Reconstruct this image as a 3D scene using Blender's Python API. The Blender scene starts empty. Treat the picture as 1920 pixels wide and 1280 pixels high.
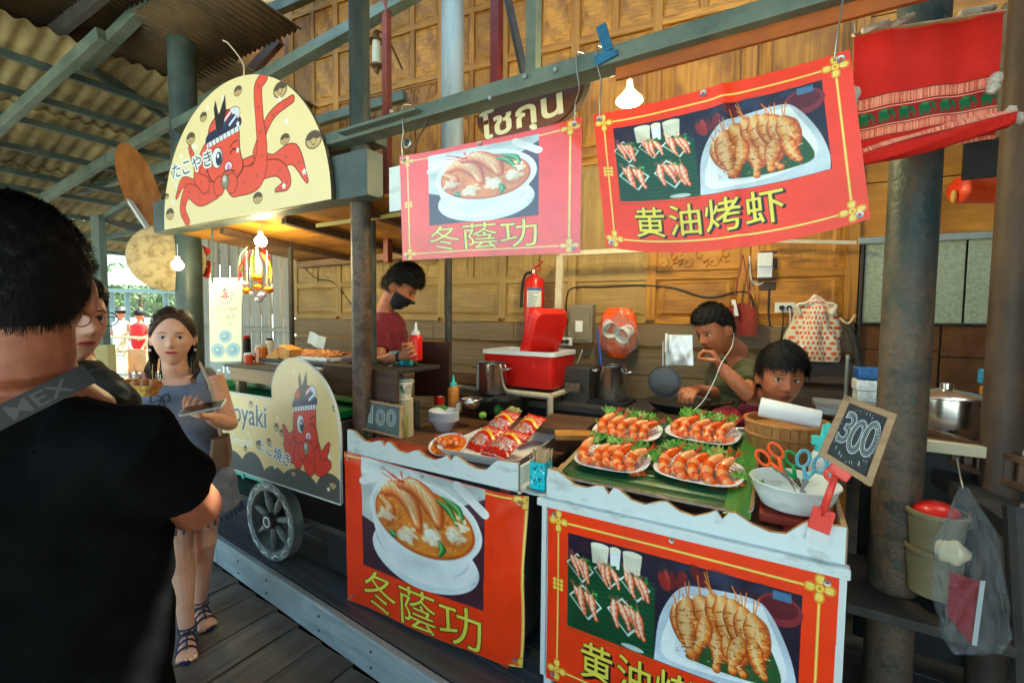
import bpy, bmesh, math, random
import numpy as np
from mathutils import Vector, Matrix
random.seed(7); np.random.seed(7)
SC = bpy.context.scene
COL = SC.collection
R = math.radians

# ---------------------------------------------------------------- camera
F_PX = 860.0; YAW = R(30.6); PIT = R(3.2); ROLL = R(0.5); EYE = np.array([0, 0, 1.55])
_f = np.array([-math.sin(YAW)*math.cos(PIT), math.cos(YAW)*math.cos(PIT), -math.sin(PIT)])
_r = np.array([math.cos(YAW), math.sin(YAW), 0.0]); _u = np.cross(_r, _f)
CR = _r*math.cos(ROLL)+_u*math.sin(ROLL); CU = -_r*math.sin(ROLL)+_u*math.cos(ROLL)
cam = bpy.data.cameras.new('camera'); camo = bpy.data.objects.new('camera', cam); COL.objects.link(camo)
cam.sensor_width = 36; cam.lens = 36*F_PX/1920; cam.clip_start = 0.05; cam.clip_end = 400
camo.matrix_world = Matrix(((CR[0], CU[0], -_f[0], EYE[0]), (CR[1], CU[1], -_f[1], EYE[1]), (CR[2], CU[2], -_f[2], EYE[2]), (0, 0, 0, 1)))
SC.camera = camo

# ---------------------------------------------------------------- light
SUN_EL, SUN_AZ = R(58), R(20)       # the sun stands behind the house; azimuth measured from +Y towards +X
world = bpy.data.worlds.new('World'); SC.world = world; world.use_nodes = True
nt = world.node_tree; nt.nodes.clear()
sky = nt.nodes.new('ShaderNodeTexSky'); sky.sky_type = 'NISHITA'; sky.sun_disc = False
sky.sun_elevation = SUN_EL; sky.sun_rotation = SUN_AZ; sky.dust_density = 5.0; sky.ozone_density = 1.0; sky.air_density = 1.0
bg = nt.nodes.new('ShaderNodeBackground'); bg.inputs[1].default_value = 0.15
wo = nt.nodes.new('ShaderNodeOutputWorld')
nt.links.new(sky.outputs[0], bg.inputs[0]); nt.links.new(bg.outputs[0], wo.inputs[0])
sl = bpy.data.lights.new('sun', 'SUN'); sl.energy = 4.5; sl.angle = R(0.5); sl.color = (1, .95, .86)
so = bpy.data.objects.new('sun', sl); COL.objects.link(so)
_sd = Vector((math.sin(SUN_AZ)*math.cos(SUN_EL), math.cos(SUN_AZ)*math.cos(SUN_EL), math.sin(SUN_EL)))
so.rotation_euler = _sd.to_track_quat('Z', 'Y').to_euler(); so.location = _sd*30
SC.view_settings.view_transform = 'Standard'; SC.view_settings.look = 'None'
SC.view_settings.exposure = 2.4; SC.view_settings.gamma = 1.0; SC.view_settings.use_curve_mapping = False
SC.view_settings.use_white_balance = True; SC.view_settings.white_balance_temperature = 6050; SC.view_settings.white_balance_tint = -16
SC.cycles.max_bounces = 6; SC.cycles.diffuse_bounces = 4; SC.cycles.glossy_bounces = 3
SC.cycles.transmission_bounces = 6; SC.cycles.transparent_max_bounces = 12
SC.cycles.sample_clamp_indirect = 6.0; SC.cycles.caustics_reflective = False; SC.cycles.caustics_refractive = False

# ---------------------------------------------------------------- where sight lines meet real planes
def ray(u, v): return _f+CR*(u-960)/F_PX-CU*(v-640)/F_PX
def onY(u, v, Y): d = ray(u, v); return EYE+d*Y/d[1]
def onZ(u, v, Z): d = ray(u, v); return EYE+d*(Z-1.55)/d[2]
def D(u, v, dep): return EYE+ray(u, v)*dep
WA = R(6.6); WD = np.array([math.cos(WA), math.sin(WA), 0]); WN = np.array([-math.sin(WA), math.cos(WA), 0])
W0 = onY(1475, 577, 3.21)*np.array([1, 1, 0])
def onW(u, v, off=0.0):
    d = ray(u, v); q = W0-WN*off; return EYE+d*(np.dot(q-EYE, WN)/np.dot(d, WN))
def W(s, z, off=0.0): return W0+WD*s-WN*off+np.array([0, 0, z])

# ---------------------------------------------------------------- colour and materials
def S(r, g, b):
    return tuple(((c/255)/12.92 if c/255 <= .04045 else ((c/255+.055)/1.055)**2.4) for c in (r, g, b))
_mats = {}
def M(name, c, c2=None, rough=.6, metal=0., sc=(8, 8, 8), det=6, bump=0., bsc=None, rand=0., coat=0., trans=0., ior=1.45, spec=.5, lo=.35, hi=.65, emit=None, es=0., sheen=0., sss=0.):
    if name in _mats: return _mats[name]
    m = bpy.data.materials.new(name); m.use_nodes = True; n = m.node_tree; N = n.nodes; L = n.links
    b = N['Principled BSDF']; b.inputs['Roughness'].default_value = rough; b.inputs['Metallic'].default_value = metal
    b.inputs['Coat Weight'].default_value = coat; b.inputs['Transmission Weight'].default_value = trans; b.inputs['IOR'].default_value = ior
    b.inputs['Specular IOR Level'].default_value = spec; b.inputs['Sheen Weight'].default_value = sheen
    if sss: b.inputs['Subsurface Weight'].default_value = sss; b.inputs['Subsurface Radius'].default_value = (.02, .008, .004); b.inputs['Subsurface Scale'].default_value = .5
    b.inputs['Base Color'].default_value = (*c, 1)
    if emit: b.inputs['Emission Color'].default_value = (*emit, 1); b.inputs['Emission Strength'].default_value = es
    tc = N.new('ShaderNodeTexCoord'); mp = N.new('ShaderNodeMapping'); L.new(tc.outputs['Object'], mp.inputs[0]); mp.inputs['Scale'].default_value = sc
    last = None
    if rand:
        oi = N.new('ShaderNodeObjectInfo'); va = N.new('ShaderNodeVectorMath'); va.operation = 'MULTIPLY_ADD'
        L.new(oi.outputs['Random'], va.inputs[0]); va.inputs[1].default_value = (13, 17, 11); L.new(tc.outputs['Object'], va.inputs[2]); L.new(va.outputs[0], mp.inputs[0])
    if c2:
        no = N.new('ShaderNodeTexNoise'); no.inputs['Scale'].default_value = 1; no.inputs['Detail'].default_value = det; no.inputs['Roughness'].default_value = .62
        L.new(mp.outputs[0], no.inputs['Vector'])
        cr = N.new('ShaderNodeValToRGB'); cr.color_ramp.elements[0].position = lo; cr.color_ramp.elements[1].position = hi
        cr.color_ramp.elements[0].color = (*c, 1); cr.color_ramp.elements[1].color = (*c2, 1)
        L.new(no.outputs['Fac'], cr.inputs[0]); last = cr.outputs[0]
        rr = N.new('ShaderNodeMapRange'); rr.inputs['To Min'].default_value = max(.02, rough-.12); rr.inputs['To Max'].default_value = min(1, rough+.12)
        L.new(no.outputs['Fac'], rr.inputs[0]); L.new(rr.outputs[0], b.inputs['Roughness'])
        if rand:
            hs = N.new('ShaderNodeHueSaturation'); mr = N.new('ShaderNodeMapRange'); mr.inputs['To Min'].default_value = 1-rand; mr.inputs['To Max'].default_value = 1+rand
            L.new(oi.outputs['Random'], mr.inputs[0]); L.new(mr.outputs[0], hs.inputs['Value']); L.new(last, hs.inputs['Color']); last = hs.outputs[0]
        L.new(last, b.inputs['Base Color'])
    if bump:
        bn = N.new('ShaderNodeTexNoise'); bn.inputs['Detail'].default_value = 5; bn.inputs['Scale'].default_value = 1
        mp2 = N.new('ShaderNodeMapping'); L.new(tc.outputs['Object'], mp2.inputs[0]); mp2.inputs['Scale'].default_value = bsc or sc
        L.new(mp2.outputs[0], bn.inputs['Vector']); bp = N.new('ShaderNodeBump'); bp.inputs['Strength'].default_value = bump; bp.inputs['Distance'].default_value = .01
        L.new(bn.outputs['Fac'], bp.inputs['Height']); L.new(bp.outputs[0], b.inputs['Normal'])
    _mats[name] = m; return m
def wood(name, c, c2, ax='x', f=60, rand=.12, rough=.55, bump=.25, worn=None, lo=.3, hi=.7, yflat=False):
    if name in _mats: return _mats[name]
    s = {'x': (2.2, f, f), 'y': (f, 2.2, f), 'z': (f, f, 2.2)}[ax]
    if yflat: s = (s[0], .6, s[2])
    m = M(name, c, c2, rough=rough, sc=s, bump=bump, rand=rand, lo=lo, hi=hi)
    if worn:
        n = m.node_tree; N = n.nodes; L = n.links; b = N['Principled BSDF']; src = b.inputs['Base Color'].links[0].from_socket
        tc = N.new('ShaderNodeTexCoord'); no = N.new('ShaderNodeTexNoise'); no.inputs['Scale'].default_value = 3.2; no.inputs['Detail'].default_value = 8; L.new(tc.outputs['Object'], no.inputs['Vector'])
        cr = N.new('ShaderNodeValToRGB'); cr.color_ramp.elements[0].position = .45; cr.color_ramp.elements[1].position = .68
        mx = N.new('ShaderNodeMixRGB'); L.new(no.outputs['Fac'], cr.inputs[0]); L.new(cr.outputs[0], mx.inputs[0]); L.new(src, mx.inputs[1]); mx.inputs[2].default_value = (*worn, 1); L.new(mx.outputs[0], b.inputs['Base Color'])
    return m
def glass(name, tint=(1, 1, 1), rough=.08, fac=.75):
    """thin clear film: mostly see-through, some gloss"""
    if name in _mats: return _mats[name]
    m = bpy.data.materials.new(name); m.use_nodes = True; N = m.node_tree.nodes; L = m.node_tree.links; N.clear()
    o = N.new('ShaderNodeOutputMaterial'); t = N.new('ShaderNodeBsdfTransparent'); t.inputs[0].default_value = (*tint, 1)
    p = N.new('ShaderNodeBsdfPrincipled'); p.inputs['Base Color'].default_value = (.42, .43, .45, 1); p.inputs['Specular IOR Level'].default_value = 1.0; p.inputs['Roughness'].default_value = rough
    no = N.new('ShaderNodeTexNoise'); no.inputs['Scale'].default_value = 22; no.inputs['Detail'].default_value = 4; tc = N.new('ShaderNodeTexCoord'); L.new(tc.outputs['Object'], no.inputs['Vector'])
    bp = N.new('ShaderNodeBump'); bp.inputs['Strength'].default_value = 1.0; bp.inputs['Distance'].default_value = .05; L.new(no.outputs['Fac'], bp.inputs['Height']); L.new(bp.outputs[0], p.inputs['Normal'])
    mx = N.new('ShaderNodeMixShader'); mx.inputs[0].default_value = 1-fac; L.new(t.outputs[0], mx.inputs[1]); L.new(p.outputs[0], mx.inputs[2]); L.new(mx.outputs[0], o.inputs[0])
    _mats[name] = m; return m
def imat(name, img, rough=.45, bump=0., coat=0., bsc=30, spec=.5):
    m = bpy.data.materials.new(name); m.use_nodes = True; N = m.node_tree.nodes; L = m.node_tree.links; b = N['Principled BSDF']
    t = N.new('ShaderNodeTexImage'); t.image = img; t.extension = 'EXTEND'; u = N.new('ShaderNodeUVMap'); u.uv_map = 'UVMap'; L.new(u.outputs[0], t.inputs[0]); L.new(t.outputs[0], b.inputs['Base Color'])
    b.inputs['Roughness'].default_value = rough; b.inputs['Coat Weight'].default_value = coat; b.inputs['Specular IOR Level'].default_value = spec
    if bump:
        tc = N.new('ShaderNodeTexCoord'); no = N.new('ShaderNodeTexNoise'); no.inputs['Scale'].default_value = bsc; no.inputs['Detail'].default_value = 4; L.new(tc.outputs['Object'], no.inputs['Vector'])
        bp = N.new('ShaderNodeBump'); bp.inputs['Strength'].default_value = bump; bp.inputs['Distance'].default_value = .01; L.new(no.outputs['Fac'], bp.inputs['Height']); L.new(bp.outputs[0], b.inputs['Normal'])
    return m

# ---------------------------------------------------------------- objects
def tag(o, label=None, cat=None, group=None, kind=None):
    if label: o['label'] = label
    if cat: o['category'] = cat
    if group: o['group'] = group
    if kind: o['kind'] = kind
    return o
def thing(name, loc, label, cat, group=None):
    o = bpy.data.objects.new(name, None); COL.objects.link(o); o.location = tuple(loc); o.empty_display_size = .05
    return tag(o, label, cat, group)
def off_of(p):
    v = Vector((0, 0, 0))
    while p is not None: v += p.location; p = p.parent
    return np.array(v)
def frame(d, up=(0, 0, 1)):
    """3x3 with rows x, y, z where z runs along d"""
    z = np.array(d, float); z /= np.linalg.norm(z); x = np.cross(np.array(up, float), z)
    if np.linalg.norm(x) < 1e-4: x = np.cross((1, 0, 0), z)
    x /= np.linalg.norm(x); return np.array([x, np.cross(z, x), z])
ID = np.eye(3)
class MB:
    def __init__(s): s.v = []; s.f = []; s.m = []; s.uv = {}; s.n = 0
    def add(s, vs, fs, mi=0, uvs=None):
        b = s.n; s.v.append(np.array(vs, float).reshape(-1, 3)); s.n += len(s.v[-1])
        for k, q in enumerate(fs):
            if uvs is not None: s.uv[len(s.f)] = [uvs[i] for i in q]
            s.f.append([b+i for i in q]); s.m.append(mi)
        return s
    def box(s, c, size, A=ID, mi=0, taper=1.):
        hx, hy, hz = [q/2 for q in size]; P = []
        for z, t in ((-hz, 1), (hz, taper)):
            for x, y in ((-hx, -hy), (hx, -hy), (hx, hy), (-hx, hy)): P.append((x*t, y*t, z))
        return s.add(np.array(P)@A+np.array(c), [(3, 2, 1, 0), (4, 5, 6, 7), (0, 1, 5, 4), (1, 2, 6, 5), (2, 3, 7, 6), (3, 0, 4, 7)], mi)
    def bar(s, p0, p1, w, h, mi=0, up=(0, 0, 1)):
        p0 = np.array(p0, float); p1 = np.array(p1, float); A = frame(p1-p0, up); return s.box((p0+p1)/2, (w, h, np.linalg.norm(p1-p0)), A, mi)
    def tube(s, pts, r, n=10, cap=True, mi=0, flat=1., up=(0, 0, 1), close=False):
        P = [np.array(p, float) for p in pts]; k = len(P); rr = [r]*k if not hasattr(r, '__len__') else list(r)
        V = []; A = None
        for i in range(k):
            if close: t = P[(i+1) % k]-P[i-1]
            else: t = P[min(i+1, k-1)]-P[max(i-1, 0)]
            t = t/(np.linalg.norm(t)+1e-9)
            if A is None: A = frame(t, up)
            else:
                x = A[0]-t*np.dot(A[0], t); x /= np.linalg.norm(x)+1e-9; A = np.array([x, np.cross(t, x), t])
            q = rr[i]; a, b = (q if hasattr(q, '__len__') else (q, q*flat))
            for j in range(n):
                th = 2*math.pi*j/n; V.append(P[i]+A[0]*a*math.cos(th)+A[1]*b*math.sin(th))
        F = []
        for i in range(k if close else k-1):
            i2 = (i+1) % k
            for j in range(n): j2 = (j+1) % n; F.append((i*n+j, i*n+j2, i2*n+j2, i2*n+j))
        if cap and not close: F.append(tuple(range(n-1, -1, -1))); F.append(tuple(range((k-1)*n, k*n)))
        return s.add(V, F, mi)
    def cyl(s, p0, p1, r0, r1=None, n=16, mi=0, cap=True): return s.tube([p0, p1], [r0, r0 if r1 is None else r1], n, cap, mi)
    def lathe(s, prof, c=(0, 0, 0), n=24, A=ID, mi=0, sx=1., sy=1., a0=0., a1=2*math.pi):
        k = len(prof); full = abs(a1-a0-2*math.pi) < 1e-6; m = n if full else n+1; V = []
        for r, z in prof:
            for j in range(m): th = a0+(a1-a0)*j/n; V.append((r*math.cos(th)*sx, r*math.sin(th)*sy, z))
        F = []
        for i in range(k-1):
            for j in range(n): j2 = (j+1) % m; F.append((i*m+j, i*m+j2, (i+1)*m+j2, (i+1)*m+j))
        return s.add(np.array(V)@A+np.array(c), F, mi)
    def sph(s, c, r, nu=16, nv=10, A=ID, mi=0, fn=None):
        r = (r, r, r) if not hasattr(r, '__len__') else r; V = [(0, 0, -1)]
        for i in range(1, nv):
            ph = math.pi*i/nv-math.pi/2
            for j in range(nu): th = 2*math.pi*j/nu; V.append((math.cos(ph)*math.cos(th), math.cos(ph)*math.sin(th), math.sin(ph)))
        V.append((0, 0, 1)); V = np.array(V); F = [(0, 1+(j+1) % nu, 1+j) for j in range(nu)]
        for i in range(nv-2):
            for j in range(nu): j2 = (j+1) % nu; a = 1+i*nu; F.append((a+j, a+j2, a+nu+j2, a+nu+j))
        e = len(V)-1; a = 1+(nv-2)*nu; F += [(a+j, a+(j+1) % nu, e) for j in range(nu)]
        V = V*np.array(r)
        if fn is not None: V = fn(V)
        return s.add(V@A+np.array(c), F, mi)
    def prism(s, poly, h, c=(0, 0, 0), A=ID, mi=0, side=None):
        """poly in local x,y; thickness h along local z (0..h)"""
        n = len(poly); V = [(x, y, 0) for x, y in poly]+[(x, y, h) for x, y in poly]
        s.add(np.array(V)@A+np.array(c), [tuple(range(n-1, -1, -1)), tuple(range(n, 2*n))], mi)
        return s.add(np.array(V)@A+np.array(c), [(i, (i+1) % n, n+(i+1) % n, n+i) for i in range(n)], mi if side is None else side)
    def grid(s, fn, nu, nv, mi=0, thick=0., nrm=None, back=None):
        """fn(u,v)->point, UV mapped; optional back sheet at distance thick along nrm"""
        P = np.array([[fn(i/nu, j/nv) for i in range(nu+1)] for j in range(nv+1)]); UV = [(i/nu, j/nv) for j in range(nv+1) for i in range(nu+1)]
        F = [(j*(nu+1)+i, j*(nu+1)+i+1, (j+1)*(nu+1)+i+1, (j+1)*(nu+1)+i) for j in range(nv) for i in range(nu)]
        s.add(P.reshape(-1, 3), F, mi, UV)
        if thick:
            Q = P.reshape(-1, 3)+np.array(nrm)*thick; s.add(Q, [t[::-1] for t in F], mi if back is None else back, UV)
            ring = [j for j in range(nu+1)]+[j*(nu+1)+nu for j in range(1, nv+1)]+[nv*(nu+1)+i for i in range(nu-1, -1, -1)]+[j*(nu+1) for j in range(nv-1, 0, -1)]
            P2 = P.reshape(-1, 3)[ring]; Q2 = Q[ring]; k = len(ring); s.add(np.vstack([P2, Q2]), [(i, k+i, k+(i+1) % k, (i+1) % k) for i in range(k)], mi if back is None else back)
        return s
    def build(s, name, mats, parent=None, smooth=False, bev=0., label=None, origin=None, local=False):
        V = np.vstack(s.v); me = bpy.data.meshes.new(name)
        if local: o0 = np.zeros(3)
        elif parent is not None: o0 = off_of(parent)
        elif origin is not None: o0 = np.array(origin, float)
        else: mn, mx = V.min(0), V.max(0); o0 = np.array([(mn[0]+mx[0])/2, (mn[1]+mx[1])/2, mn[2]])
        me.from_pydata((V-o0).tolist(), [], s.f)
        for m in (mats if isinstance(mats, (list, tuple)) else [mats]): me.materials.append(m)
        me.polygons.foreach_set('material_index', s.m)
        if s.uv:
            ul = me.uv_layers.new(name='UVMap'); buf = np.zeros((len(me.loops), 2), np.float32)
            for k, p in enumerate(me.polygons):
                if k in s.uv:
                    for q, li in enumerate(range(p.loop_start, p.loop_start+p.loop_total)): buf[li] = s.uv[k][q]
            ul.data.foreach_set('uv', buf.ravel())
        if smooth: me.shade_smooth()
        me.update()
        if smooth == 'auto':
            me.shade_smooth()
            try: me.set_sharp_from_angle(angle=R(38))
            except Exception: pass
        o = bpy.data.objects.new(name, me); COL.objects.link(o)
        if parent is not None: o.parent = parent
        else: o.location = tuple(o0)
        if bev:
            b = o.modifiers.new('bevel', 'BEVEL'); b.width = bev; b.segments = 2; b.limit_method = 'ANGLE'; b.angle_limit = R(40)
        if label: o['label'] = label
        return o
def copy_tree(o, loc=None, rot=None, label=None, parent=None, scale=None):
    c = o.copy(); COL.objects.link(c)
    if parent is not None: c.parent = parent
    if loc is not None: c.location = tuple(loc)
    if rot is not None: c.rotation_euler = rot
    if scale is not None: c.scale = scale if hasattr(scale, '__len__') else (scale,)*3
    if label: c['label'] = label
    for ch in list(o.children): copy_tree(ch, parent=c)
    return c
def rep(mesh_ob, name, parent, loc, rot=None, scale=None, label=None):
    """another object sharing a mesh"""
    o = bpy.data.objects.new(name, mesh_ob.data); COL.objects.link(o); o.parent = parent; o.location = tuple(loc)
    if rot is not None: o.rotation_euler = rot
    if scale is not None: o.scale = scale
    for m in mesh_ob.modifiers:
        if m.type == 'BEVEL': b = o.modifiers.new('bevel', 'BEVEL'); b.width = m.width; b.segments = m.segments; b.limit_method = 'ANGLE'; b.angle_limit = m.angle_limit
    if label: o['label'] = label
    return o
def noise1(x, s=0): return math.sin(x*1.7+s)*.5+math.sin(x*3.1+s*2.3)*.3+math.sin(x*6.7+s*.7)*.2
# ================================================================ printed artwork, drawn as pixels in memory
class Art:
    K = 2
    def __init__(s, w, h, bg):
        s.w, s.h = w, h; s.a = np.empty((h*s.K, w*s.K, 3), np.float32); s.a[:] = np.array(bg)/255.
    def _bb(s, x0, y0, x1, y1):
        K = s.K; H, W_ = s.a.shape[:2]; x0 = max(0, int(x0*K)-2); y0 = max(0, int(y0*K)-2); x1 = min(W_, int(x1*K)+3); y1 = min(H, int(y1*K)+3)
        if x1 <= x0 or y1 <= y0: return None
        return x0, y0, x1, y1
    def _xy(s, b):
        x0, y0, x1, y1 = b; return np.meshgrid((np.arange(x0, x1)+.5)/s.K, (np.arange(y0, y1)+.5)/s.K)
    def _mix(s, b, m, col, al):
        x0, y0, x1, y1 = b; m = (m*al)[..., None]; c = np.array(col, np.float32)/255.; r = s.a[y0:y1, x0:x1]; s.a[y0:y1, x0:x1] = r*(1-m)+c*m
    def poly(s, pts, col, al=1.):
        P = np.array(pts, float); b = s._bb(P[:, 0].min(), P[:, 1].min(), P[:, 0].max(), P[:, 1].max())
        if not b: return
        X, Y = s._xy(b); ins = np.zeros(X.shape, bool); n = len(P)
        for i in range(n):
            x1, y1 = P[i]; x2, y2 = P[(i+1) % n]
            if y1 == y2: continue
            ins ^= ((y1 > Y) != (y2 > Y)) & (X < (x2-x1)*(Y-y1)/(y2-y1)+x1)
        s._mix(b, ins.astype(np.float32), col, al)
    def rect(s, x0, y0, x1, y1, col, al=1.): s.poly([(x0, y0), (x1, y0), (x1, y1), (x0, y1)], col, al)
    def ell(s, cx, cy, rx, ry, col, al=1., rot=0., soft=.0):
        q = max(rx, ry)*(1+soft); b = s._bb(cx-q, cy-q, cx+q, cy+q)
        if not b: return
        X, Y = s._xy(b); c, d = math.cos(rot), math.sin(rot); x = (X-cx)*c+(Y-cy)*d; y = -(X-cx)*d+(Y-cy)*c
        t = np.sqrt((x/rx)**2+(y/ry)**2); m = (t < 1).astype(np.float32) if not soft else np.clip((1+soft-t)/(2*soft), 0, 1)
        s._mix(b, m, col, al)
    def stroke(s, pts, r, col, al=1.):
        P = np.array(pts, float); n = len(P); rr = np.full(n, r, float) if not hasattr(r, '__len__') else np.interp(np.linspace(0, 1, n), np.linspace(0, 1, len(r)), r)
        q = rr.max(); b = s._bb(P[:, 0].min()-q, P[:, 1].min()-q, P[:, 0].max()+q, P[:, 1].max()+q)
        if not b: return
        X, Y = s._xy(b); m = np.zeros(X.shape, np.float32)
        for i in range(n-1):
            d = P[i+1]-P[i]; L2 = d@d+1e-9; t = np.clip(((X-P[i, 0])*d[0]+(Y-P[i, 1])*d[1])/L2, 0, 1)
            dist = np.hypot(X-P[i, 0]-t*d[0], Y-P[i, 1]-t*d[1]); m = np.maximum(m, np.clip((rr[i]*(1-t)+rr[i+1]*t-dist)*s.K+.5, 0, 1))
        s._mix(b, m, col, al)
    def curve(s, pts, r, col, al=1., out=None, ow=2):
        P = smoothpts(pts)
        if out is not None:
            r2 = [q+ow for q in r] if hasattr(r, '__len__') else r+ow; s.stroke(P, r2, out)
        s.stroke(P, r, col, al)
    def star(s, cx, cy, r, col, n=5, k=.45, rot=0.):
        s.poly([(cx+(r if i % 2 == 0 else r*k)*math.sin(rot+math.pi*i/n), cy-(r if i % 2 == 0 else r*k)*math.cos(rot+math.pi*i/n)) for i in range(2*n)], col)
    def glyphs(s, st, size, sx=1., shear=0., rot=0., bold=0.):
        cu = bpy.data.curves.new('lettering', 'FONT'); cu.body = st; cu.size = size; cu.resolution_u = 5; cu.offset = bold*size; cu.align_x = 'CENTER'
        ob = bpy.data.objects.new('lettering', cu); me = bpy.data.meshes.new_from_object(ob); me.calc_loop_triangles()
        V = np.array([v.co[:2] for v in me.vertices]); T = np.array([t.vertices[:] for t in me.loop_triangles])
        bpy.data.objects.remove(ob); bpy.data.curves.remove(cu); bpy.data.meshes.remove(me)
        if len(V) == 0: return V, T
        V[:, 1] -= (V[:, 1].max()+V[:, 1].min())/2; V[:, 0] -= (V[:, 0].max()+V[:, 0].min())/2
        V = np.column_stack([V[:, 0]*sx+shear*V[:, 1], -V[:, 1]]); c, d = math.cos(rot), math.sin(rot)
        return np.column_stack([V[:, 0]*c-V[:, 1]*d, V[:, 0]*d+V[:, 1]*c]), T
    def text(s, st, cx, cy, size, col, sx=1., shear=0., rot=0., bold=0., out=None, ow=3, sh=None, shd=(3, 3), al=1., hollow=None):
        V, T = s.glyphs(st, size, sx, shear, rot, bold)
        if len(V) == 0: return
        V = V+np.array([cx, cy]); pad = ow+max(abs(shd[0]), abs(shd[1]))+2
        b = s._bb(V[:, 0].min()-pad, V[:, 1].min()-pad, V[:, 0].max()+pad, V[:, 1].max()+pad)
        if not b: return
        x0, y0, x1, y1 = b; m = np.zeros((y1-y0, x1-x0), np.float32); K = s.K
        for t in T:
            A, B, C = V[t]*K; bx0 = max(x0, int(min(A[0], B[0], C[0]))-1); bx1 = min(x1, int(max(A[0], B[0], C[0]))+2); by0 = max(y0, int(min(A[1], B[1], C[1]))-1); by1 = min(y1, int(max(A[1], B[1], C[1]))+2)
            if bx1 <= bx0 or by1 <= by0: continue
            X, Y = np.meshgrid(np.arange(bx0, bx1)+.5, np.arange(by0, by1)+.5)
            e = [(Q[0]-P[0])*(Y-P[1])-(Q[1]-P[1])*(X-P[0]) for P, Q in ((A, B), (B, C), (C, A))]
            i = ((e[0] >= 0) & (e[1] >= 0) & (e[2] >= 0)) | ((e[0] <= 0) & (e[1] <= 0) & (e[2] <= 0))
            sub = m[by0-y0:by1-y0, bx0-x0:bx1-x0]; sub[i] = 1
        def dil(m, r):
            o = m.copy(); r = int(r*K)
            for a in range(16):
                for q in (r, r/2):
                    dx = int(round(q*math.cos(a*math.pi/8))); dy = int(round(q*math.sin(a*math.pi/8))); o = np.maximum(o, np.roll(np.roll(m, dx, 1), dy, 0))
            return o
        if sh is not None: s._mix(b, np.roll(np.roll(dil(m, 1.5), int(shd[0]*K), 1), int(shd[1]*K), 0), sh, al)
        if out is not None: s._mix(b, dil(m, ow), out, al)
        if col is not None: s._mix(b, m, col, al)
    def speckle(s, amt, cell=1, seed=1):
        g = np.random.RandomState(seed); H, W_ = s.a.shape[:2]; n = g.rand(H//cell+1, W_//cell+1).astype(np.float32)-.5
        n = np.repeat(np.repeat(n, cell, 0), cell, 1)[:H, :W_]; s.a = np.clip(s.a*(1+n[..., None]*amt), 0, 1)
    def photo(s, x0, y0, x1, y1, r=2, seed=1, amp=.10):
        """soften a printed picture and give it uneven light"""
        K = s.K; R0 = s.a[y0*K:y1*K, x0*K:x1*K]; o = np.zeros_like(R0); n = 0
        for dx in range(-r, r+1):
            for dy in range(-r, r+1):
                if dx*dx+dy*dy <= r*r+1: o += np.roll(np.roll(R0, dx, 1), dy, 0); n += 1
        o /= n; h, w = o.shape[:2]; g = np.random.RandomState(seed); Y, X = np.mgrid[0:h, 0:w]; f = np.zeros((h, w), np.float32)
        for k in range(26): fx, fy = g.uniform(-.05, .05, 2)*(.15+k*.05); f += np.sin(X*fx+Y*fy+g.rand()*6.28)/(1+k*.3)
        f2 = g.rand(h//3+1, w//3+1)-.5; f2 = np.repeat(np.repeat(f2, 3, 0), 3, 1)[:h, :w]
        s.a[y0*K+r:y1*K-r, x0*K+r:x1*K-r] = np.clip(o*(1+amp*.35*f+amp*f2)[..., None], 0, 1)[r:h-r, r:w-r]
    def body(s, pts, r, dark, mid, light):
        """a rounded, softly lit form along a path"""
        P = smoothpts(pts); rr = np.array(r, float)
        for q, c, o in ((1.0, dark, 0), (.90, [a*.5+b*.5 for a, b in zip(dark, mid)], .05), (.76, mid, .10), (.60, [a*.6+b*.4 for a, b in zip(mid, light)], .17), (.42, [a*.3+b*.7 for a, b in zip(mid, light)], .25), (.2, light, .34)):
            m = rr.max(); s.stroke([(p[0]-m*o, p[1]-m*o*1.1) for p in P], rr*q, c, .9)
    def image(s, name):
        K = s.K; a = s.a.reshape(s.h, K, s.w, K, 3).mean((1, 3)); px = np.ones((s.h, s.w, 4), np.float32); px[..., :3] = a[::-1]
        im = bpy.data.images.new(name, s.w, s.h); im.pixels.foreach_set(px.ravel()); im.update(); im.pack(); return im
def smoothpts(pts, n=8, closed=False):
    P = [np.array(p, float) for p in pts]
    if closed: P = [P[-1]]+P+[P[0], P[1]]
    else: P = [2*P[0]-P[1]]+P+[2*P[-1]-P[-2]]
    out = []
    for i in range(1, len(P)-2):
        a, b, c, d = P[i-1:i+3]
        for k in range(n): t = k/n; out.append(.5*(2*b+(c-a)*t+(2*a-5*b+4*c-d)*t*t+(3*b-a-3*c+d)*t**3))
    if not closed: out.append(P[-2])
    return out

RED = (246, 58, 10); GOLD = (250, 200, 60)
def flower(A, x, y, r):
    for k in range(4):
        a = k*math.pi/2; A.ell(x+r*.62*math.cos(a), y+r*.62*math.sin(a), r*.42, r*.36, (226, 150, 30), rot=a); A.ell(x+r*.6*math.cos(a), y+r*.6*math.sin(a), r*.3, r*.24, (255, 214, 90), rot=a)
        A.stroke([(x+r*.3*math.cos(a+.3), y+r*.3*math.sin(a+.3)), (x+r*.85*math.cos(a+.25), y+r*.85*math.sin(a+.25))], r*.03, (255, 240, 170))
    A.ell(x, y, r*.34, r*.34, (230, 150, 30)); A.ell(x, y, r*.26, r*.26, (255, 220, 90)); A.ell(x, y, r*.12, r*.12, (225, 140, 30))
def square_knot(A, x, y, r):
    for i in (-1, 0, 1):
        for j in (-1, 0, 1): A.ell(x+i*r*.6, y+j*r*.6, r*.34, r*.34, (232, 160, 30)); A.ell(x+i*r*.6, y+j*r*.6, r*.24, r*.24, (255, 220, 100))
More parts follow.
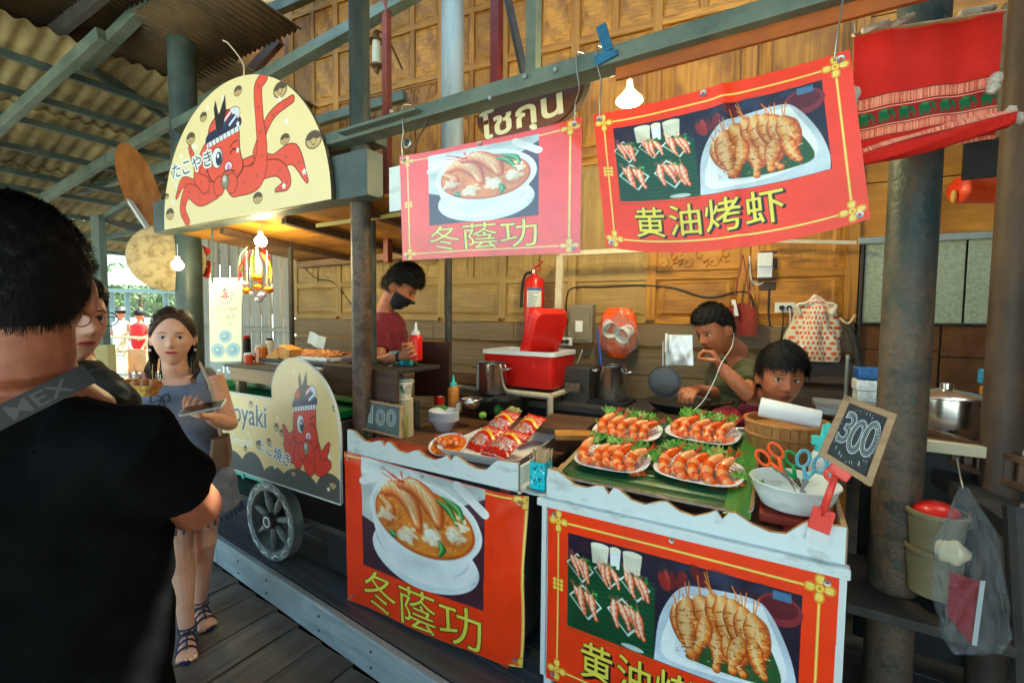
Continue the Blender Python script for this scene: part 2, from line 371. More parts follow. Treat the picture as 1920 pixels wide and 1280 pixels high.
def border(A, w, h, m, fl, knots):
    for (p, q) in (((m, m), (w-m, m)), ((m, h-m), (w-m, h-m)), ((m, m), (m, h-m)), ((w-m, m), (w-m, h-m))):
        A.stroke([p, q], 4.2, (236, 150, 40)); A.stroke([p, q], 2.4, (255, 226, 120))
    for x in (m, w-m):
        for y in (m, h-m): flower(A, x, y, fl)
    for x, y in knots: square_knot(A, x, y, fl*.62)
def cooked_prawn(A, x, y, L, ang, pal, g, fat=.2):
    """a curled prawn seen from above, printed"""
    c, s_ = math.cos(ang), math.sin(ang); n = 9; cur = g.uniform(.5, 1.0)*(1 if g.random() < .5 else -1)
    P = []
    for i in range(n): t = i/(n-1); q = t*L; w = math.sin(t*2.2)*L*.18*cur; P.append((x+q*c-w*s_, y+q*s_+w*c))
    d, m, l = pal; L2 = L*fat
    for k in range(3): A.stroke([P[0], (P[0][0]-c*L*.35+g.uniform(-1, 1)*L*.25, P[0][1]-s_*L*.35+g.uniform(-1, 1)*L*.2)], max(.7, L*.012), m)
    A.body(P[::2], [L2*.55, L2, L2*.95, L2*.75, L2*.35, L2*.5], d, m, l)
    for i in range(1, n-1):
        p = P[i]; A.stroke([(p[0]-s_*L*fat*.7, p[1]+c*L*fat*.7), (p[0]+s_*L*fat*.7, p[1]-c*L*fat*.7)], max(.6, L*.014), d if i % 2 else l, .75)
    A.stroke([(p[0]-2, p[1]-2) for p in P[1:6]], L*fat*.22, l, .8)

def soup_art():
    g = random.Random(3); W_, H_ = 760, 640; A = Art(W_, H_, RED); A.K = 2
    border(A, W_, H_, 38, 34, [(38, 300)])
    x0, y0, x1, y1 = 140, 28, 610, 440
    A.rect(x0, y0, x1, y1, (206, 214, 212))
    for k in range(14): A.stroke([(x0+g.uniform(0, 300), y0+g.uniform(0, 60)), (x0+g.uniform(60, 440), y0+g.uniform(20, 150))], g.uniform(3, 12), (232, 238, 236), .5)
    A.poly([(x0, 250), (x0+160, 300), (430, 170), (x1, 120), (x1, y1), (x0, y1)], (66, 34, 48)); A.poly([(430, 170), (x1, 60), (x1, 150)], (86, 50, 64))
    A.stroke([(520, 40), (x1-2, 110)], 16, (250, 250, 248)); A.stroke([(x0+6, 120), (x0+110, 70)], 14, (246, 248, 246))
    A.ell(390, 330, 205, 112, (228, 236, 238)); A.ell(392, 320, 196, 100, (250, 252, 252)); A.ell(380, 300, 180, 86, (214, 222, 226))
    A.poly(smoothpts([(180, 190), (205, 300), (290, 385), (400, 400), (520, 350), (590, 240), (600, 180)], 6), (242, 247, 248))
    A.ell(390, 195, 213, 140, (246, 250, 250), rot=.05); A.ell(390, 195, 202, 130, (226, 232, 232), rot=.05)
    A.ell(390, 200, 190, 120, (196, 92, 22), rot=.05); A.ell(388, 198, 182, 112, (226, 134, 44), rot=.05)
    for k in range(260):
        a = g.uniform(0, 6.28); r = math.sqrt(g.random()); A.ell(388+176*r*math.cos(a), 200+106*r*math.sin(a), g.uniform(2, 9), g.uniform(1.5, 5), g.choice([(240, 170, 70), (214, 100, 24), (250, 200, 110), (200, 70, 20), (236, 150, 60)]), .7, g.uniform(0, 3), .3)
    for pts, r in (([(240, 130), (290, 110), (350, 150), (380, 220)], (14, 30, 34, 16)), ([(300, 90), (370, 84), (430, 130), (455, 190)], (12, 30, 38, 16)), ([(225, 160), (262, 190), (250, 240)], (10, 24, 12))):
        A.stroke([(p[0]+5, p[1]+7) for p in smoothpts(pts)], r, (140, 50, 14), .5); A.body(pts, r, (186, 74, 24), (232, 130, 56), (255, 222, 170)); P = smoothpts(pts)
        for i in range(2, len(P)-2, 3): A.stroke([(P[i][0]-10, P[i][1]-16), (P[i][0]+8, P[i][1]+16)], 1.3, (190, 80, 30), .6)
    for k in range(9): A.stroke([(300+g.uniform(-20, 30), 85), (290+g.uniform(-60, 80), 55+g.uniform(-12, 20))], 1.6, (206, 70, 30))
    for cx, cy, n in ((330, 262, 12), (430, 240, 14), (510, 215, 9), (250, 215, 6)):
        A.ell(cx+4, cy+8, 44, 32, (190, 100, 40), .5, 0, .4)
        for k in range(n*3): A.ell(cx+g.gauss(0, 17), cy+g.gauss(0, 13), g.uniform(6, 18), g.uniform(4, 11), g.choice([(246, 232, 206), (255, 250, 238), (232, 206, 170), (244, 216, 180), (255, 246, 226)]), .8, g.uniform(0, 3), .35)
    for pts in ([(450, 110), (490, 130), (520, 175)], [(470, 95), (520, 120), (540, 160)], [(458, 250), (470, 275), (462, 300)], [(265, 270), (290, 285)]):
        A.body(pts, (5, 13, 5), (16, 74, 30), (46, 128, 58), (150, 200, 120))
    for k in range(10): A.ell(540+g.uniform(-30, 20), 160+g.uniform(-25, 40), g.uniform(5, 14), g.uniform(4, 10), g.choice([(240, 226, 180), (206, 170, 110), (250, 240, 214)]), .9)
    for k in range(40): a = g.uniform(3.4, 6); A.ell(390+206*math.cos(a), 195+134*math.sin(a), 6, 2, (255, 255, 255), .5)
    A.photo(x0, y0, x1, y1, 3, 4, .10)
    A.text('冬蔭功', 372, 522, 158, (244, 226, 80), sx=1.02, shear=-.05, out=(70, 44, 8), ow=3.2)
    A.speckle(.05, 2); A.photo(0, 0, W_, H_, 0, 14, .05); return A
def prawn_art():
    g = random.Random(9); W_, H_ = 900, 600; A = Art(W_, H_, RED); border(A, W_, H_, 44, 38, [(44, 260)])
    x0, y0, x1, y1 = 84, 74, 816, 390; A.rect(x0, y0, x1, y1, (30, 22, 44))
    for k in range(30): A.ell(g.uniform(x0+20, x1-20), g.uniform(y0+10, y0+70), g.uniform(10, 40), g.uniform(6, 20), g.choice([(50, 40, 70), (20, 14, 30), (70, 30, 40), (40, 60, 90)]), .6, 0, .5)
    for k in range(7): A.ell(480+g.uniform(-60, 60), 118+g.uniform(-20, 30), g.uniform(14, 34), g.uniform(8, 18), g.choice([(150, 30, 30), (190, 60, 50), (110, 20, 26)]), .9, g.uniform(0, 3), .2)
    A.ell(760, 130, 60, 44, (130, 40, 50)); A.ell(760, 124, 48, 30, (90, 22, 34)); A.rect(742, 80, 790, 104, (80, 140, 190), .8)
    A.poly([(x0, 150), (300, 128), (402, 170), (404, y1), (x0, y1)], (22, 66, 36))
    for k in range(16): A.stroke([(x0+4, 190+k*14), (398, 160+k*16)], 1.2, (50, 110, 60), .6)
    for cx, w in ((206, 34), (262, 20), (322, 34)):
        A.poly([(cx-w, 88), (cx+w, 88), (cx+w*.8, 150), (cx-w*.8, 150)], (226, 222, 200) if w > 25 else (236, 238, 240)); A.ell(cx, 90, w, 9, (246, 240, 214))
    pal = ((196, 60, 28), (240, 130, 84), (255, 214, 190))
    for cx, cy, n, sc in ((130, 180, 4, 62), (232, 176, 4, 58), (332, 184, 4, 62), (152, 288, 4, 74), (300, 290, 5, 76)):
        A.poly([(cx-sc*.85, cy-8), (cx-10, cy-sc*.75), (cx+sc*.9, cy+2), (cx+sc*.2, cy+sc*.8)], (210, 220, 214)); A.poly([(cx-sc*.74, cy-6), (cx-10, cy-sc*.64), (cx+sc*.78, cy+2), (cx+sc*.16, cy+sc*.68)], (40, 80, 46))
        for k in range(16): A.ell(cx+sc*.3+g.uniform(-22, 22), cy-sc*.35+g.uniform(-12, 10), 6, 5, g.choice([(70, 140, 60), (110, 180, 80), (40, 100, 44)]))
        for k in range(n): cooked_prawn(A, cx-sc*.5+k*sc*.28, cy-sc*.46+k*sc*.05, sc*.98, 1.2+g.uniform(-.08, .08), pal, g, .2)
    A.poly(smoothpts([(404, 384), (420, 250), (480, 150), (560, 128), (690, 120), (740, 150), (790, 240), (814, 330), (812, 388)], 5)+[(812, 389), (404, 389)], (200, 210, 222))
    A.poly(smoothpts([(430, 360), (452, 240), (500, 168), (690, 134), (730, 160), (786, 300), (720, 350), (560, 372)], 6, True), (246, 250, 252))
    A.poly(smoothpts([(470, 340), (486, 246), (540, 196), (690, 170), (760, 280), (764, 330), (640, 360), (520, 356)], 6, True), (226, 232, 238))
    A.poly(smoothpts([(690, 190), (740, 240), (772, 330), (700, 350), (560, 350), (510, 330)], 6, True), (46, 84, 40)); 
    pf = ((150, 66, 16), (216, 128, 50), (250, 200, 130))
    for k in range(14): A.ell(640+g.uniform(-20, 70), 190+g.uniform(-12, 30), g.uniform(6, 14), g.uniform(5, 10), g.choice([(140, 176, 60), (200, 60, 40), (90, 150, 60)]))
    for k, (px, py, L, a) in enumerate([(476, 214, 130, 1.05), (508, 190, 140, 1.35), (545, 176, 150, 1.1), (580, 160, 150, 1.4), (612, 158, 150, 1.15), (640, 160, 136, 1.45), (668, 168, 130, 1.2), (694, 180, 130, 1.5), (540, 246, 100, .8), (590, 252, 96, 1.6), (624, 262, 90, .9), (664, 250, 90, 1.7), (700, 246, 84, 1.1), (560, 226, 90, 1.9)]): cooked_prawn(A, px, py, L, a, ((150+k*3, 60, 14), (218+k*2, 122+k*2, 44), (250, 204, 140)), g, .26+.02*(k % 3))
    for k in range(200):
        x = g.uniform(470, 740); y = g.uniform(190, 345)
        A.ell(x, y, g.uniform(1, 4), g.uniform(1, 3), g.choice([(255, 222, 150), (170, 76, 20), (236, 160, 80), (120, 50, 14)]), .7)
    A.ell(330, 380, 40, 8, (230, 236, 236), .8)
    A.photo(x0, y0, x1, y1, 2, 7, .12)
    for i, ch in enumerate('黄油烤虾'): A.text(ch, 200+i*136, 478-i*4, 132, (246, 226, 80), bold=.008, out=(40, 26, 10), ow=2, sh=(24, 10, 10), shd=(7, 6))
    A.speckle(.05, 2); A.photo(0, 0, W_, H_, 0, 15, .05); return A

def ballface(A, x, y, r, asp=1.):
    A.ell(x, y, r*asp, r, (110, 92, 70)); A.ell(x, y, r*asp*.86, r*.86, (214, 184, 128)); A.poly([(x+r*asp*.86*math.cos(t), y-r*.1+r*.76*math.sin(t)) for t in np.linspace(math.pi, 2*math.pi, 12)]+[(x+r*asp*.3, y), (x, y-r*.25), (x-r*asp*.4, y)], (96, 80, 66))
    A.ell(x-r*asp*.3, y+r*.2, r*.09, r*.09, (60, 44, 36)); A.ell(x+r*asp*.3, y+r*.2, r*.09, r*.09, (60, 44, 36)); A.stroke([(x-r*asp*.18, y+r*.5), (x+r*asp*.18, y+r*.5)], r*.05, (60, 44, 36))
def octopus(A, cx, cy, s, red, tent, k=1.):
    """a cartoon octopus: winking, tongue out, with a knotted headband; k = sideways stretch"""
    o = (96, 34, 30); X = lambda x: cx+x*s*k; Y = lambda y: cy+y*s
    for pts, r in tent:
        P = [(X(a), Y(b)) for a, b in pts]; A.curve(P, [q*s for q in r], red, out=o, ow=max(1.5, s*.02))
        Q = smoothpts(P)
        for i in range(3, len(Q)-2, 6): A.ell(Q[i][0], Q[i][1]+s*.02, s*.035*k, s*.035, (190, 84, 84), .8)
    hd = smoothpts([(X(a), Y(b)) for a, b in [(-.46, -.35), (-.40, -.78), (-.1, -1.02), (.28, -.98), (.42, -.6), (.44, -.1), (.5, .35), (.1, .6), (-.35, .45), (-.5, .1)]], 6, True)
    A.poly([(p[0]+(p[0]-X(0))*.05, p[1]+(p[1]-Y(-.2))*.04) for p in hd], o); A.poly(hd, red)
    A.poly(smoothpts([(X(a), Y(b)) for a, b in [(-.5, -.42), (-.46, -.66), (0, -.74), (.46, -.8), (.46, -.58), (0, -.46)]], 5, True), (40, 50, 84))
    A.poly([(X(a), Y(b)) for a, b in [(-.5, -.46), (.46, -.62), (.46, -.5), (-.5, -.34)]], (240, 242, 246))
    for i in range(9): A.stroke([(X(-.46+i*.11), Y(-.46-i*.017)), (X(-.43+i*.11), Y(-.33-i*.017))], s*.012, (60, 70, 100))
    for dx, dy, r, c in ((-.02, -.86, .17, (46, 66, 120)), (.3, -.9, .16, (230, 236, 244)), (.12, -.92, .12, (196, 44, 44)), (.26, -.78, .12, (46, 66, 120))):
        A.ell(X(dx), Y(dy), r*s*k*1.1+2, r*s+2, o); A.ell(X(dx), Y(dy), r*s*k*1.1, r*s, c); A.stroke([(X(dx-.08), Y(dy+.08)), (X(dx+.1), Y(dy-.06))], s*.03, (236, 240, 246))
    A.poly([(X(a), Y(b)) for a, b in [(-.2, -.66), (-.26, -1.2), (-.2, -1.38), (-.12, -1.0), (-.02, -1.2), (.08, -1.42), (.1, -1.05), (0, -.7)]], (44, 44, 50))
    A.ell(X(-.2), Y(-.05), .17*s*k, .25*s, o); A.ell(X(-.2), Y(-.05), .15*s*k, .23*s, (248, 250, 252)); A.ell(X(-.15), Y(-.02), .09*s*k, .16*s, (44, 60, 84)); A.ell(X(-.17), Y(-.09), .035*s*k, .055*s, (250, 250, 250))
    A.curve([(X(.18), Y(-.2)), (X(.28), Y(-.28)), (X(.38), Y(-.3))], s*.015, o); A.curve([(X(.18), Y(-.06)), (X(.28), Y(-.14)), (X(.4), Y(-.04))], s*.02, o)
    A.ell(X(.12), Y(.22), .12*s*k, .12*s, o); A.ell(X(.12), Y(.22), .1*s*k, .1*s, (250, 236, 244)); A.ell(X(.13), Y(.25), .05*s*k, .08*s, (214, 140, 190)); A.curve([(X(-.05), Y(.36)), (X(.1), Y(.3)), (X(.3), Y(.36))], s*.015, o)
    for dx in (-.16, .2): A.ell(X(dx), Y(.62), .17*s*k, .24*s, o); A.ell(X(dx), Y(.62), .155*s*k, .222*s, red)
    A.ell(X(.02), Y(.54), .115*s*k, .17*s, (60, 56, 50)); A.ell(X(.02), Y(.54), .1*s*k, .155*s, (150, 146, 132)); A.ell(X(.0), Y(.48), .05*s*k, .08*s, (222, 222, 210))
def sign_art():
    W_, H_ = 1000, 480; A = Art(W_, H_, (252, 232, 176)); g = random.Random(2)
    red = (238, 92, 74)
    T = [([(-.35, .4), (-.9, .5), (-1.3, .3), (-1.55, .62)], (.3, .2, .12, .04)), ([(-.3, .6), (-.75, .75), (-1.15, .55), (-1.35, .95), (-1.2, 1.3)], (.3, .22, .16, .12, .1)), ([(-.4, .2), (-.75, .1), (-.95, -.25), (-1.05, -.5)], (.25, .16, .08, .05)),
         ([(-.6, .5), (-.85, .2), (-.6, -.3), (-.5, -.42)], (.2, .12, .09, .06)),
         ([(.3, .5), (.95, .35), (1.3, .45), (1.75, .35), (2.05, .95)], (.3, .2, .2, .2, .03)), ([(.8, .5), (1.4, .55), (1.6, .9), (1.35, 1.0)], (.2, .16, .12, .03)), ([(.9, .1), (1.1, -.35), (1.35, -.62), (1.75, -.75)], (.14, .11, .09, .07)),
         ([(.3, .62), (.85, .6), (1.02, .1), (.98, -.6), (.96, -1.25), (1.12, -1.42)], (.32, .28, .17, .12, .13, .11))]
    octopus(A, 445, 262, 156, red, T, 1.40)
    for x, y, r in ((225, 150, 24), (318, 88, 18), (540, 48, 18), (770, 102, 26), (790, 262, 18), (925, 290, 28), (640, 430, 20), (50, 420, 24), (30, 345, 12), (95, 258, 17)): ballface(A, x, y, r, 1.35)
    for x, y in ((150, 205), (240, 180), (350, 60), (445, 52), (535, 160), (530, 250), (765, 130), (800, 208), (880, 380), (780, 410), (105, 310), (80, 375), (260, 190)): A.star(x, y, 13, (255, 255, 250), 5, .5)
    A.text('たこやき', 222, 250, 66, (34, 40, 50), sx=1.15, rot=-.04, bold=.0, out=(250, 252, 250), ow=8); A.speckle(.03, 2); return A
def cart_art():
    W_, H_ = 1100, 620; A = Art(W_, H_, (246, 216, 150)); g = random.Random(4)
    for i, (cx, r) in enumerate([(20, 80), (150, 60), (270, 90), (400, 70), (520, 90), (640, 80), (770, 80), (900, 110), (1050, 80)]): A.ell(cx, 632, r, 74+14*(i % 3), (88, 88, 84))
    red = (226, 60, 44)
    T = [([(-.3, .3), (-.7, .45), (-.95, .1)], (.24, .18, .05)), ([(-.3, .5), (-.6, .8), (-.85, .55)], (.26, .2, .1)), ([(.3, .4), (.6, .75), (.95, .3)], (.24, .18, .04)), ([(.25, .55), (.55, .95), (.9, .8)], (.26, .2, .12)), ([(0, .5), (.15, 1.0)], (.25, .2)), ([(-.2, .5), (-.35, .95)], (.24, .16))]
    octopus(A, 934, 405, 124, red, T, .94)
    A.text('takoyaki', 566, 412, 106, (84, 88, 94), sx=.92, bold=.006, out=(246, 240, 214), ow=4)
    A.text('たこ焼き', 764, 510, 48, (56, 66, 100), bold=.0, out=(250, 250, 246), ow=4, rot=.18)
    A.text('ทาโกะยากิ', 560, 500, 44, (252, 250, 240), bold=.01)
    for x, y, r in ((640, 365, 13), (740, 480, 13), (785, 425, 14), (680, 500, 16), (810, 440, 12), (870, 560, 13), (1060, 560, 17), (600, 525, 11), (420, 360, 14), (1075, 330, 12)): ballface(A, x, y, r, .95)
    for x, y in ((690, 390), (790, 395), (770, 560), (620, 470), (1040, 580), (880, 240), (1045, 480)): A.star(x, y, 9, (255, 252, 240), 5, .5)
    A.speckle(.03, 2); return A
def menu_art():
    W_, H_ = 300, 860; A = Art(W_, H_, (250, 236, 190)); red = (240, 110, 110)
    for i in range(20): a = i*math.pi/10; A.stroke([(150+60*math.sin(a), 120-76*math.cos(a)), (150+78*math.sin(a), 120-98*math.cos(a))], 3.5, (90, 110, 170))
    octopus(A, 150, 130, 44, red, [([(-.2, .4), (-.8, .6)], (.2, .1)), ([(.2, .4), (.8, .6)], (.2, .1))])
    A.text('TAKOYAKI', 150, 252, 46, (214, 160, 130), bold=.01); A.text('たこ焼き', 150, 318, 48, (190, 176, 120)); A.text('ทาโกะยากิ', 150, 376, 34, (200, 170, 120))
    for x, y, r in ((150, 480, 60), (80, 600, 66), (222, 600, 66)):
        A.ell(x, y, r, r*.9, (168, 198, 200), .9)
        for i in range(16): a = i*math.pi/8; A.stroke([(x, y), (x+r*1.08*math.cos(a), y+r*.98*math.sin(a))], 1.6, (110, 150, 158), .7)
        A.ell(x, y, r*.55, r*.5, (122, 160, 170), .8); A.ell(x-8, y-6, r*.25, r*.2, (210, 226, 220), .8)
    A.rect(0, 700, W_, H_, (120, 134, 130)); A.text('-100', 170, 760, 110, (252, 252, 244), bold=.02); A.ell(80, 830, 40, 26, (214, 214, 190)); return A
def chalk_art(st, W_, H_, bg, seed, rays):
    A = Art(W_, H_, bg); g = random.Random(seed); n = len(st)
    for k in range(40): A.ell(g.uniform(0, W_), g.uniform(0, H_), g.uniform(20, 80), g.uniform(10, 40), tuple(min(255, c+g.randint(4, 16)) for c in bg), .3, g.uniform(0, 3), .6)
    for i, ch in enumerate(st):
        x = W_*(.51+(i-(n-1)/2)*.255); y = H_*(.44 if i % 2 == 0 else .5)
        if ch == '1':
            P = [(x-34, y-50), (x+4, y-92), (x+22, y-92), (x+22, y+92), (x-10, y+92), (x-10, y-44), (x-34, y-50)]; A.stroke(P, 3, (236, 240, 236)); A.stroke([(x+6, y-80), (x+6, y+84)], 2.5, (226, 230, 226)); continue
        A.text(ch, x, y, H_*.74, (236, 240, 236), bold=.03, sx=.78, rot=.05); A.text(ch, x, y, H_*.74, bg, bold=.012, sx=.78, rot=.05)
        A.text(ch, x, y, H_*.74, (226, 230, 226), bold=-.016, sx=.78, rot=.05); A.text(ch, x, y, H_*.74, bg, bold=-.026, sx=.78, rot=.05)
    if rays:
        for k in range(70):
            a = g.uniform(0, 6.283); rx, ry = W_*.46, H_*.44; q = g.uniform(.9, 1.0); x, y = W_/2+rx*q*math.cos(a), H_/2+ry*q*math.sin(a); L = g.choice([2, 3, 12, 18]); A.stroke([(x, y), (x-L*math.cos(a)*.8, y-L*math.sin(a))], 1.5, (230, 232, 228), .9)
    A.speckle(.25, 2, seed); return A
def flag_art():
    W_, H_ = 640, 560; A = Art(W_, H_, (206, 22, 14)); g = random.Random(5)
    def band(y0, y1):
        A.rect(0, y0-4, W_, y1+4, (120, 20, 20)); A.rect(0, y0, W_, y1, (226, 120, 96))
        for x in range(0, W_, 7): A.stroke([(x, y0+3), (x+g.uniform(-3, 3), y1-3)], 1.4, g.choice([(250, 190, 160), (190, 60, 50), (240, 150, 120)]))
        for x in range(0, W_, 26): A.poly([(x, (y0+y1)/2), (x+13, y0+4), (x+26, (y0+y1)/2), (x+13, y1-4)], (250, 170, 140), .35)
    band(250, 292); band(372, 406); band(478, 514)
    A.rect(0, 304, W_, 362, (150, 28, 24))
    for k in range(7):
        x = 20+k*90; c = (26, 104, 62)
        A.ell(x+34, 326, 27, 17, c); A.ell(x+62, 322, 14, 14, c); A.curve([(x+72, 324), (x+80, 340), (x+74, 354)], (5, 4, 2.5), c)
        for q in (16, 26, 42, 52): A.rect(x+q-4, 334, x+q+4, 358, c)
        A.ell(x+58, 324, 6, 9, (90, 40, 34)); A.poly([(x+18, 306), (x+50, 306), (x+46, 318), (x+22, 318)], (60, 130, 70))
    A.rect(0, 365, W_, 368, (240, 200, 180)); A.rect(0, 298, W_, 301, (240, 200, 180)); A.rect(0, 0, W_, 6, (226, 60, 40)); A.speckle(.12, 2); return A
def scribble_art(W_, H_, bg, ink, seed, n=26):
    A = Art(W_, H_, bg); g = random.Random(seed)
    for k in range(n):
        x, y = g.uniform(10, W_-10), g.uniform(10, H_-10); A.curve([(x, y), (x+g.uniform(-14, 14), y+g.uniform(-10, 10)), (x+g.uniform(-18, 18), y+g.uniform(-14, 14))], g.uniform(1.5, 3.5), g.choice(ink))
    return A
def pack_art():
    W_, H_ = 300, 400; A = Art(W_, H_, (206, 26, 18)); g = random.Random(8)
    for k in range(14): A.stroke([(0, g.uniform(0, 140)), (W_, g.uniform(0, 140))], g.uniform(1, 4), (232, 90, 40), .6)
    A.curve([(0, 150), (150, 100), (300, 150)], 16, (246, 200, 50)); A.poly([(30, 190), (150, 160), (270, 190), (260, 290), (40, 290)], (186, 150, 150))
    for k in range(90): A.ell(g.uniform(30, 270), g.uniform(180, 300), g.uniform(6, 18), g.uniform(4, 12), g.choice([(230, 220, 214), (180, 80, 60), (226, 140, 80), (130, 40, 30), (240, 236, 230), (200, 60, 40)]), .8, g.uniform(0, 3), .2)
    for y in (30, 54, 78): 
        for x in range(14, 290, 22): A.rect(x, y, x+g.randint(8, 16), y+11, (255, 214, 190))
    A.rect(0, 340, W_, 400, (190, 30, 20)); A.stroke([(10, 366), (290, 366)], 3, (250, 190, 160)); return A
def cup_art():
    A = Art(512, 200, (232, 226, 206)); 
    for x0 in (40, 296):
        for k in range(5): A.curve([(x0+20+k*6, 70+k*18), (x0+50+k*4, 54+k*16), (x0+40+k*10, 96+k*14)], (2, 9, 3), (36, 110, 60))
    for x0 in (170, 426):
        for r in (50, 34, 18): A.ell(x0, 100, r, r*1.1, (40, 56, 50)); A.ell(x0, 100, r-7, r*1.1-7, (232, 226, 206))
    A.rect(0, 0, 512, 12, (40, 110, 70)); return A
def bag_art():
    A = Art(420, 480, (232, 220, 196)); g = random.Random(6)
    for j in range(13):
        for i in range(11): A.ell(22+i*38+(j % 2)*19+g.uniform(-3, 3), 24+j*36+g.uniform(-3, 3), 11, 12, (226, 92, 34))
    return A
def cloud_print():
    A = Art(300, 160, (238, 238, 236)); g = random.Random(2)
    for k in range(5):
        x, y = 40+k*55, g.uniform(50, 110)
        for q in range(6): A.ell(x+12*math.cos(q*1.05), y+12*math.sin(q*1.05), 9, 7, (216, 60, 70))
        A.curve([(x-26, y+10), (x-10, y+24), (x+16, y+26)], 3, (50, 110, 70)); A.curve([(x, y-24), (x+20, y-30)], 3, (40, 50, 60))
    return A
def label_art(seed, w=160, h=200, bg=(236, 238, 236), ink=(60, 80, 110)):
    A = Art(w, h, bg); g = random.Random(seed)
    A.rect(0, 0, w, h*.14, (186, 40, 36) if seed % 2 else (60, 110, 160))
    for y in range(int(h*.22), h-12, 11): A.stroke([(12, y), (12+g.uniform(.4, .85)*(w-24), y)], 2.2, ink, .8)
    return A
# ================================================================ shared materials
m_wallwood = wood('wall_teak', (.33, .128, .015), (.60, .27, .034), 'x', 26, .2, .5, .4, worn=(.26, .10, .014), yflat=True)
m_wallwood_z = wood('wall_teak_upright', (.32, .124, .015), (.58, .26, .033), 'z', 26, .2, .5, .4, worn=(.25, .096, .014), yflat=True)
m_pale = wood('wall_teak_pale', (.32, .19, .055), (.54, .36, .12), 'x', 20, .14, .6, .4, worn=(.34, .205, .07), yflat=True)
m_pale_z = wood('wall_teak_pale_upright', (.32, .19, .055), (.54, .36, .12), 'z', 20, .14, .6, .4, worn=(.34, .205, .07), yflat=True)
m_oldplank = wood('weathered_plank', (.15, .10, .055), (.30, .215, .125), 'x', 26, .15, .8, .5)
m_greyboard = wood('grey_board', (.34, .32, .27), (.52, .50, .43), 'z', 26, .1, .8, .4)
m_floor = wood('walkway_plank', (.055, .05, .045), (.17, .14, .11), 'y', 30, .28, .5, .5, worn=(.08, .05, .035))
m_plat = wood('platform_plank', (.05, .052, .055), (.13, .13, .13), 'x', 30, .2, .4, .45)
m_fascia = wood('fascia_paint', (.24, .27, .27), (.48, .51, .49), 'x', 18, .0, .6, .4, worn=(.30, .31, .30))
m_green = M('green_steel_paint', S(84, 96, 88), S(112, 122, 108), rough=.5, sc=(6, 6, 6), bump=.25, bsc=(40, 40, 40))
m_greendk = M('dark_steel_paint', S(50, 62, 60), S(76, 88, 82), rough=.45, sc=(5, 5, 5), bump=.25, bsc=(40, 40, 40))
m_rust = M('rusty_steel', S(70, 66, 62), S(104, 74, 58), rough=.6, sc=(7, 7, 5), bump=.35, bsc=(50, 50, 50))
m_black = M('black_matte', (.012, .012, .013), rough=.6)
m_dark = M('dark_paint', (.03, .028, .026), (.06, .05, .04), rough=.6, sc=(9, 9, 9))
m_steel = M('stainless_steel', (.62, .62, .60), (.72, .72, .72), rough=.22, metal=1, sc=(3, 3, 60))
m_galv = M('galvanised_steel', (.30, .34, .33), (.42, .45, .43), rough=.45, metal=.3, sc=(12, 12, 3), bump=.1)
m_white = M('white_paint', S(184, 184, 172), S(226, 233, 232), rough=.42, sc=(7, 7, 16), det=9, bump=.2, bsc=(30, 30, 30), lo=.30, hi=.46)
m_edge = M('raw_plywood_edge', S(150, 118, 80), S(178, 142, 98), rough=.7, sc=(30, 30, 30))
m_redwood = wood('red_stain', (.30, .03, .02), (.42, .06, .035), 'z', 26, .1, .5, .2)
m_darkwood = wood('dark_brown_wood', (.045, .022, .012), (.12, .06, .03), 'x', 30, .15, .5, .3)
m_darkwood_z = wood('dark_brown_upright', (.045, .022, .012), (.12, .06, .03), 'z', 30, .15, .5, .3)
m_woodmid = wood('oak_wood', (.32, .18, .08), (.50, .31, .15), 'x', 40, .1, .5, .3)
m_wire = M('twisted_wire', (.45, .45, .42), rough=.4, metal=.8)
m_plwhite = M('white_plastic', S(226, 228, 226), rough=.35, spec=.5)
m_foam = M('white_foam', S(226, 226, 230), rough=.55, sss=0)
m_bulb = M('lit_bulb', (1, .9, .7), emit=(1, .78, .45), es=14)

# ================================================================ the setting
gm = M('pale_ground', (.32, .30, .27), (.42, .40, .36), rough=.9, sc=(.7, .7, .7), bump=.3, bsc=(8, 8, 8))
MB().grid(lambda u, v: (-220+440*u, -220+440*v, -.45), 8, 8).build('ground', gm); tag(bpy.data.objects['ground'], kind='structure')
fl = thing('walkway_floor', (-3, 0, 0), None, None); del_keys = None; tag(fl, kind='structure')
proto = MB().box((0, 0, 0), (.186, 1, .04)).build('plank', m_floor, fl, bev=.004, local=True)
proto.scale = (1, 3.4, 1); proto.location = (-6.4, -.6, -.02); x = -6.2; rg = random.Random(11); cuts = {}
while x < 1.3:
    w = rg.uniform(.20, .24); y0 = -2.6; yend = 1.30-.09*(x+1.46)+.0 if x > -3.4 else 1.47
    c1 = rg.uniform(-.4, 1.0)
    for a, b in ((y0, c1-.003), (c1+.003, yend)): rep(proto, 'plank', fl, (x+w/2+3, (a+b)/2, -.02+rg.uniform(-.004, .004)), scale=((w-.008)/.186, b-a, 1))
    x += w
sub = MB().box((-3, -.5, -.10), (9, 4.6, .04)).build('joist_board', m_black, fl)
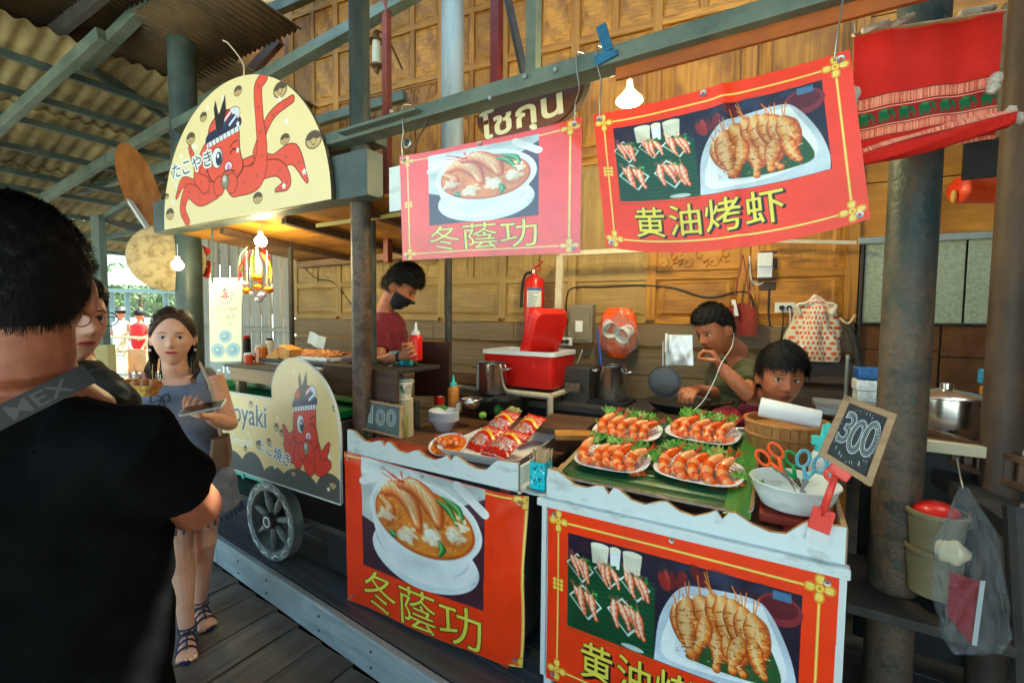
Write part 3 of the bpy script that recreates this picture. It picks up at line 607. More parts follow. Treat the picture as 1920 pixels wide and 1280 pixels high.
# raised platform: planks along the stalls, a painted fascia board and a dark riser
PA = R(-5); PR = np.array([[math.cos(PA), math.sin(PA), 0], [-math.sin(PA), math.cos(PA), 0], [0, 0, 1.]])
PO = np.array([-1.46, 1.32, 0])
def PL(a, b, z=0): return PO+PR[0]*a+PR[1]*b+np.array([0, 0, z])
plat = thing('raised_platform', PL(0, 0), None, None); tag(plat, kind='structure')
pp = None; y = .035; k = 0
while y < 1.75:
    w = rg.uniform(.14, .17); cuts = [-5.4, rg.uniform(-3.4, -2.6), rg.uniform(-1.2, .2), rg.uniform(1.0, 1.6), 3.2]
    for a, b in zip(cuts, cuts[1:]):
        if pp is None: pp = MB().box((0, 0, 0), (1, .15, .03)).build('plank', m_plat, plat, bev=.003, local=True); o = pp
        else: o = rep(pp, 'plank', plat, (0, 0, 0))
        o.location = tuple(PR[0]*(a+b)/2+PR[1]*(y+w/2)+np.array([0, 0, .155+rg.uniform(-.003, .003)])); o.rotation_euler = (0, 0, PA); o.scale = (b-a-.006, (w-.006)/.15, 1)
    y += w
MB().box(PL(-1.1, .95, .07), (8.6, 1.7, .12), PR).build('riser', m_black, plat)
for a, b in ((-4.4, -1.502), (-1.498, 1.4), (1.404, 3.2)): MB().box(PL((a+b)/2, .012, .088), (b-a, .036, .165), PR).build('fascia_board', m_fascia, plat, bev=.006)
MB().box(PL(-5.1, .2, .088), (1.4, .036, .165), PR).build('fascia_board', m_fascia, plat, bev=.006)
rb = MB()
for a in np.arange(-4.2, 3.1, .42): 
    for dz in (.05, .12): rb.cyl(PL(a+.05*math.sin(a*9), -.010, dz), PL(a+.05*math.sin(a*9), -.006, dz), .006, n=6)
t_ = rb.build('nail_heads', m_dark, plat); tag(t_, kind='stuff')

# ================================================================ the carved teak house wall
hw = thing('teak_house_wall', W(-1.9, 0), 'tall carved teak house wall with raised panels behind the food stalls', 'wall')
WAe = (0, 0, WA); hwo = off_of(hw)
def wl(s, z, off=0): return tuple(W(s, z, off)-hwo)
ubox = {}
def wbox(name, s0, s1, z0, z1, off, th, mat, bev=.004, label=None):
    key = (mat.name, bev > 0)
    if key not in ubox:
        ubox[key] = MB().box((0, 0, 0), (1, 1, 1)).build(name, mat, hw, local=True); o = ubox[key]
    else: o = rep(ubox[key], name, hw, (0, 0, 0))
    o.location = wl((s0+s1)/2, (z0+z1)/2, off+th/2); o.rotation_euler = WAe; o.scale = (s1-s0, th, z1-z0)
    if label: o['label'] = label
    return o
def raised(mat):
    """raised panel, unit size, facing -Y: outer ledge, sloped border, flat field"""
    b = MB(); r0, r1 = .5, .36
    for (a, ya, c, yc) in ((.5, 0, .5, -.35), (.5, -.35, .40, -1.0), (.40, -1.0, .37, -.8)):
        P = [(-a, ya, -a), (a, ya, -a), (a, ya, a), (-a, ya, a), (-c, yc, -c), (c, yc, -c), (c, yc, c), (-c, yc, c)]
        b.add(P, [(0, 1, 5, 4), (1, 2, 6, 5), (2, 3, 7, 6), (3, 0, 4, 7)])
    b.add([(-.37, -.8, -.37), (.37, -.8, -.37), (.37, -.8, .37), (-.37, -.8, .37)], [(0, 1, 2, 3)]); return b
rp = {}
def panel(s0, s1, z0, z1, mat, th=.022, name='panel'):
    if mat.name not in rp: rp[mat.name] = raised(mat).build(name, mat, hw, local=True); o = rp[mat.name]
    else: o = rep(rp[mat.name], name, hw, (0, 0, 0))
    o.location = wl((s0+s1)/2, (z0+z1)/2, .0); o.rotation_euler = WAe; o.scale = (s1-s0, th, z1-z0); return o
def carved(s0, s1, z0, z1, mat, seed):
    """panel carved with scrolling leaves in relief"""
    g = random.Random(seed); b = MB(); w, h = s1-s0, z1-z0
    def P(x, z, o): return W(s0+x, z0+z, o)
    b.add([P(0, 0, .004), P(w, 0, .004), P(w, h, .004), P(0, h, .004)], [(0, 1, 2, 3)])
    for k in range(int(w/.075)):
        cx = .04+k*.075; cz = h/2+(.18*h if k % 2 else -.18*h); d = 1 if k % 2 else -1
        pts = [P(cx+.034*(1-t)*math.cos(d*t*7+1)*1.1, cz+h*.28*(1-t)*math.sin(d*t*7+1), .008) for t in np.linspace(0, .92, 12)]; b.tube(pts, [.007]*9+[.006, .005, .003], 5)
        for q in range(3):
            a = g.uniform(0, 6.28); b.tube([P(cx+.03*math.cos(a), cz+h*.22*math.sin(a), .006), P(cx+.05*math.cos(a+.4), cz+h*.36*math.sin(a+.4), .009), P(cx+.06*math.cos(a+.9), max(.01-cz, h*.4*math.sin(a+.9))+cz, .005)], [.006, .008, .001], 5)
    for (a, c, e, f) in ((0, 0, w, 0), (0, h, w, h), (0, 0, 0, h), (w, 0, w, h)): b.bar(P(a, c, .008), P(e, f, .008), .012, .014)
    b.build('carved_panel', mat, hw, smooth='auto')
wbox('backing_board', -4.08, .34, .0, 5.6, -.06, .055, m_wallwood, 0)
mod = .546; NS = 8
for k in range(NS+1):
    s = -4.06+k*mod; lo_mat = m_pale_z if s < -1.2 else m_wallwood_z
    wbox('stile', s-.03, s+.03, 1.53, 2.55, 0, .024, lo_mat); wbox('stile', s-.03, s+.03, 2.55, 5.5, 0, .024, m_wallwood_z)
rails = [1.53, 1.82, 2.62, 3.10, 3.44, 3.86, 4.28, 4.70, 5.12, 5.5]
for k in range(NS):
    s = -4.06+k*mod; a, b = s+.03, s+mod-.03; lowm, lowz = (m_pale, m_pale_z) if s < -1.2 else (m_wallwood, m_wallwood_z)
    for i, z in enumerate(rails):
        if s > -1.4 and i in (3,): continue
        wbox('rail', a, b, z-.025, z+.025, 0, .022, lowm if z < 2.3 else m_wallwood)
    mid = (a+b)/2
    right = s > -1.4
    if not right:
        panel(a, b, 1.555, 1.795, lowm)
        if k in (2,): carved(a, b, 1.86, 2.04, m_pale, k); zt = 2.10; wbox('rail', a, b, 2.05, 2.09, 0, .022, lowm)
        else: zt = 1.845
        wbox('stile', mid-.02, mid+.02, zt, 2.595, 0, .022, lowz)
        panel(a, mid-.02, zt, 2.595, lowz); panel(mid+.02, b, zt, 2.595, lowz)
        wbox('stile', mid-.02, mid+.02, 2.645, 3.075, 0, .022, m_wallwood_z)
        panel(a, mid-.02, 2.645, 3.075, m_wallwood_z); panel(mid+.02, b, 2.645, 3.075, m_wallwood_z)
    else:
        panel(a, b, 1.555, 1.795, lowm)
        if k in (6,): carved(a, b, 1.86, 1.99, m_wallwood, k); zt = 2.05; wbox('rail', a, b, 2.0, 2.04, 0, .022, lowm)
        else: zt = 1.845
        panel(a, b, zt, 2.595, lowz)
        wbox('rail', a, b, 2.645, 2.70, 0, .035, m_wallwood); panel(a+.03, b-.03, 2.72, 3.40, m_wallwood_z, .031+.002*k)
    if not right:
        if k in (1, 2): carved(a, b, 3.135, 3.405, m_wallwood, k+9)
        else: panel(a, mid-.015, 3.125, 3.415, m_wallwood); panel(mid+.015, b, 3.125, 3.415, m_wallwood); wbox('stile', mid-.015, mid+.015, 3.125, 3.415, 0, .022, m_wallwood_z)
    for z0, z1 in zip(rails[4:-1], rails[5:]):
        if z0 > 4.5 and k > 4: continue
        wbox('stile', mid-.02, mid+.02, z0+.025, z1-.025, 0, .022, m_wallwood_z); panel(a, mid-.02, z0+.025, z1-.025, m_wallwood); panel(mid+.02, b, z0+.025, z1-.025, m_wallwood)
for (z0, z1, th, m) in ((1.36, 1.50, .03, m_oldplank), (1.16, 1.335, .012, m_oldplank), (.97, 1.15, .016, m_oldplank), (.78, .96, .012, m_oldplank), (.58, .77, .014, m_oldplank)):
    cut = [-4.1, -2.9+z0*.3, -1.5-z0*.2, -.4+z0*.1, .34]
    for a, b in zip(cut, cut[1:]): wbox('plank', a, b-.005, z0, z1, 0 if z0 > 1.3 else -.004, th, m)
# carved eave board and soffit above the left end of the wall
ev = MB()
for k in range(34):
    s = -4.1+k*.13
    for q in range(2): ev.tube([W(s+q*.06, 4.62, .10), W(s+.03+q*.06, 4.52, .11), W(s+.05+q*.05, 4.58, .10)], [.02, .022, .008], 5)
ev.bar(W(-4.3, 4.66, .10), W(.4, 4.66, .10), .05, .04); ev.build('carved_eave', m_darkwood, hw, smooth='auto')
for k in range(6): MB().bar(W(-4.5, 4.72+k*.09, .16+k*.15), W(1.0, 4.72+k*.09, .16+k*.15), .14, .02).build('soffit_board', m_wallwood, hw)
# porch side of the house left of the wall: brown boards under a sloping roof edge
po = thing('porch_gable', W(-4.2, 3.0, 0), 'brown timber porch gable with braces left of the carved wall', 'porch')
for k in range(13):
    z = 2.78+k*.2; MB().bar(W(-6.0+k*.10, z, -.25), W(-4.13, z, -.25), .19, .02, up=(0, 1, 0)).build('board', m_wallwood, po)
MB().bar(W(-4.12, 2.2, -.02), W(-4.12, 4.9, -.02), .07, .07).build('corner_post', m_wallwood_z, po, bev=.004)
MB().bar(W(-4.15, 3.02, .3), W(-4.6, 3.72, .2), .06, .07).build('brace', m_woodmid, po); MB().bar(W(-6.3, 2.9, .1), W(-4.1, 4.05, .1), .05, .10).build('barge_board', m_darkwood, po)
MB().bar(W(-6.2, 3.15, .18), W(-4.1, 4.25, .18), .012, .03).build('trim', M('rust_red_trim', (.35, .07, .05)), po)
MB().bar(W(-5.9, 3.9, .3), W(-4.1, 3.95, .3), .06, .09).build('tie_beam', m_woodmid, po)
# grey board wall set further back
gw = thing('grey_board_wall', W(-5.2, 0, -.7), 'weathered grey upright board wall left of the carved wall, behind the flower garlands', 'wall')
gp = None
for k in range(15):
    s = -6.9+k*.19
    if gp is None: gp = MB().box((0, 0, 0), (.18, .022, 2.6)).build('board', m_greyboard, gw, bev=.003, local=True); gp.location = tuple(W(s, 1.3, -.7)-off_of(gw))
    else: rep(gp, 'board', gw, W(s, 1.3, -.7)-off_of(gw)+WN*rg.uniform(0, .01))
MB().bar(W(-6.9, 1.36, -.66), W(-4.1, 1.36, -.66), .1, .04).build('ledge', m_greyboard, gw)

# ================================================================ roofs and steelwork
m_cor = M('corrugated_cement', S(112, 98, 66), S(170, 152, 108), rough=.85, sc=(2.5, 2.5, 2.5), bump=.3, bsc=(30, 30, 30), rand=.06)
m_cor2 = M('corrugated_rusty', S(66, 52, 34), S(104, 84, 54), rough=.8, sc=(3, 3, 3), bump=.3, bsc=(30, 30, 30))
rf = thing('corrugated_roof', (-5.5, 2, 3), 'pale corrugated roof on green steel rafters over the walkway at far left', 'roof')
def rz(x): return 2.6+.27*(x+7.5)
def corr(name, x0, x1, y0, y1, zf, amp, wl_, along, mat, parent, n=None):
    b = MB(); L = (y1-y0) if along == 'x' else (x1-x0); n = int(L/wl_*8); V = []; F = []
    for i in range(n+1):
        t = i/n; c = amp*math.cos(2*math.pi*t*L/wl_)
        for q in (0, 1):
            if along == 'x': x = x0+(x1-x0)*q; y = y0+L*t
            else: x = x0+L*t; y = y0+(y1-y0)*q
            V.append((x, y, zf(x, y)+c))
    for i in range(n): F.append((2*i, 2*i+1, 2*i+3, 2*i+2))
    o = b.add(V, F).build(name, mat, parent, smooth=True)
    so_ = o.modifiers.new('solid', 'SOLIDIFY'); so_.thickness = .006; return o
xs = [-8.2, -7.35, -6.4, -5.45, -4.5]
for i in range(4):
    for y0, y1 in ((-1.6, .6), (.55, 2.9), (2.85, 5.2), (5.15, 7.6)): corr('roof_sheet', xs[i]-.08, xs[i+1]+.06, y0, y1, lambda x, y, i=i: rz(x)+.012*i+(.03 if i else 0), .015, .105, 'x', m_cor, rf)
for x in (-8.1, -7.6, -7.1, -6.62, -6.3, -5.85, -5.4, -5.05, -4.65): MB().bar((x, -1.6, rz(x)-.06), (x, 7.6, rz(x)-.06), .035, .05).build('purlin', m_greendk, rf)
for y, dy in ((-.9, .1), (1.05, .28), (1.75, .4), (3.4, .4), (5.2, .4)): MB().bar((-8.2, y-dy, rz(-8.2)-.14), (-4.0, y+dy, rz(-4.0)-.14), .055, .085).build('rafter', m_green, rf, bev=.004)
r2 = thing('upper_corrugated_roof', (-5, -.3, 3.6), 'dark brown ribbed roof above the steel ridge at the top left corner, with unseen shade sheets added over the stall', 'roof')
for x0, x1 in ((-8.5, -6.1), (-6.16, -4.0), (-4.06, -2.6)): corr('roof_sheet', x0, x1, -2.2, 1.5, lambda x, y: 3.62+.17*(1.4-y)-.02*(x+4), .012, .06, 'y', m_cor2, r2)
corr('roof_sheet', -5.4, -2.9, 1.45, 2.05,  lambda x, y: 3.56-.1*(y-1.4), .012, .06, 'y', m_cor2, r2)
MB().bar((-8.5, 1.38, 3.38), (-4.55, 1.42, 3.44), .09, .06).build('edge_beam', m_green, r2); MB().bar((-8.5, 1.25, 3.6), (-2.6, 1.3, 3.6), .04, .12).build('edge_beam', m_dark, r2)
MB().bar((-8.5, .6, 3.66), (-2.6, .65, 3.66), .04, .12).build('edge_beam', m_dark, r2)
for x0, x1 in ((-2.62, -.6), (-.64, 1.4), (1.36, 3.4)): corr('roof_sheet', x0, x1, -2.2, 1.75, lambda x, y: 3.50+.06*(1.4-y), .012, .075, 'y', m_cor2, r2)  # unseen sheets added over the stall to block skylight from above
corr('roof_sheet', -6.2, -3.7, 2.0, 2.9, lambda x, y: 3.50-.1*(y-2.0), .012, .06, 'y', m_cor2, r2)
nd = np.array([-4.58, 1.42, 3.40])
tr = thing('steel_truss', nd, 'grey green steel truss members meeting at a corner under the dark roof', 'truss')
MB().bar(nd, D(305, -20, 3.0), .075, .075).build('strut', m_green, tr, bev=.004); MB().bar(nd+(.05, .02, -.03), D(325, 228, 4.3), .04, .06).build('strut', m_greendk, tr, bev=.003)
MB().bar(nd-(.02, 0, 0), D(-30, 160, 4.2), .06, .08).build('strut', m_green, tr, bev=.004); MB().bar(D(225, 142, 4.6), D(600, -18, 3.9), .07, .09).build('strut', m_green, tr, bev=.004)
MB().bar(D(-10, 285, 4.9), D(225, 132, 4.7), .07, .09).build('strut', m_green, tr, bev=.004)
r3 = thing('ribbed_roof_edge', D(360, 50, 4.6), 'sunlit ribbed roof edge showing above the steel strut at upper left', 'roof')
a_ = D(235, 112, 4.9); b_ = D(500, -10, 4.3)
e = MB(); n = 60; V = []; F = []
for i in range(n+1):
    p = a_+(b_-a_)*i/n
    for q in (0, 1): V.append(p+np.array([.1*q, .35*q, .2*q+.03*math.cos(i*2*math.pi/2.6)-.0]))
for i in range(n): F.append((2*i, 2*i+1, 2*i+3, 2*i+2))
e.add(V, F).build('roof_sheet', M('pale_ribbed', (.6, .56, .46), (.7, .66, .54), rough=.8), r3)
def column(name, p, r, z0, z1, mat, label, collars=()):
    root = thing(name, (p[0], p[1], z0), label, 'column', None)
    b = MB(); zz = np.linspace(z0, z1, 24); b.tube([(p[0], p[1], z) for z in zz], r, 28, flat=1).build('shaft', mat, root, smooth='auto')
    for z, rr, h in collars: MB().cyl((p[0], p[1], z), (p[0], p[1], z+h), rr, n=28).build('collar', mat, root, smooth='auto')
    return root
def paint_col(name, top, mid, low, z_a, z_b, sp=(9, 9, 4)):
    """paint that wears through to rust lower down"""
    m = M(name, top, mid, rough=.5, sc=sp, bump=.4, bsc=(60, 60, 60), lo=.4, hi=.62); N = m.node_tree.nodes; L = m.node_tree.links; b = N['Principled BSDF']; src = b.inputs['Base Color'].links[0].from_socket
    tc = N.new('ShaderNodeTexCoord'); sx = N.new('ShaderNodeSeparateXYZ'); L.new(tc.outputs['Object'], sx.inputs[0]); no = N.new('ShaderNodeTexNoise'); no.inputs['Scale'].default_value = 5; no.inputs['Detail'].default_value = 8; L.new(tc.outputs['Object'], no.inputs['Vector'])
    ad = N.new('ShaderNodeMath'); ad.operation = 'MULTIPLY_ADD'; L.new(no.outputs['Fac'], ad.inputs[0]); ad.inputs[1].default_value = 1.6; L.new(sx.outputs['Z'], ad.inputs[2])
    mr = N.new('ShaderNodeMapRange'); mr.inputs['From Min'].default_value = z_b+.8; mr.inputs['From Max'].default_value = z_a+.8; L.new(ad.outputs[0], mr.inputs[0])
    mx = N.new('ShaderNodeMixRGB'); L.new(mr.outputs[0], mx.inputs[0]); c4 = N.new('ShaderNodeValToRGB'); e4 = c4.color_ramp.elements; e4[0].position = .38; e4[0].color = (*[q*.62 for q in low], 1); e4[1].position = .66; e4[1].color = (*S(70, 84, 70), 1)
    for ps, cc in ((.45, low), (.52, S(108, 86, 68)), (.58, [q*.85 for q in low])): x_ = e4.new(ps); x_.color = (*cc, 1)
    n4 = N.new('ShaderNodeTexNoise'); n4.inputs['Scale'].default_value = 11; n4.inputs['Detail'].default_value = 9; n4.inputs['Roughness'].default_value = .7; L.new(tc.outputs['Object'], n4.inputs['Vector']); L.new(n4.outputs['Fac'], c4.inputs[0]); L.new(c4.outputs[0], mx.inputs[1]); L.new(src, mx.inputs[2]); mr.interpolation_type = 'SMOOTHSTEP'; L.new(mx.outputs[0], b.inputs['Base Color']); return m
m_colR = paint_col('peeling_green_column', S(40, 56, 60), S(78, 78, 72), S(88, 78, 66), 1.75, 1.0, (14, 14, 5))
column('steel_column', onY(1700, 600, 1.95), .067, .17, 3.6, m_colR, 'thick round steel column with peeling blue green paint, right of the 300 price board')
column('steel_column', D(347, 300, 3.4), .088, .17, 4.1, m_greendk, 'thick dark green round column behind the arched octopus sign')
column('steel_post', (-1.80, 1.58), .048, .165, 3.9, paint_col('rusty_post_paint', S(44, 54, 54), S(66, 70, 64), S(84, 62, 50), 2.3, 1.6, (12, 12, 4)), 'dark rusty round post at the left corner of the soup counter', [(2.1, .056, .03)])
gc = D(849, 100, 3.1); cz = 2.55
gt = thing('galvanised_pipe', (gc[0], gc[1], 2.45), 'fat pale galvanised pipe with a flared foot above the soup banner', 'pipe')
MB().tube([(gc[0], gc[1], z) for z in np.linspace(2.62, 4.5, 12)], .078, 24).build('shaft', m_galv, gt, smooth='auto'); MB().lathe([(.079, .17), (.085, .14), (.12, .0), (.118, 0)], (gc[0], gc[1], 2.45), 24).build('flared_foot', m_rust, gt, smooth='auto')
tp = D(841, 560, 2.75); column('thin_post', (tp[0], tp[1]), .021, .165, 2.5, m_dark, 'thin dark iron post behind the soup banner, left of the fire extinguisher')
tp2 = onY(697, 500, 1.75); column('thin_post', (tp2[0], tp2[1]), .023, .165, 2.1, m_greendk, 'thin green post just right of the rusty post at the grill')
tp3 = D(545, 500, 3.3); column('thin_post', (tp3[0], tp3[1]), .018, .165, 2.2, m_dark, 'thin dark post between the garlands and the rusty post')
# square bars seen above the main beam
for u, w, mat, d, z0, lab in ((725, .045, M('red_oxide_steel', S(110, 48, 36), S(134, 64, 46), rough=.5), 3.0, 1.9, 'slim red oxide steel upright beside the wall lantern'), (931, .055, M('maroon_steel', S(84, 26, 26), S(110, 36, 32), rough=.5), 2.6, 2.36, 'maroon steel upright rising from the main beam'), (1000, .06, m_green, 2.3, 2.36, 'grey green steel upright rising from the main beam, right of the maroon one')):
    p = D(u, 100, d); tag(MB().box((p[0], p[1], (z0+4.4)/2), (w, w, 4.4-z0)).build('steel_upright', mat, bev=.003), lab, 'upright')
b_ = MB().bar(D(948, -20, 2.75), D(983, 140, 2.5), .035, .035).build('brace_bar', m_dark); tag(b_, 'dark slanting brace bar between the maroon and green uprights', 'bar')
mb = thing('main_beam', (-1, 1.5, 2.4), 'long grey green steel box beam holding the hanging banners', 'beam')
MB().bar((-1.96, 1.50, 2.375), (.9, 1.50, 2.395), .055, .085, up=(0, 1, 0)).build('beam', m_green, mb, bev=.004); MB().bar((-1.76, 1.462, 2.37), (-1.30, 1.465, 2.374), .012, .095, up=(0, 1, 0)).build('splice_plate', m_green, mb)
MB().bar((-.5, 1.50, 2.345), (.9, 1.505, 2.350), .05, .014, up=(0, 1, 0)).build('rusty_underside', M('orange_primer', S(176, 92, 30), S(150, 80, 36), rough=.6), mb)
for i, (u, v) in enumerate(((735, 210), (920, 185), (1042, 132), (985, 145))):
    p = onY(u, v, 1.455); MB().cyl(p, p+(0, -.008, 0), .008, n=8).build('bolt', m_wire, mb)
b2 = MB().bar(D(330, 240, 3.3), D(800, -25, 2.95), .075, .075, up=(0, 1, 0)).build('diagonal_beam', m_green, bev=.004); tag(b2, 'speckled grey green diagonal beam crossing in front of the upper wall', 'beam')
b3 = MB().bar(D(105, 372, 5.2), D(760, 180, 3.5), .06, .07).build('cross_beam', m_green, bev=.004); tag(b3, 'grey cross beam running behind the octopus sign to the far roof', 'beam')
b5 = MB().bar((-2.1, 1.62, 2.40), (-1.7, 1.62, 2.395), .06, .08, up=(0, 1, 0)).build('beam_stub', m_greendk, bev=.003); tag(b5, 'short beam stub wired to the rusty post', 'beam')
# wires tied round things
def wire(name, pts, r, mat, label, cat='wire'):
    return tag(MB().tube(smoothpts(pts, 6), r, 6).build(name, mat, smooth=True), label, cat)
# ================================================================ the food counters
def scallop(n_rep, w):
    """top edge of the fascia boards: (x 0..1, drop)"""
    K = [(0, 0), (.05, -.002), (.085, -.02), (.12, -.038), (.17, -.04), (.215, -.024), (.24, -.022), (.26, -.045), (.28, -.02), (.30, -.022), (.35, -.05), (.40, -.055), (.45, -.035), (.475, -.03), (.52, -.052), (.57, -.058), (.615, -.04), (.64, -.026), (.66, -.048), (.68, -.024), (.70, -.022), (.75, -.045), (.80, -.056), (.845, -.052), (.87, -.03), (.90, -.006), (1, 0)]
    return [(a*w, b) for a, b in K]
def fascia(parent, x0, x1, z0, z1, y, th=.014):
    pts = scallop(1, x1-x0); poly = [(x0, z0), (x1, z0)]+[(x0+a, z1+b) for a, b in pts[::-1]]
    A = np.array([[1, 0, 0], [0, 0, 1], [0, -1, 0]])     # local x->X, local y->Z, local z->-Y
    return MB().prism(poly, th, (0, y+th/2, 0), A, 0, 1).build('scalloped_board', [m_white, m_edge], parent)
def slab(parent, name, x0, x1, y0, y1, z0, z1, mat, bev=.003, label=None): return MB().box(((x0+x1)/2, (y0+y1)/2, (z0+z1)/2), (x1-x0, y1-y0, z1-z0)).build(name, mat, parent, bev=bev, label=label)
m_top = wood('counter_top', (.10, .04, .022), (.22, .10, .05), 'x', 20, .1, .35, .2); m_cloth = M('dark_red_cloth', (.30, .035, .02), (.42, .06, .03), rough=.7, sc=(10, 10, 10))
lc = thing('soup_counter', (-1.3, 1.8, .17), 'left food counter with white scalloped board and red legs, soup poster on its front', 'counter')
slab(lc, 'counter_top', -1.76, -.84, 1.475, 2.42, .905, .93, m_top); fascia(lc, -1.765, -.828, .895, 1.005, 1.462)
slab(lc, 'end_board', -.842, -.828, 1.472, 1.66, .88, .985, m_white); slab(lc, 'ledge', -.825, -.70, 1.47, 1.75, .895, .91, m_edge)
slab(lc, 'liner', -1.74, -1.2, 1.485, 1.62, .931, .936, m_cloth, 0)
for x in (-1.66, -.90):
    for y in (1.50, 2.36): slab(lc, 'leg', x-.022, x+.022, y-.022, y+.022, .17, .90, m_redwood)
slab(lc, 'side_panel', -.845, -.835, 1.50, 2.38, .28, .88, m_dark); slab(lc, 'side_panel', -1.755, -1.745, 1.50, 2.38, .28, .88, m_dark); slab(lc, 'front_panel', -1.74, -.85, 1.482, 1.492, .30, .89, m_dark)
rc = thing('prawn_counter', (-.27, 1.9, .17), 'right food counter with white scalloped board and long ledge, prawn poster on its front', 'counter')
slab(rc, 'counter_top', -.70, .15, 1.475, 2.26, .905, .93, m_top); fascia(rc, -.705, .160, .90, 1.008, 1.455)
slab(rc, 'ledge_moulding', -.735, .172, 1.425, 1.462, .878, .906, m_white, .004); slab(rc, 'liner', .02, .15, 1.475, 1.70, .931, .937, m_cloth, 0)
slab(rc, 'end_board', .152, .166, 1.462, 2.26, .90, 1.0, m_woodmid); slab(rc, 'end_board', -.716, -.704, 1.462, 2.26, .90, .975, m_white)
for x in (-.70, .145):
    for y in (1.475, 2.23): slab(rc, 'leg', x-.016, x+.016, y-.016, y+.016, .17, .90, m_plwhite)
slab(rc, 'side_panel', .150, .160, 1.49, 2.24, .22, .88, m_dark); slab(rc, 'side_panel', -.722, -.716, 1.50, 2.24, .22, .88, m_dark)
tg = MB().box((.167, 1.64, .955), (.004, .10, .06)).build('number_tape', imat('tape_print', scribble_art(120, 70, (200, 180, 140), [(40, 40, 44), (200, 60, 40)], 4, 10).image('tape_print')), rc)
# nails, frames
nb = MB()
for x in (-1.74, -1.3, -.85, .15, -.69): nb.cyl((x, 1.452, .915), (x, 1.448, .915), .004, n=6)
# ================================================================ printed vinyl
im_soup = soup_art().image('soup_print'); im_prawn = prawn_art().image('prawn_print'); m_soup = imat('soup_vinyl', im_soup, .3, .12, .1, 14); m_prawn = imat('prawn_vinyl', im_prawn, .3, .12, .1, 14); m_soup2 = imat('soup_vinyl_glossy', im_soup, .25, .05, 1., 9, 1.)
def vinyl(name, TL, TR, BR, BL, mat, label, nu=60, nv=40, sagt=0., sagb=0., rip=None, win=(0, 1, 0, 1), cat='banner', grommet=True, th=.0015):
    TL, TR, BR, BL = [np.array(p, float) for p in (TL, TR, BR, BL)]
    def f(u, v):
        p = BL*(1-u)*(1-v)+BR*u*(1-v)+TR*u*v+TL*(1-u)*v; p = p+np.array([0, 0, -(sagt*v+sagb*(1-v))*4*u*(1-u)])
        if rip: p = p+np.array([0, rip(u, v), 0])
        return p
    root = thing(name, (BL+BR)/2, label, cat)
    MB().grid(f, nu, nv, 0, th, (0, 1, 0), 1).build('sheet', [mat, m_foam], root, smooth=False)
    me = root.children[0].data; me.shade_smooth(); q = np.zeros(len(me.loops)*2, np.float32); me.uv_layers[0].data.foreach_get('uv', q); q = q.reshape(-1, 2); q[:, 0] = win[0]+(win[1]-win[0])*q[:, 0]; q[:, 1] = win[2]+(win[3]-win[2])*q[:, 1]; me.uv_layers[0].data.foreach_set('uv', q.ravel())
    if grommet:
        for u, v in ((.03, .96), (.97, .96), (.03, .04), (.97, .04), (.5, .975)):
            c = f(u, v); MB().lathe([(.004, -.002), (.009, -.003), (.009, 0), (.004, 0)], c+(0, -.0005, 0), 12, np.array([[1, 0, 0], [0, 0, 1], [0, 1, 0]])).build('eyelet', m_wire, root)
    return root, f
def crease(u, v, s=0): return .004*math.sin(9*u+4*v+s)*math.exp(-3*v*(1-v))+.003*math.sin(23*u*v+s)
def rip_ll(u, v):
    y = .006*math.sin(3*math.pi*u)*(.4+.6*(1-v))-.002
    for (cu, cv, an, a) in ((0, 1, -.9, .006), (0, 1, -.5, .006), (1, 1, -2.4, .006), (0, 1, -1.25, .004), (1, .55, -2.0, .008), (1, .6, -2.5, .006)):
        du, dv = u-cu, (v-cv)*.75; d = abs(du*math.sin(an)-dv*math.cos(an)); r = math.hypot(du, dv); y -= a*math.exp(-(d/.018)**2)*math.exp(-r*3.2)*min(1, r*14)
    if u > .86: y += (u-.86)**2*1.6*(1+.3*math.sin(8*v))
    return y
vinyl('soup_poster', (-1.775, 1.448, .902), (-.800, 1.448, .875), (-.815, 1.448, .205), (-1.765, 1.448, .175), m_soup, 'creased red vinyl poster of a bowl of prawn soup on the left counter front', sagb=.0, rip=rip_ll, cat='poster', win=(.085, .955, .065, .96))
vinyl('prawn_poster', (-.700, 1.448, .876), (.150, 1.448, .876), (.150, 1.448, .235), (-.700, 1.448, .235), m_prawn, 'red vinyl poster of grilled prawns on the right counter front', rip=lambda u, v: .003*math.sin(7*u+1)*math.sin(4*v), cat='poster')
for x in (-.716, .158): tag(MB().box((x, 1.455, .56), (.018, .012, .64)).build('poster_frame_strip', m_plwhite), 'white strip framing the %s edge of the grilled prawn poster' % ('left' if x < 0 else 'right'), 'frame strip')
r1, f1 = vinyl('soup_banner', (-1.434, 1.47, 2.224), (-.597, 1.452, 2.206), (-.590, 1.44, 1.760), (-1.424, 1.475, 1.783), m_soup2, 'shiny red hanging banner of a bowl of prawn soup, washed out by glare', rip=lambda u, v: .008*math.sin(math.pi*u)+.003*math.sin(11*u), sagt=.005, sagb=-.004)
r2_, f2 = vinyl('prawn_banner', (-.562, 1.46, 2.210), (.118, 1.45, 2.224), (.178, 1.46, 1.802), (-.506, 1.45, 1.776), m_prawn, 'large bowed red hanging banner of grilled prawns under the beam', rip=lambda u, v: -.02*math.sin(math.pi*u)-.010*math.exp(-((u-.57)/.03)**2)+.004*math.sin(9*u), sagt=.020, sagb=.048)
wb = MB().box((-1.47, 1.50, 2.10), (.10, .012, .19)).build('white_plate', m_white); tag(wb, 'small white board peeking out left of the soup banner', 'board')
wi = 0
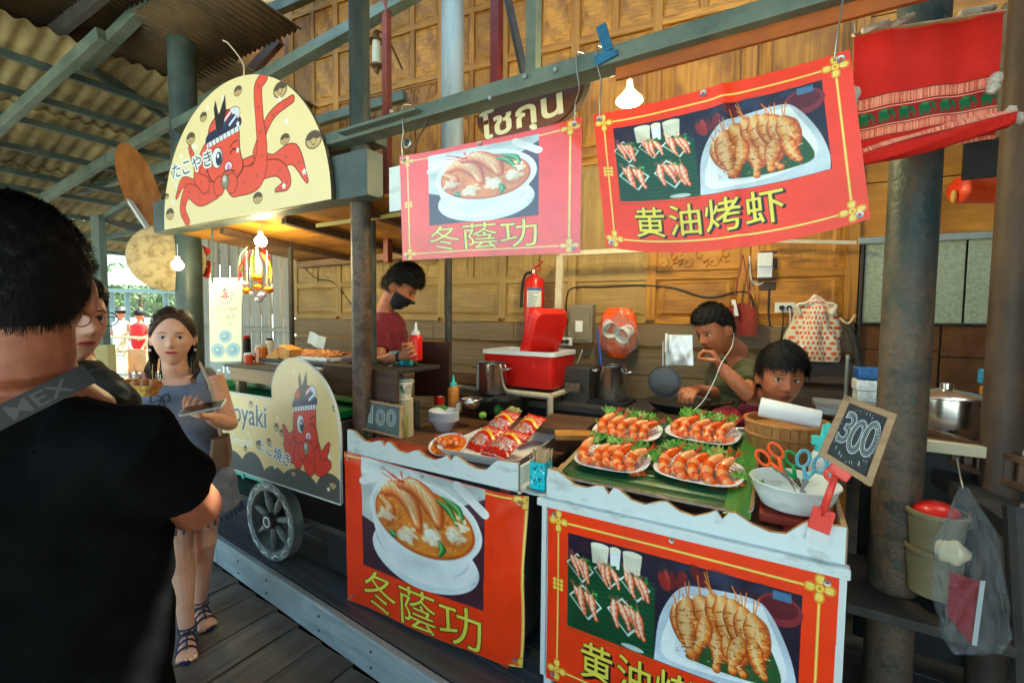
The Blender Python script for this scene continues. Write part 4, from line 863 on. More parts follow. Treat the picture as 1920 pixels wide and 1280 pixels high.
for bu, bf, (x, z), lab in ((.02, f1, (-1.40, 2.42), 'left'), (.97, f1, (-.62, 2.42), 'right'), (.03, f2, (-.55, 2.42), 'left'), (.95, f2, (.10, 2.62), 'right')):
    e = bf(bu, .96); w_ = 'soup' if bf is f1 else 'prawn'
    wire('hanging_wire', [e, e+(.004, -.01, .06), ((e[0]+x)/2+.01, 1.455, (e[2]+z)/2), (x, 1.452, z-.05), (x, 1.455, z), (x, 1.51, z+.025)], .0022, m_wire, 'thin twisted wire tying the %s end of the %s banner to the beam' % (lab, w_))
# chain and ball hook at the left of the soup banner
bh = thing('hook_light', onY(768, 268, 1.47), 'small round metal lamp hook on the banner corner with a chain', 'hook')
c = onY(766, 270, 1.47); MB().sph(c, .016).build('ball', m_dark, bh, smooth=True); MB().lathe([(.016, 0), (.022, .006), (.022, .01), (.015, .012)], c, 16, np.array([[1, 0, 0], [0, 0, 1], [0, -1, 0]])).build('rim', m_wire, bh, smooth=True)
MB().tube(smoothpts([onY(802, 218, 1.47), onY(795, 240, 1.465), onY(782, 262, 1.46), onY(776, 285, 1.46)]), .004, 6).build('chain', m_rust, bh, smooth=True)
# bulbs
def bulb(p, r, label, watts, refl=False):
    root = thing('hanging_bulb', p, label, 'light bulb'); p = np.array(p, float)
    if refl:
        MB().lathe([(.012, .09), (.016, .06), (.024, .045), (r*1.0, .01), (r*1.02, 0)], p, 24).build('reflector', M('silvered_glass', (.8, .74, .6), rough=.25, metal=.3, emit=(1, .65, .25), es=.8), root, smooth=True)
        MB().lathe([(r*1.02, 0), (r*.8, -.012), (r*.4, -.02), (.0001, -.022)], p, 24).build('lamp_face', m_bulb, root, smooth=True)
    else:
        MB().sph(p, r, 20, 14).build('glass_globe', m_bulb, root, smooth=True); MB().cyl(p+(0, 0, r*.8), p+(0, 0, r*1.7), r*.45, n=14).build('cap', m_plwhite, root, smooth='auto')
    MB().tube(smoothpts([p+(0, 0, r*1.6), p+(.004, 0, r*2.6), p+(-.003, .003, r*4)]), .003, 6).build('flex', m_plwhite, root, smooth=True)
    l = bpy.data.lights.new('bulb_light', 'POINT'); l.energy = watts; l.color = (1, .72, .38); l.shadow_soft_size = r; lo = bpy.data.objects.new('bulb_light', l); COL.objects.link(lo); lo.location = tuple(p-np.array([0, 0, r+.04])); lo.parent = None
bulb(D(489, 452, 2.75), .034, 'lit bulb hanging above the flower garlands under the cart roof', 3)
bulb(D(333, 497, 3.0), .034, 'lit bulb hanging in front of the pale straw disc beside the green column', 1.6)
bulb(D(1180, 190, 2.05), .058, 'lit reflector bulb hanging between the two banners', 9, True)
# oval name board behind the banner
on = thing('oval_name_board', D(990, 215, 1.95), 'dark oval wooden board with painted cream Thai letters under the beam', 'name board')
pc = onY(990, 206, 1.66); rim = [(.235*math.cos(t)*(1+.05*math.sin(3*t)), .115*math.sin(t)*(1+.06*math.cos(2*t))) for t in np.linspace(0, 2*math.pi, 40, endpoint=False)]
AN = np.array([[math.cos(.10), 0, -math.sin(-.10)], [-math.sin(.10), 0, math.cos(.10)], [0, -1, 0]])
MB().prism(rim, .018, pc, AN).build('board', wood('oval_board_wood', (.09, .03, .018), (.19, .075, .045), 'x', 14, 0, .4, .3), on, bev=.004); MB().prism([(a*1.0+.03, b*1.05+.012) for a, b in rim], .01, pc+(0, .014, 0), AN).build('backing', M('raw_bark', (.30, .20, .12), (.16, .10, .06), rough=.8), on)
def letters(st, size, c, A, mat, parent, name='lettering', sx=1., th=.003):
    cu = bpy.data.curves.new('l', 'FONT'); cu.body = st; cu.size = size; cu.extrude = th/2; cu.align_x = 'CENTER'; cu.align_y = 'CENTER'; cu.offset = size*.02; cu.resolution_u = 4
    ob = bpy.data.objects.new('l', cu); me = bpy.data.meshes.new_from_object(ob); V = np.array([v.co[:] for v in me.vertices]); F = [tuple(p.vertices) for p in me.polygons]
    bpy.data.objects.remove(ob); bpy.data.curves.remove(cu); bpy.data.meshes.remove(me); V[:, 0] *= sx
    return MB().add(V@A+np.array(c), F).build(name, mat, parent)
letters('โชกุน', .135, pc+(-.02, -.021, -.030), AN, M('cream_paint', (.80, .74, .50), rough=.5), on, sx=1.4)
# blue hinge bracket clamped on the beam
bk = thing('blue_bracket', onY(1135, 80, 1.44), 'flaking blue painted hinge bracket on the beam', 'bracket'); mblue = M('blue_paint', S(40, 92, 128), S(56, 110, 146), rough=.5, sc=(40, 40, 40), bump=.2)
a1 = [onY(u, v, 1.452) for u, v in ((1117, 52), (1135, 42), (1149, 90), (1131, 98))]; a2 = [onY(u, v, 1.448) for u, v in ((1128, 98), (1156, 92), (1158, 102), (1117, 124), (1112, 108))]
for q, nm in ((a1, 'upright_leaf'), (a2, 'foot_leaf')):
    n = len(q); MB().add(list(q)+[p+(0, .012, 0) for p in q], [tuple(range(n)), tuple(range(2*n-1, n-1, -1))]+[(i, n+i, n+(i+1) % n, (i+1) % n) for i in range(n)]).build(nm, mblue, bk)
gd = thing('wall_fitting', onW(1280, 105, .05), 'small tarnished green brass fitting on the upper wall', 'fitting'); MB().sph(onW(1280, 105, .05), (.05, .03, .04), 12, 8).build('cup', M('tarnished_brass', (.10, .09, .02), (.02, .02, .02), rough=.5, sc=(30, 30, 30)), gd, smooth=True); MB().cyl(onW(1272, 105, .0), onW(1272, 105, .05), .02).build('base', m_dark, gd)
# lantern on the wall
ln = thing('wall_lantern', D(706, 100, 3.1), 'old brass wall lantern with a pale glass tube, upper wall by the red upright', 'lantern'); c = D(706, 98, 3.1)
m_oldbrass = M('old_brass', (.10, .06, .03), (.2, .12, .05), rough=.5, metal=.6, sc=(30, 30, 30))
MB().lathe([(.028, -.08), (.028, .075)], c, 16).build('glass_tube', M('frosted_glass', (.62, .58, .42), rough=.3), ln, smooth=True)
MB().lathe([(0.001, .15), (.02, .13), (.022, .11), (.012, .10), (.05, .075), (.055, .07), (.02, .068)], c, 16).build('hood', m_oldbrass, ln, smooth='auto'); MB().lathe([(.028, -.075), (.045, -.085), (.042, -.095), (.02, -.11), (.018, -.13), (.001, -.15)], c, 16).build('foot', m_oldbrass, ln, smooth='auto')
MB().tube([c+WN*.28+(0, 0, .02), c+WN*.1+(0, 0, .17), c+(0, 0, .14)], .008).build('arm', m_oldbrass, ln)

# ================================================================ octopus sign and cart
im_sign = sign_art().image('sign_print')
sg = thing('arched_octopus_sign', (-2.66, 1.45, 2.086), 'cream half oval sign board printed with a red octopus and small round faces', 'sign')
cx_, a_, b__ = -2.659, .82, .742; outl = [(cx_-a_, 2.086)]+[(cx_-a_*math.cos(t), 2.086+b__*math.sin(t)**.96) for t in np.linspace(0.02, math.pi-.02, 60)]+[(cx_+a_, 2.086)]
yv = 1.440; n = len(outl); V = [(x, yv, z) for x, z in outl]; uvs = [((x-cx_+a_)/(2*a_), (z-2.086)/b__) for x, z in outl]
MB().add(V, [tuple(range(n-1, -1, -1))], 0, uvs).add([(x, yv+.018, z) for x, z in outl], [tuple(range(n))], 1).add(V+[(x, yv+.018, z) for x, z in outl], [(i, (i+1) % n, n+(i+1) % n, n+i) for i in range(n)], 1).build('board', [imat('sign_face', im_sign, .4, 0, .2), M('board_edge', S(90, 80, 60), rough=.7)], sg)
xb = MB().box((-2.67, 1.52, 2.192), (2.07, .10, .208)).build('sign_beam', M('grey_steel_box', S(72, 82, 82), S(92, 100, 98), rough=.45, sc=(5, 5, 5)), bev=.004); tag(xb, 'grey steel box beam behind the arched octopus sign', 'beam')
wire('sign_wire', [(-2.55, 1.45, 2.815), onY(455, 118, 1.47), onY(430, 84, 1.5), onY(418, 76, 1.5)], .004, M('cream_cord', (.7, .6, .4)), 'cream cord rising from the top of the arched octopus sign', 'cord')
cn = thing('cart_canopy', (-2.6, 2.0, 2.05), 'brown plank canopy over the octopus cart, seen from below', 'canopy')
for k in range(8):
    t0, t1 = k/8, (k+.97)/8; A0, A1, B0, B1 = (np.array(q) for q in ((-3.62, 1.58, 2.10), (-1.45, 1.58, 2.10), (-3.75, 2.62, 2.02), (-1.35, 2.55, 2.03)))
    q = [A0+(B0-A0)*t0, A1+(B1-A1)*t0, A1+(B1-A1)*t1, A0+(B0-A0)*t1]; MB().add([*q, *[p+(0, 0, .015) for p in q]], [(0, 1, 2, 3), (7, 6, 5, 4), (0, 4, 5, 1), (1, 5, 6, 2), (2, 6, 7, 3), (3, 7, 4, 0)]).build('plank', m_wallwood, cn)
MB().bar((-3.75, 2.60, 1.985), (-1.3, 2.53, 1.995), .05, .08, up=(0, 1, 0)).build('rear_beam', wood('canopy_beam', (.20, .11, .05), (.34, .2, .1), 'x', 20, 0, .6, .3), cn)
for x in (-3.1, -2.45, -1.85): MB().bar((x, 1.6, 2.075), (x+.05, 2.55, 2.0), .05, .035).build('batten', m_darkwood, cn)
MB().bar((-2.3, 1.70, 2.05), (-1.4, 1.75, 2.06), .012, .02).build('bamboo_pole', M('bamboo', (.42, .34, .10), (.5, .42, .16), rough=.5), cn)
im_cart = cart_art().image('cart_print')
ct = thing('octopus_cart', (-2.7, 1.8, .17), 'takoyaki food cart with a printed octopus panel and one spoked wooden wheel', 'cart')
zt = 1.087; op = [(-4.1, .645), (-1.812, .632), (-1.812, .95)]
for t in np.linspace(0.05, math.pi/2, 12): op.append((-2.155+.343*math.cos(t), .95+.371*math.sin(t)))
for t in np.linspace(math.pi/2, math.pi*.96, 10): op.append((-2.155+.200*math.cos(t), 1.13+.191*math.sin(t)))
op += [(-2.352, 1.092), (-4.1, 1.085)]
def plate(pts, y, th, mats, parent, name, rect):
    x0, x1, z0, z1 = rect; n = len(pts); V = [(x, y, z) for x, z in pts]
    MB().add(V, [tuple(range(n))], 0, [((x-x0)/(x1-x0), (z-z0)/(z1-z0)) for x, z in pts]).add([(x, y+th, z) for x, z in pts], [tuple(range(n-1, -1, -1))], 1).add(V+[(x, y+th, z) for x, z in pts], [(i, n+i, n+(i+1) % n, (i+1) % n) for i in range(n)], 1).build(name, mats, parent)
plate(op, 1.448, .016, [imat('cart_face', im_cart, .35, 0, .2), m_plwhite], ct, 'printed_panel', (-3.60, -1.80, .625, 1.64))
MB().tube([(x, 1.452, z) for x, z in op], .006, 6, close=True).build('white_edging', m_plwhite, ct, smooth=True)
slab(ct, 'body', -3.95, -1.85, 1.47, 2.05, .68, 1.02, m_dark); slab(ct, 'turf_mat', -3.95, -1.9, 1.475, 1.95, 1.025, 1.06, M('green_turf', (.01, .16, .035), (.02, .28, .06), rough=.9, sc=(120, 120, 120), bump=.8, bsc=(200, 200, 200)))
slab(ct, 'under_shelf', -3.9, -1.9, 1.55, 2.05, .40, .43, m_dark)
for x in (-3.85, -1.93): slab(ct, 'leg', x-.025, x+.025, 1.98, 2.03, .17, .68, m_dark)
def wheel(c, r, parent, name='wheel'):
    c = np.array(c, float); w = bpy.data.objects.new(name, None); COL.objects.link(w); w.parent = parent; w.location = tuple(c-off_of(parent))
    A = np.array([[1, 0, 0], [0, 0, 1], [0, -1, 0]]); mw = M('bleached_wheel_wood', (.10, .11, .105), (.30, .31, .28), rough=.7, sc=(10, 10, 10), bump=.5, bsc=(40, 40, 40))
    MB().lathe([(r*.78, -.03), (r, -.03), (r, .03), (r*.78, .03), (r*.78, -.03)], c, 40, A).build('rim', mw, w, smooth='auto')
    b = MB()
    for k in range(13):
        a = k*.48; b.tube([c+np.array([math.cos(a+q*.09)*r*(.89+.04*math.sin(q*2)), -.033, math.sin(a+q*.09)*r*(.89+.04*math.sin(q*2))]) for q in range(5)], [.003, .005, .006, .005, .002], 5)
    b.build('carved_scrolls', m_plwhite, w, smooth=True)
    MB().cyl(c+(0, -.045, 0), c+(0, .04, 0), r*.2, n=20).build('hub', m_dark, w, smooth='auto'); MB().lathe([(r*.10, .046), (r*.12, .05), (r*.14, .046)], c, 20, A).build('hub_ring', m_plwhite, w, smooth=True)
    for k in range(7):
        a = k*2*math.pi/7+.2; d = np.array([math.cos(a), 0, math.sin(a)]); MB().tube([c+d*r*.18, c+d*r*.45, c+d*r*.8], [.017, .024, .016], 8, flat=.8).build('spoke', mw, w, smooth=True)
wheel(onY(514, 958, 1.50)*(1, 0, 0)+(0, 1.50, .392), .222, ct)
MB().cyl((-2.5, 1.52, .392), (-2.5, 2.1, .392), .02).build('axle', m_dark, ct)
gcx = thing('green_crate', (-3.0, 1.8, .17), 'pale green plastic crate standing under the octopus cart', 'crate'); mg = M('mint_plastic', S(120, 190, 160), S(140, 205, 176), rough=.4)
for k in range(5): slab(gcx, 'side_slat', -3.35, -2.85, 1.70, 1.72, .45+k*.042, .48+k*.042, mg)
slab(gcx, 'box', -3.34, -2.86, 1.72, 1.95, .44, .65, M('mint_dark', S(80, 150, 124), rough=.5)); 
for x in (-3.34, -3.1, -2.87): slab(gcx, 'rib', x-.012, x+.012, 1.69, 1.70, .44, .66, mg)
# low stool / black box under the cart right
tag(MB().box((-1.98, 1.72, .30), (.2, .3, .24)).build('black_box', m_black, bev=.01), 'small black box on the platform behind the cart panel', 'box')
# ================================================================ on the left counter
AX = np.array([[1, 0, 0], [0, 0, 1], [0, -1, 0]])        # local z faces the front (-Y)
def rot_z(a): c, s = math.cos(a), math.sin(a); return np.array([[c, s, 0], [-s, c, 0], [0, 0, 1.]])
def board_sign(name, P, img, mframe, fw, label, y_back=.012, cat='sign'):
    TL, TR, BR, BL = [np.array(p, float) for p in P]; root = thing(name, (BL+BR)/2, label, cat); n = np.cross(TR-TL, BL-TL); n /= np.linalg.norm(n)
    if n[1] > 0: n = -n
    b = MB(); b.grid(lambda u, v: BL*(1-u)*(1-v)+BR*u*(1-v)+TR*u*v+TL*(1-u)*v, 1, 1, 0); b.build('board', img, root)
    for a, c in ((TL, TR), (TR, BR), (BR, BL), (BL, TL)): 
        d = (c-a)/np.linalg.norm(c-a); MB().bar(a-d*fw*.5+n*.001, c+d*fw*.5+n*.001, fw, .016, up=n).build('frame', mframe, root, bev=.002)
    MB().add([TL-n*.006, TR-n*.006, BR-n*.006, BL-n*.006], [(0, 1, 2, 3)]).build('back', mframe, root); return root
im100 = imat('chalk_100', chalk_art('100', 400, 300, (82, 96, 92), 3, False).image('chalk_100'), .6)
board_sign('price_board', [onY(u, v, y) for u, v, y in ((677, 749, 1.60), (753, 762, 1.58), (752, 820, 1.54), (674, 801, 1.56))], im100, m_woodmid, .012, 'small framed chalkboard reading 100 on the left counter')
tag(MB().box(onY(762, 800, 1.57), (.012, .012, .10)).build('green_stick', M('olive_plastic', (.32, .30, .04), rough=.5)), 'olive green stick standing right of the 100 board', 'stick')
m_cream = M('cream_paper', S(214, 200, 168), rough=.7); m_cup = imat('cup_side', cup_art().image('cup_side'), .6)
cs = thing('paper_cup_stack', onY(757, 815, 1.70), 'tall stack of patterned paper cups beside the 100 board', 'cups'); bp_ = np.array([-1.545, 1.72, .93])
bp_ = onY(758, 815, 1.72); bp_[2] = .932
ztop = onY(758, 712, 1.72)[2]; b = MB(); b.grid(lambda u, v: bp_+np.array([(.034+.010*v)*math.cos(2*math.pi*u-2.2), (.034+.010*v)*math.sin(2*math.pi*u-2.2), ztop-.09-bp_[2]+.09*v]), 36, 1, 0); b.build('top_cup', m_cup, cs, smooth=True)
MB().lathe([(.044, 0), (.0465, .002), (.0455, .005), (.042, .002), (.036, -.07)], bp_+(0, 0, ztop-bp_[2]), 30).build('rim', m_plwhite, cs, smooth=True)
hgt = ztop-.09-bp_[2]; k = int(hgt/.0085)
pr = []
for i in range(k): pr += [(.040, i*.0085), (.046, i*.0085+.002), (.046, i*.0085+.006)]
MB().lathe(pr+[(.036, hgt)], bp_, 30).build('nested_cups', m_cream, cs)
sw = thing('straw_cup', onY(716, 790, 1.66), 'clear cup of pink wrapped straws behind the 100 board', 'straws'); g = random.Random(1); b0 = onY(716, 770, 1.66)
for i in range(16):
    o_ = np.array([g.uniform(-.028, .028), g.uniform(-.02, .02), 0]); MB().tube([b0+o_+(0, 0, -.06), b0+o_*1.9+(0, 0, .06+g.uniform(-.01, .02))], .0035, 6).build('straw', M('straw_pink', S(226, 180, 176), S(236, 226, 222), rough=.4, sc=(60, 60, 60)) if i % 2 else m_plwhite, sw)
MB().lathe([(.026, -.07), (.034, .03), (.035, .03)], b0, 20).build('cup', m_plwhite, sw, smooth=True)
def foam_bowls(c, r, n, h, label, name='foam_bowl_stack'):
    root = thing(name, c, label, 'bowls'); pr = [(.001, 0), (r*.5, 0)]
    for i in range(n): pr += [(r*.86, .5*h+i*h*.5/n), (r, .5*h+i*h*.5/n+.003), (r, .5*h+i*h*.5/n+h*.3/n)]
    MB().lathe(pr+[(r*.96, h), (r*.6, h-.04), (.001, h-.045)], c, 32).build('bowls', m_foam, root, smooth='auto'); return root
bc = onY(832, 815, 1.92); bc[2] = .931; foam_bowls(bc, .082, 8, onY(830, 768, 1.92)[2]-.931, 'stack of white foam bowls with a green leaf on top')
lf = MB().grid(lambda u, v: bc+np.array([-.05+.10*u, -.05+.03*v, .118+.015*math.sin(3*u)+.01*v]), 8, 3).build('leaf_piece', M('banana_leaf', (.04, .14, .03), (.10, .26, .06), rough=.45, sc=(50, 6, 6))); tag(lf, 'cut green leaf lying in the top foam bowl', 'leaf')
def bottle(p, r, h, mbody, mcap, label, shape='squeeze', name='squeeze_bottle'):
    p = np.array(p, float); root = thing(name, p, label, 'bottle')
    MB().lathe([(.001, 0), (r*.95, 0), (r, .006), (r, h*.55), (r*.96, h*.6), (r*.6, h*.68), (r*.55, h*.70)], p, 24).build('body', mbody, root, smooth='auto')
    MB().lathe([(r*.62, h*.66), (r*.66, h*.68), (r*.62, h*.76), (r*.3, h*.78), (r*.14, h*.97), (r*.12, h), (.001, h)], p, 20).build('cap', mcap, root, smooth='auto'); return root
m_teal = M('turquoise_plastic', S(96, 206, 200), rough=.35); m_amber = M('amber_sauce', S(190, 110, 40), S(206, 138, 64), rough=.3, sc=(8, 8, 20)); m_redpl = M('red_plastic', S(214, 24, 20), rough=.35, coat=.2)
sb = onY(850, 765, 2.05); bottle(sb, .032, .19, m_amber, m_teal, 'sauce squeeze bottle with a turquoise nozzle behind the foam bowls')
def pot(c, r, h, label, name='steel_pot', lid=False, th=.003, mat=None, handles=True):
    root = thing(name, c, label, 'pot'); c = np.array(c, float); m = mat or m_steel
    MB().lathe([(.001, 0), (r*.96, 0), (r, .008), (r, h-.004), (r*1.03, h), (r*1.03, h+.003), (r*.97, h), (r*.97, .01), (.001, .01)], c, 40).build('body', m, root, smooth='auto')
    if handles:
        for s in (-1, 1): MB().tube(smoothpts([c+(s*r*.98, -.03, h*.82), c+(s*(r+.035), -.03, h*.84), c+(s*(r+.035), .03, h*.84), c+(s*r*.98, .03, h*.82)]), .005, 8).build('handle', m, root, smooth=True)
    if lid: MB().lathe([(r*1.02, h), (r*.9, h+.012), (.02, h+.03), (.02, h+.05), (.001, h+.052)], c, 32).build('lid', m, root, smooth='auto')
    return root
c = onY(884, 765, 2.05); rb_ = .055; pt_ = thing('steel_bowl', c, 'small steel mixing bowl with a dark handle beside the sauce bottle', 'bowl'); MB().lathe([(.001, 0), (.03, 0), (.055, .03), (.062, .055), (.058, .055), (.05, .03), (.001, .008)], c, 32).build('body', m_steel, pt_, smooth=True); MB().tube([c+(.055, .0, .045), c+(.13, .01, .055)], .009, 8).build('handle', m_black, pt_, smooth=True)
c = onY(823, 758, 2.1); rtin = thing('red_tin', c, 'small red enamel mug among the sauces', 'mug'); MB().lathe([(.03, 0), (.032, .05), (.03, .05), (.028, .005)], c, 24).build('body', m_redpl, rtin, smooth='auto'); MB().lathe([(.031, .048), (.034, .052), (.030, .054)], c, 24).build('rim', m_steel, rtin, smooth=True)
c = onY(861, 770, 1.98); st_ = thing('steel_cup', c, 'narrow steel cup in front of the steel bowl', 'cup'); MB().lathe([(.001, 0), (.018, 0), (.02, .05), (.018, .05), (.016, .004)], c, 20).build('body', m_steel, st_, smooth='auto')
# white tray with snack packs and the soup bowl
def rrect(w, h, r, n=6):
    out = []
    for cx, cy, a0 in ((w/2-r, h/2-r, 0), (-w/2+r, h/2-r, 90), (-w/2+r, -h/2+r, 180), (w/2-r, -h/2+r, 270)):
        for k in range(n+1): a = R(a0+90*k/n); out.append((cx+r*math.cos(a), cy+r*math.sin(a)))
    return out
def loft(rings, c, A, mat, parent, name, cap0=True, cap1=True, smooth='auto', mi=0):
    """rings: list of (outline, z)"""
    b = MB(); n = len(rings[0][0]); V = [(x, y, z) for o, z in rings for x, y in o]; F = []
    for i in range(len(rings)-1):
        for j in range(n): j2 = (j+1) % n; F.append((i*n+j, i*n+j2, (i+1)*n+j2, (i+1)*n+j))
    if cap0: F.append(tuple(range(n-1, -1, -1)))
    if cap1: F.append(tuple(range((len(rings)-1)*n, len(rings)*n)))
    return b.add(np.array(V)@A+np.array(c), F).build(name, mat, parent, smooth=smooth)
A_t = rot_z(R(4)); c = np.array([-1.10, 1.76, .955])
t_ = loft([(rrect(.34, .40, .02), -.022), (rrect(.36, .42, .02), .0), (rrect(.40, .46, .03), .022), (rrect(.392, .452, .03), .022), (rrect(.345, .405, .02), -.014)], c, A_t, m_plwhite, None, 'white_tray', True, True); tag(t_, 'large white plastic tray of snack packs on the left counter', 'tray')
im_pack = pack_art().image('pack_print'); m_pack = imat('pack_foil', im_pack, .22, .5, .6, 60)
def pack(c, w, h, ang, tilt, label):
    A = rot_z(ang)@np.eye(3); ct_, st2 = math.cos(tilt), math.sin(tilt); T = np.array([[1, 0, 0], [0, ct_, st2], [0, -st2, ct_]]); A = T@rot_z(ang); g = random.Random(int(c[0]*1000)); ph = [g.uniform(0, 6) for _ in range(6)]
    def f(u, v, s=1):
        bul = max(0, math.sin(math.pi*min(1, max(0, (v-.07)/.86))))**.45*max(0, math.sin(math.pi*u))**.6
        x = (u-.5)*w*(1-.05*bul); y = (v-.5)*h; z = s*bul*.026+.0022*math.sin(30*v+ph[0])*math.sin(14*u+ph[1])+.002*math.sin(26*u+ph[2])*(1-bul)+.002*math.sin(44*v+20*u+ph[4])
        return np.array([x, y, z])@A+np.array(c)
    b = MB(); b.grid(lambda u, v: f(u, v), 22, 26, 0); b.grid(lambda u, v: f(1-u, v, -1), 22, 26, 0); return tag(b.build('snack_pack', m_pack, smooth=True), label, 'snack pack', 'red snack packs on the white tray')
for (u, v, y, a, ti, lab) in ((938, 798, 1.93, -.25, .55, 'red snack pack at the back left of the white tray'), (985, 808, 1.88, -.35, .6, 'red snack pack at the back right of the white tray'), (903, 828, 1.74, -.3, .5, 'red snack pack in front of the white tray beside the soup bowl'), (948, 837, 1.66, -.25, .45, 'red snack pack nearest the front edge of the white tray')):
    pack(onY(u, v, y)+(0, 0, .01), .135, .19, a, ti, lab)
def superell(r, n, k=48, sx=1., ph=0.): return [(sx*r*math.copysign(abs(math.cos(t))**(2/n), math.cos(t)), r*math.copysign(abs(math.sin(t))**(2/n), math.sin(t))) for t in np.linspace(0, 2*math.pi, k, endpoint=False)]
m_soupliq = M('orange_soup', S(226, 96, 20), S(246, 150, 50), rough=.15, sc=(40, 40, 40), bump=.6, bsc=(70, 70, 70), coat=.5)
m_prawnA = M('prawn_orange', S(222, 70, 8), S(242, 118, 34), rough=.3, sc=(60, 60, 60), coat=.35, lo=.42, hi=.72); m_prawnB = M('prawn_pale', S(236, 112, 40), S(248, 186, 120), rough=.3, sc=(60, 60, 60), coat=.35)
m_prawnleg = M('prawn_leg', S(196, 70, 30), rough=.5)
# prawn prototype, lying on its side, lengthwise along +y (head), curling at the tail
def make_prawn(bend=1., swap=False):
    m_prawn1, m_prawn2 = (m_prawnA, m_prawnB) if not swap else (m_prawnB, m_prawnA)
    root = thing('grilled_prawn', (0, 0, 0), 'x', 'prawn')
    cp = smoothpts([(x*(bend if y < 0 else 1)+(1-bend)*.010*(y < -.02), y-(1-bend)*.012*(y < -.02), z) for x, y, z in [(.010, .058, .012), (.004, .044, .014), (-.004, .026, .016), (-.008, .006, .016), (-.006, -.012, .015), (.002, -.027, .014), (.014, -.034, .012), (.026, -.031, .010), (.034, -.024, .008)]], 6)
    n = len(cp); rr = np.interp(np.linspace(0, 1, n), [0, .1, .25, .42, .6, .78, .92, 1], [.003, .0085, .0135, .0145, .0125, .0105, .0075, .005]); i0 = int(n*.40)
    MB().tube(cp[:i0+1], [(q*.92, q) for q in rr[:i0+1]], 12).build('head', m_prawn2, root, smooth=True)
    b = MB(); 
    for k in range(6):
        a = i0-1+int(k*(n-i0)/6); e = i0+1+int((k+1)*(n-i0)/6); seg = cp[a:min(e, n)]; q = rr[a:min(e, n)]
        b.tube(seg, [x*(1.10-.13*j/(len(seg)-1)) for j, x in enumerate(q)], 12, mi=k % 2)
    b.build('tail_shell', [m_prawn1, m_prawn2], root, smooth='auto')
    e = np.array(cp[-1]); b = MB()
    for a in (-.5, 0, .5, 1.0):
        d = np.array([math.cos(.8+a), math.sin(.8+a), .1]); b.tube([e, e+d*.009, e+d*.018], [.002, .0045, .001], 6, flat=.35)
    b.build('tail_fan', m_prawn1, root, smooth=True); b = MB()
    for k in range(6):
        y = .036-.011*k; b.tube([(.006, y, .010), (.017+.002*(k % 2), y-.004, .009), (.021, y-.012, .004)], [.0015, .0012, .0006], 5)
    b.build('legs', m_prawnleg, root); b = MB()
    for a, L in ((.2, .03), (-.15, .035), (.5, .028)): b.tube(smoothpts([(.010, .056, .012), (.012+a*.02, .056+L*.6, .02), (.012+a*.06, .056+L, .014+a*.02)], 4), [.0009], 4) if False else b.tube([(.010, .056, .012), (.012+a*.02, .056+L*.6, .022), (.012+a*.06, .056+L, .016)], [.0016, .001, .0005], 4)
    b.tube([(.009, .050, .02), (.013, .074, .026)], [.003, .0006], 5); b.build('feelers', m_prawnleg, root); MB().sph((.006, .050, .022), .0028, 8, 6).build('eye', m_black, root); return root
prawn0 = [make_prawn(), make_prawn(.72, True), make_prawn(1.15)]; prawn_n = [0]
def put_prawn(p, ang, A, s, label, group):
    k = (prawn_n[0]*5//3) % 3 if prawn_n[0] > 2 else prawn_n[0]; o = prawn0[k] if prawn_n[0] < 3 else copy_tree(prawn0[k]); prawn_n[0] += 1
    o.location = tuple(p); m = Matrix(np.array(A).T.tolist()) @ Matrix.Rotation(ang, 3, 'Z') @ Matrix.Rotation(R(18)*math.sin(ang*40), 3, 'Y'); o.rotation_euler = m.to_euler(); o.scale = (s, s, s); o['label'] = label; o['group'] = group
# soup bowl
sc_ = thing('soup_bowl', (-1.235, 1.60, .95), 'white oval bowl of orange prawn soup tilted on the left counter', 'bowl'); c = onY(842, 838, 1.60)
tl = R(24); AT = np.array([[1, 0, 0], [0, math.cos(tl), math.sin(tl)], [0, -math.sin(tl), math.cos(tl)]])
out = lambda r: superell(r, 2.1, 44, 1.18)
loft([(out(.040), -.03), (out(.058), -.018), (out(.076), .014), (out(.080), .018), (out(.078), .020), (out(.070), .012)], c, AT, m_plwhite, sc_, 'bowl', True, False)
b = MB(); V = [(0, 0, .0145)]; F = []
for q in (1, 2, 3, 4):
    for x, y in out(.0725*q/4): V.append((x, y, .0145+.002*math.sin(60*x)*math.sin(70*y)))
for j in range(44): F.append((0, 1+j, 1+(j+1) % 44))
for q in range(3):
    for j in range(44): a = 1+q*44; F.append((a+j, a+44+j, a+44+(j+1) % 44, a+(j+1) % 44))
b.add(np.array(V)@AT+c, F).build('soup', m_soupliq, sc_, smooth=True)
put_prawn(c+np.array([-.018, .0, .014])@AT, 1.4, AT, .95, 'cooked prawn lying in the tilted bowl of orange soup', 'prawns in the soup bowl')
put_prawn(c+np.array([.03, .022, .014])@AT, .5, AT, .8, 'smaller cooked prawn at the rim of the bowl of orange soup', 'prawns in the soup bowl')
for (x, y, s_, m, nm, lb) in ((-.035, -.02, .011, m_foam, 'fish_ball', 'pale fish ball floating in the orange soup'), (-.050, -.008, .008, M('herb_green', (.05, .2, .03), rough=.5), 'herb_sprig', 'green herb piece floating in the orange soup')):
    tag(MB().sph(c+np.array([x, y, .018])@AT, (s_*1.3, s_, s_*.5), 10, 6).build(nm, m, smooth=True), lb, 'garnish')
o = MB().sph(onY(905, 778, 2.0), (.022, .022, .018), 16, 10).build('lime', M('lime_skin', (.22, .42, .05), (.34, .5, .1), rough=.4, sc=(60, 60, 60)), smooth=True); tag(o, 'cut green lime behind the white tray', 'lime')
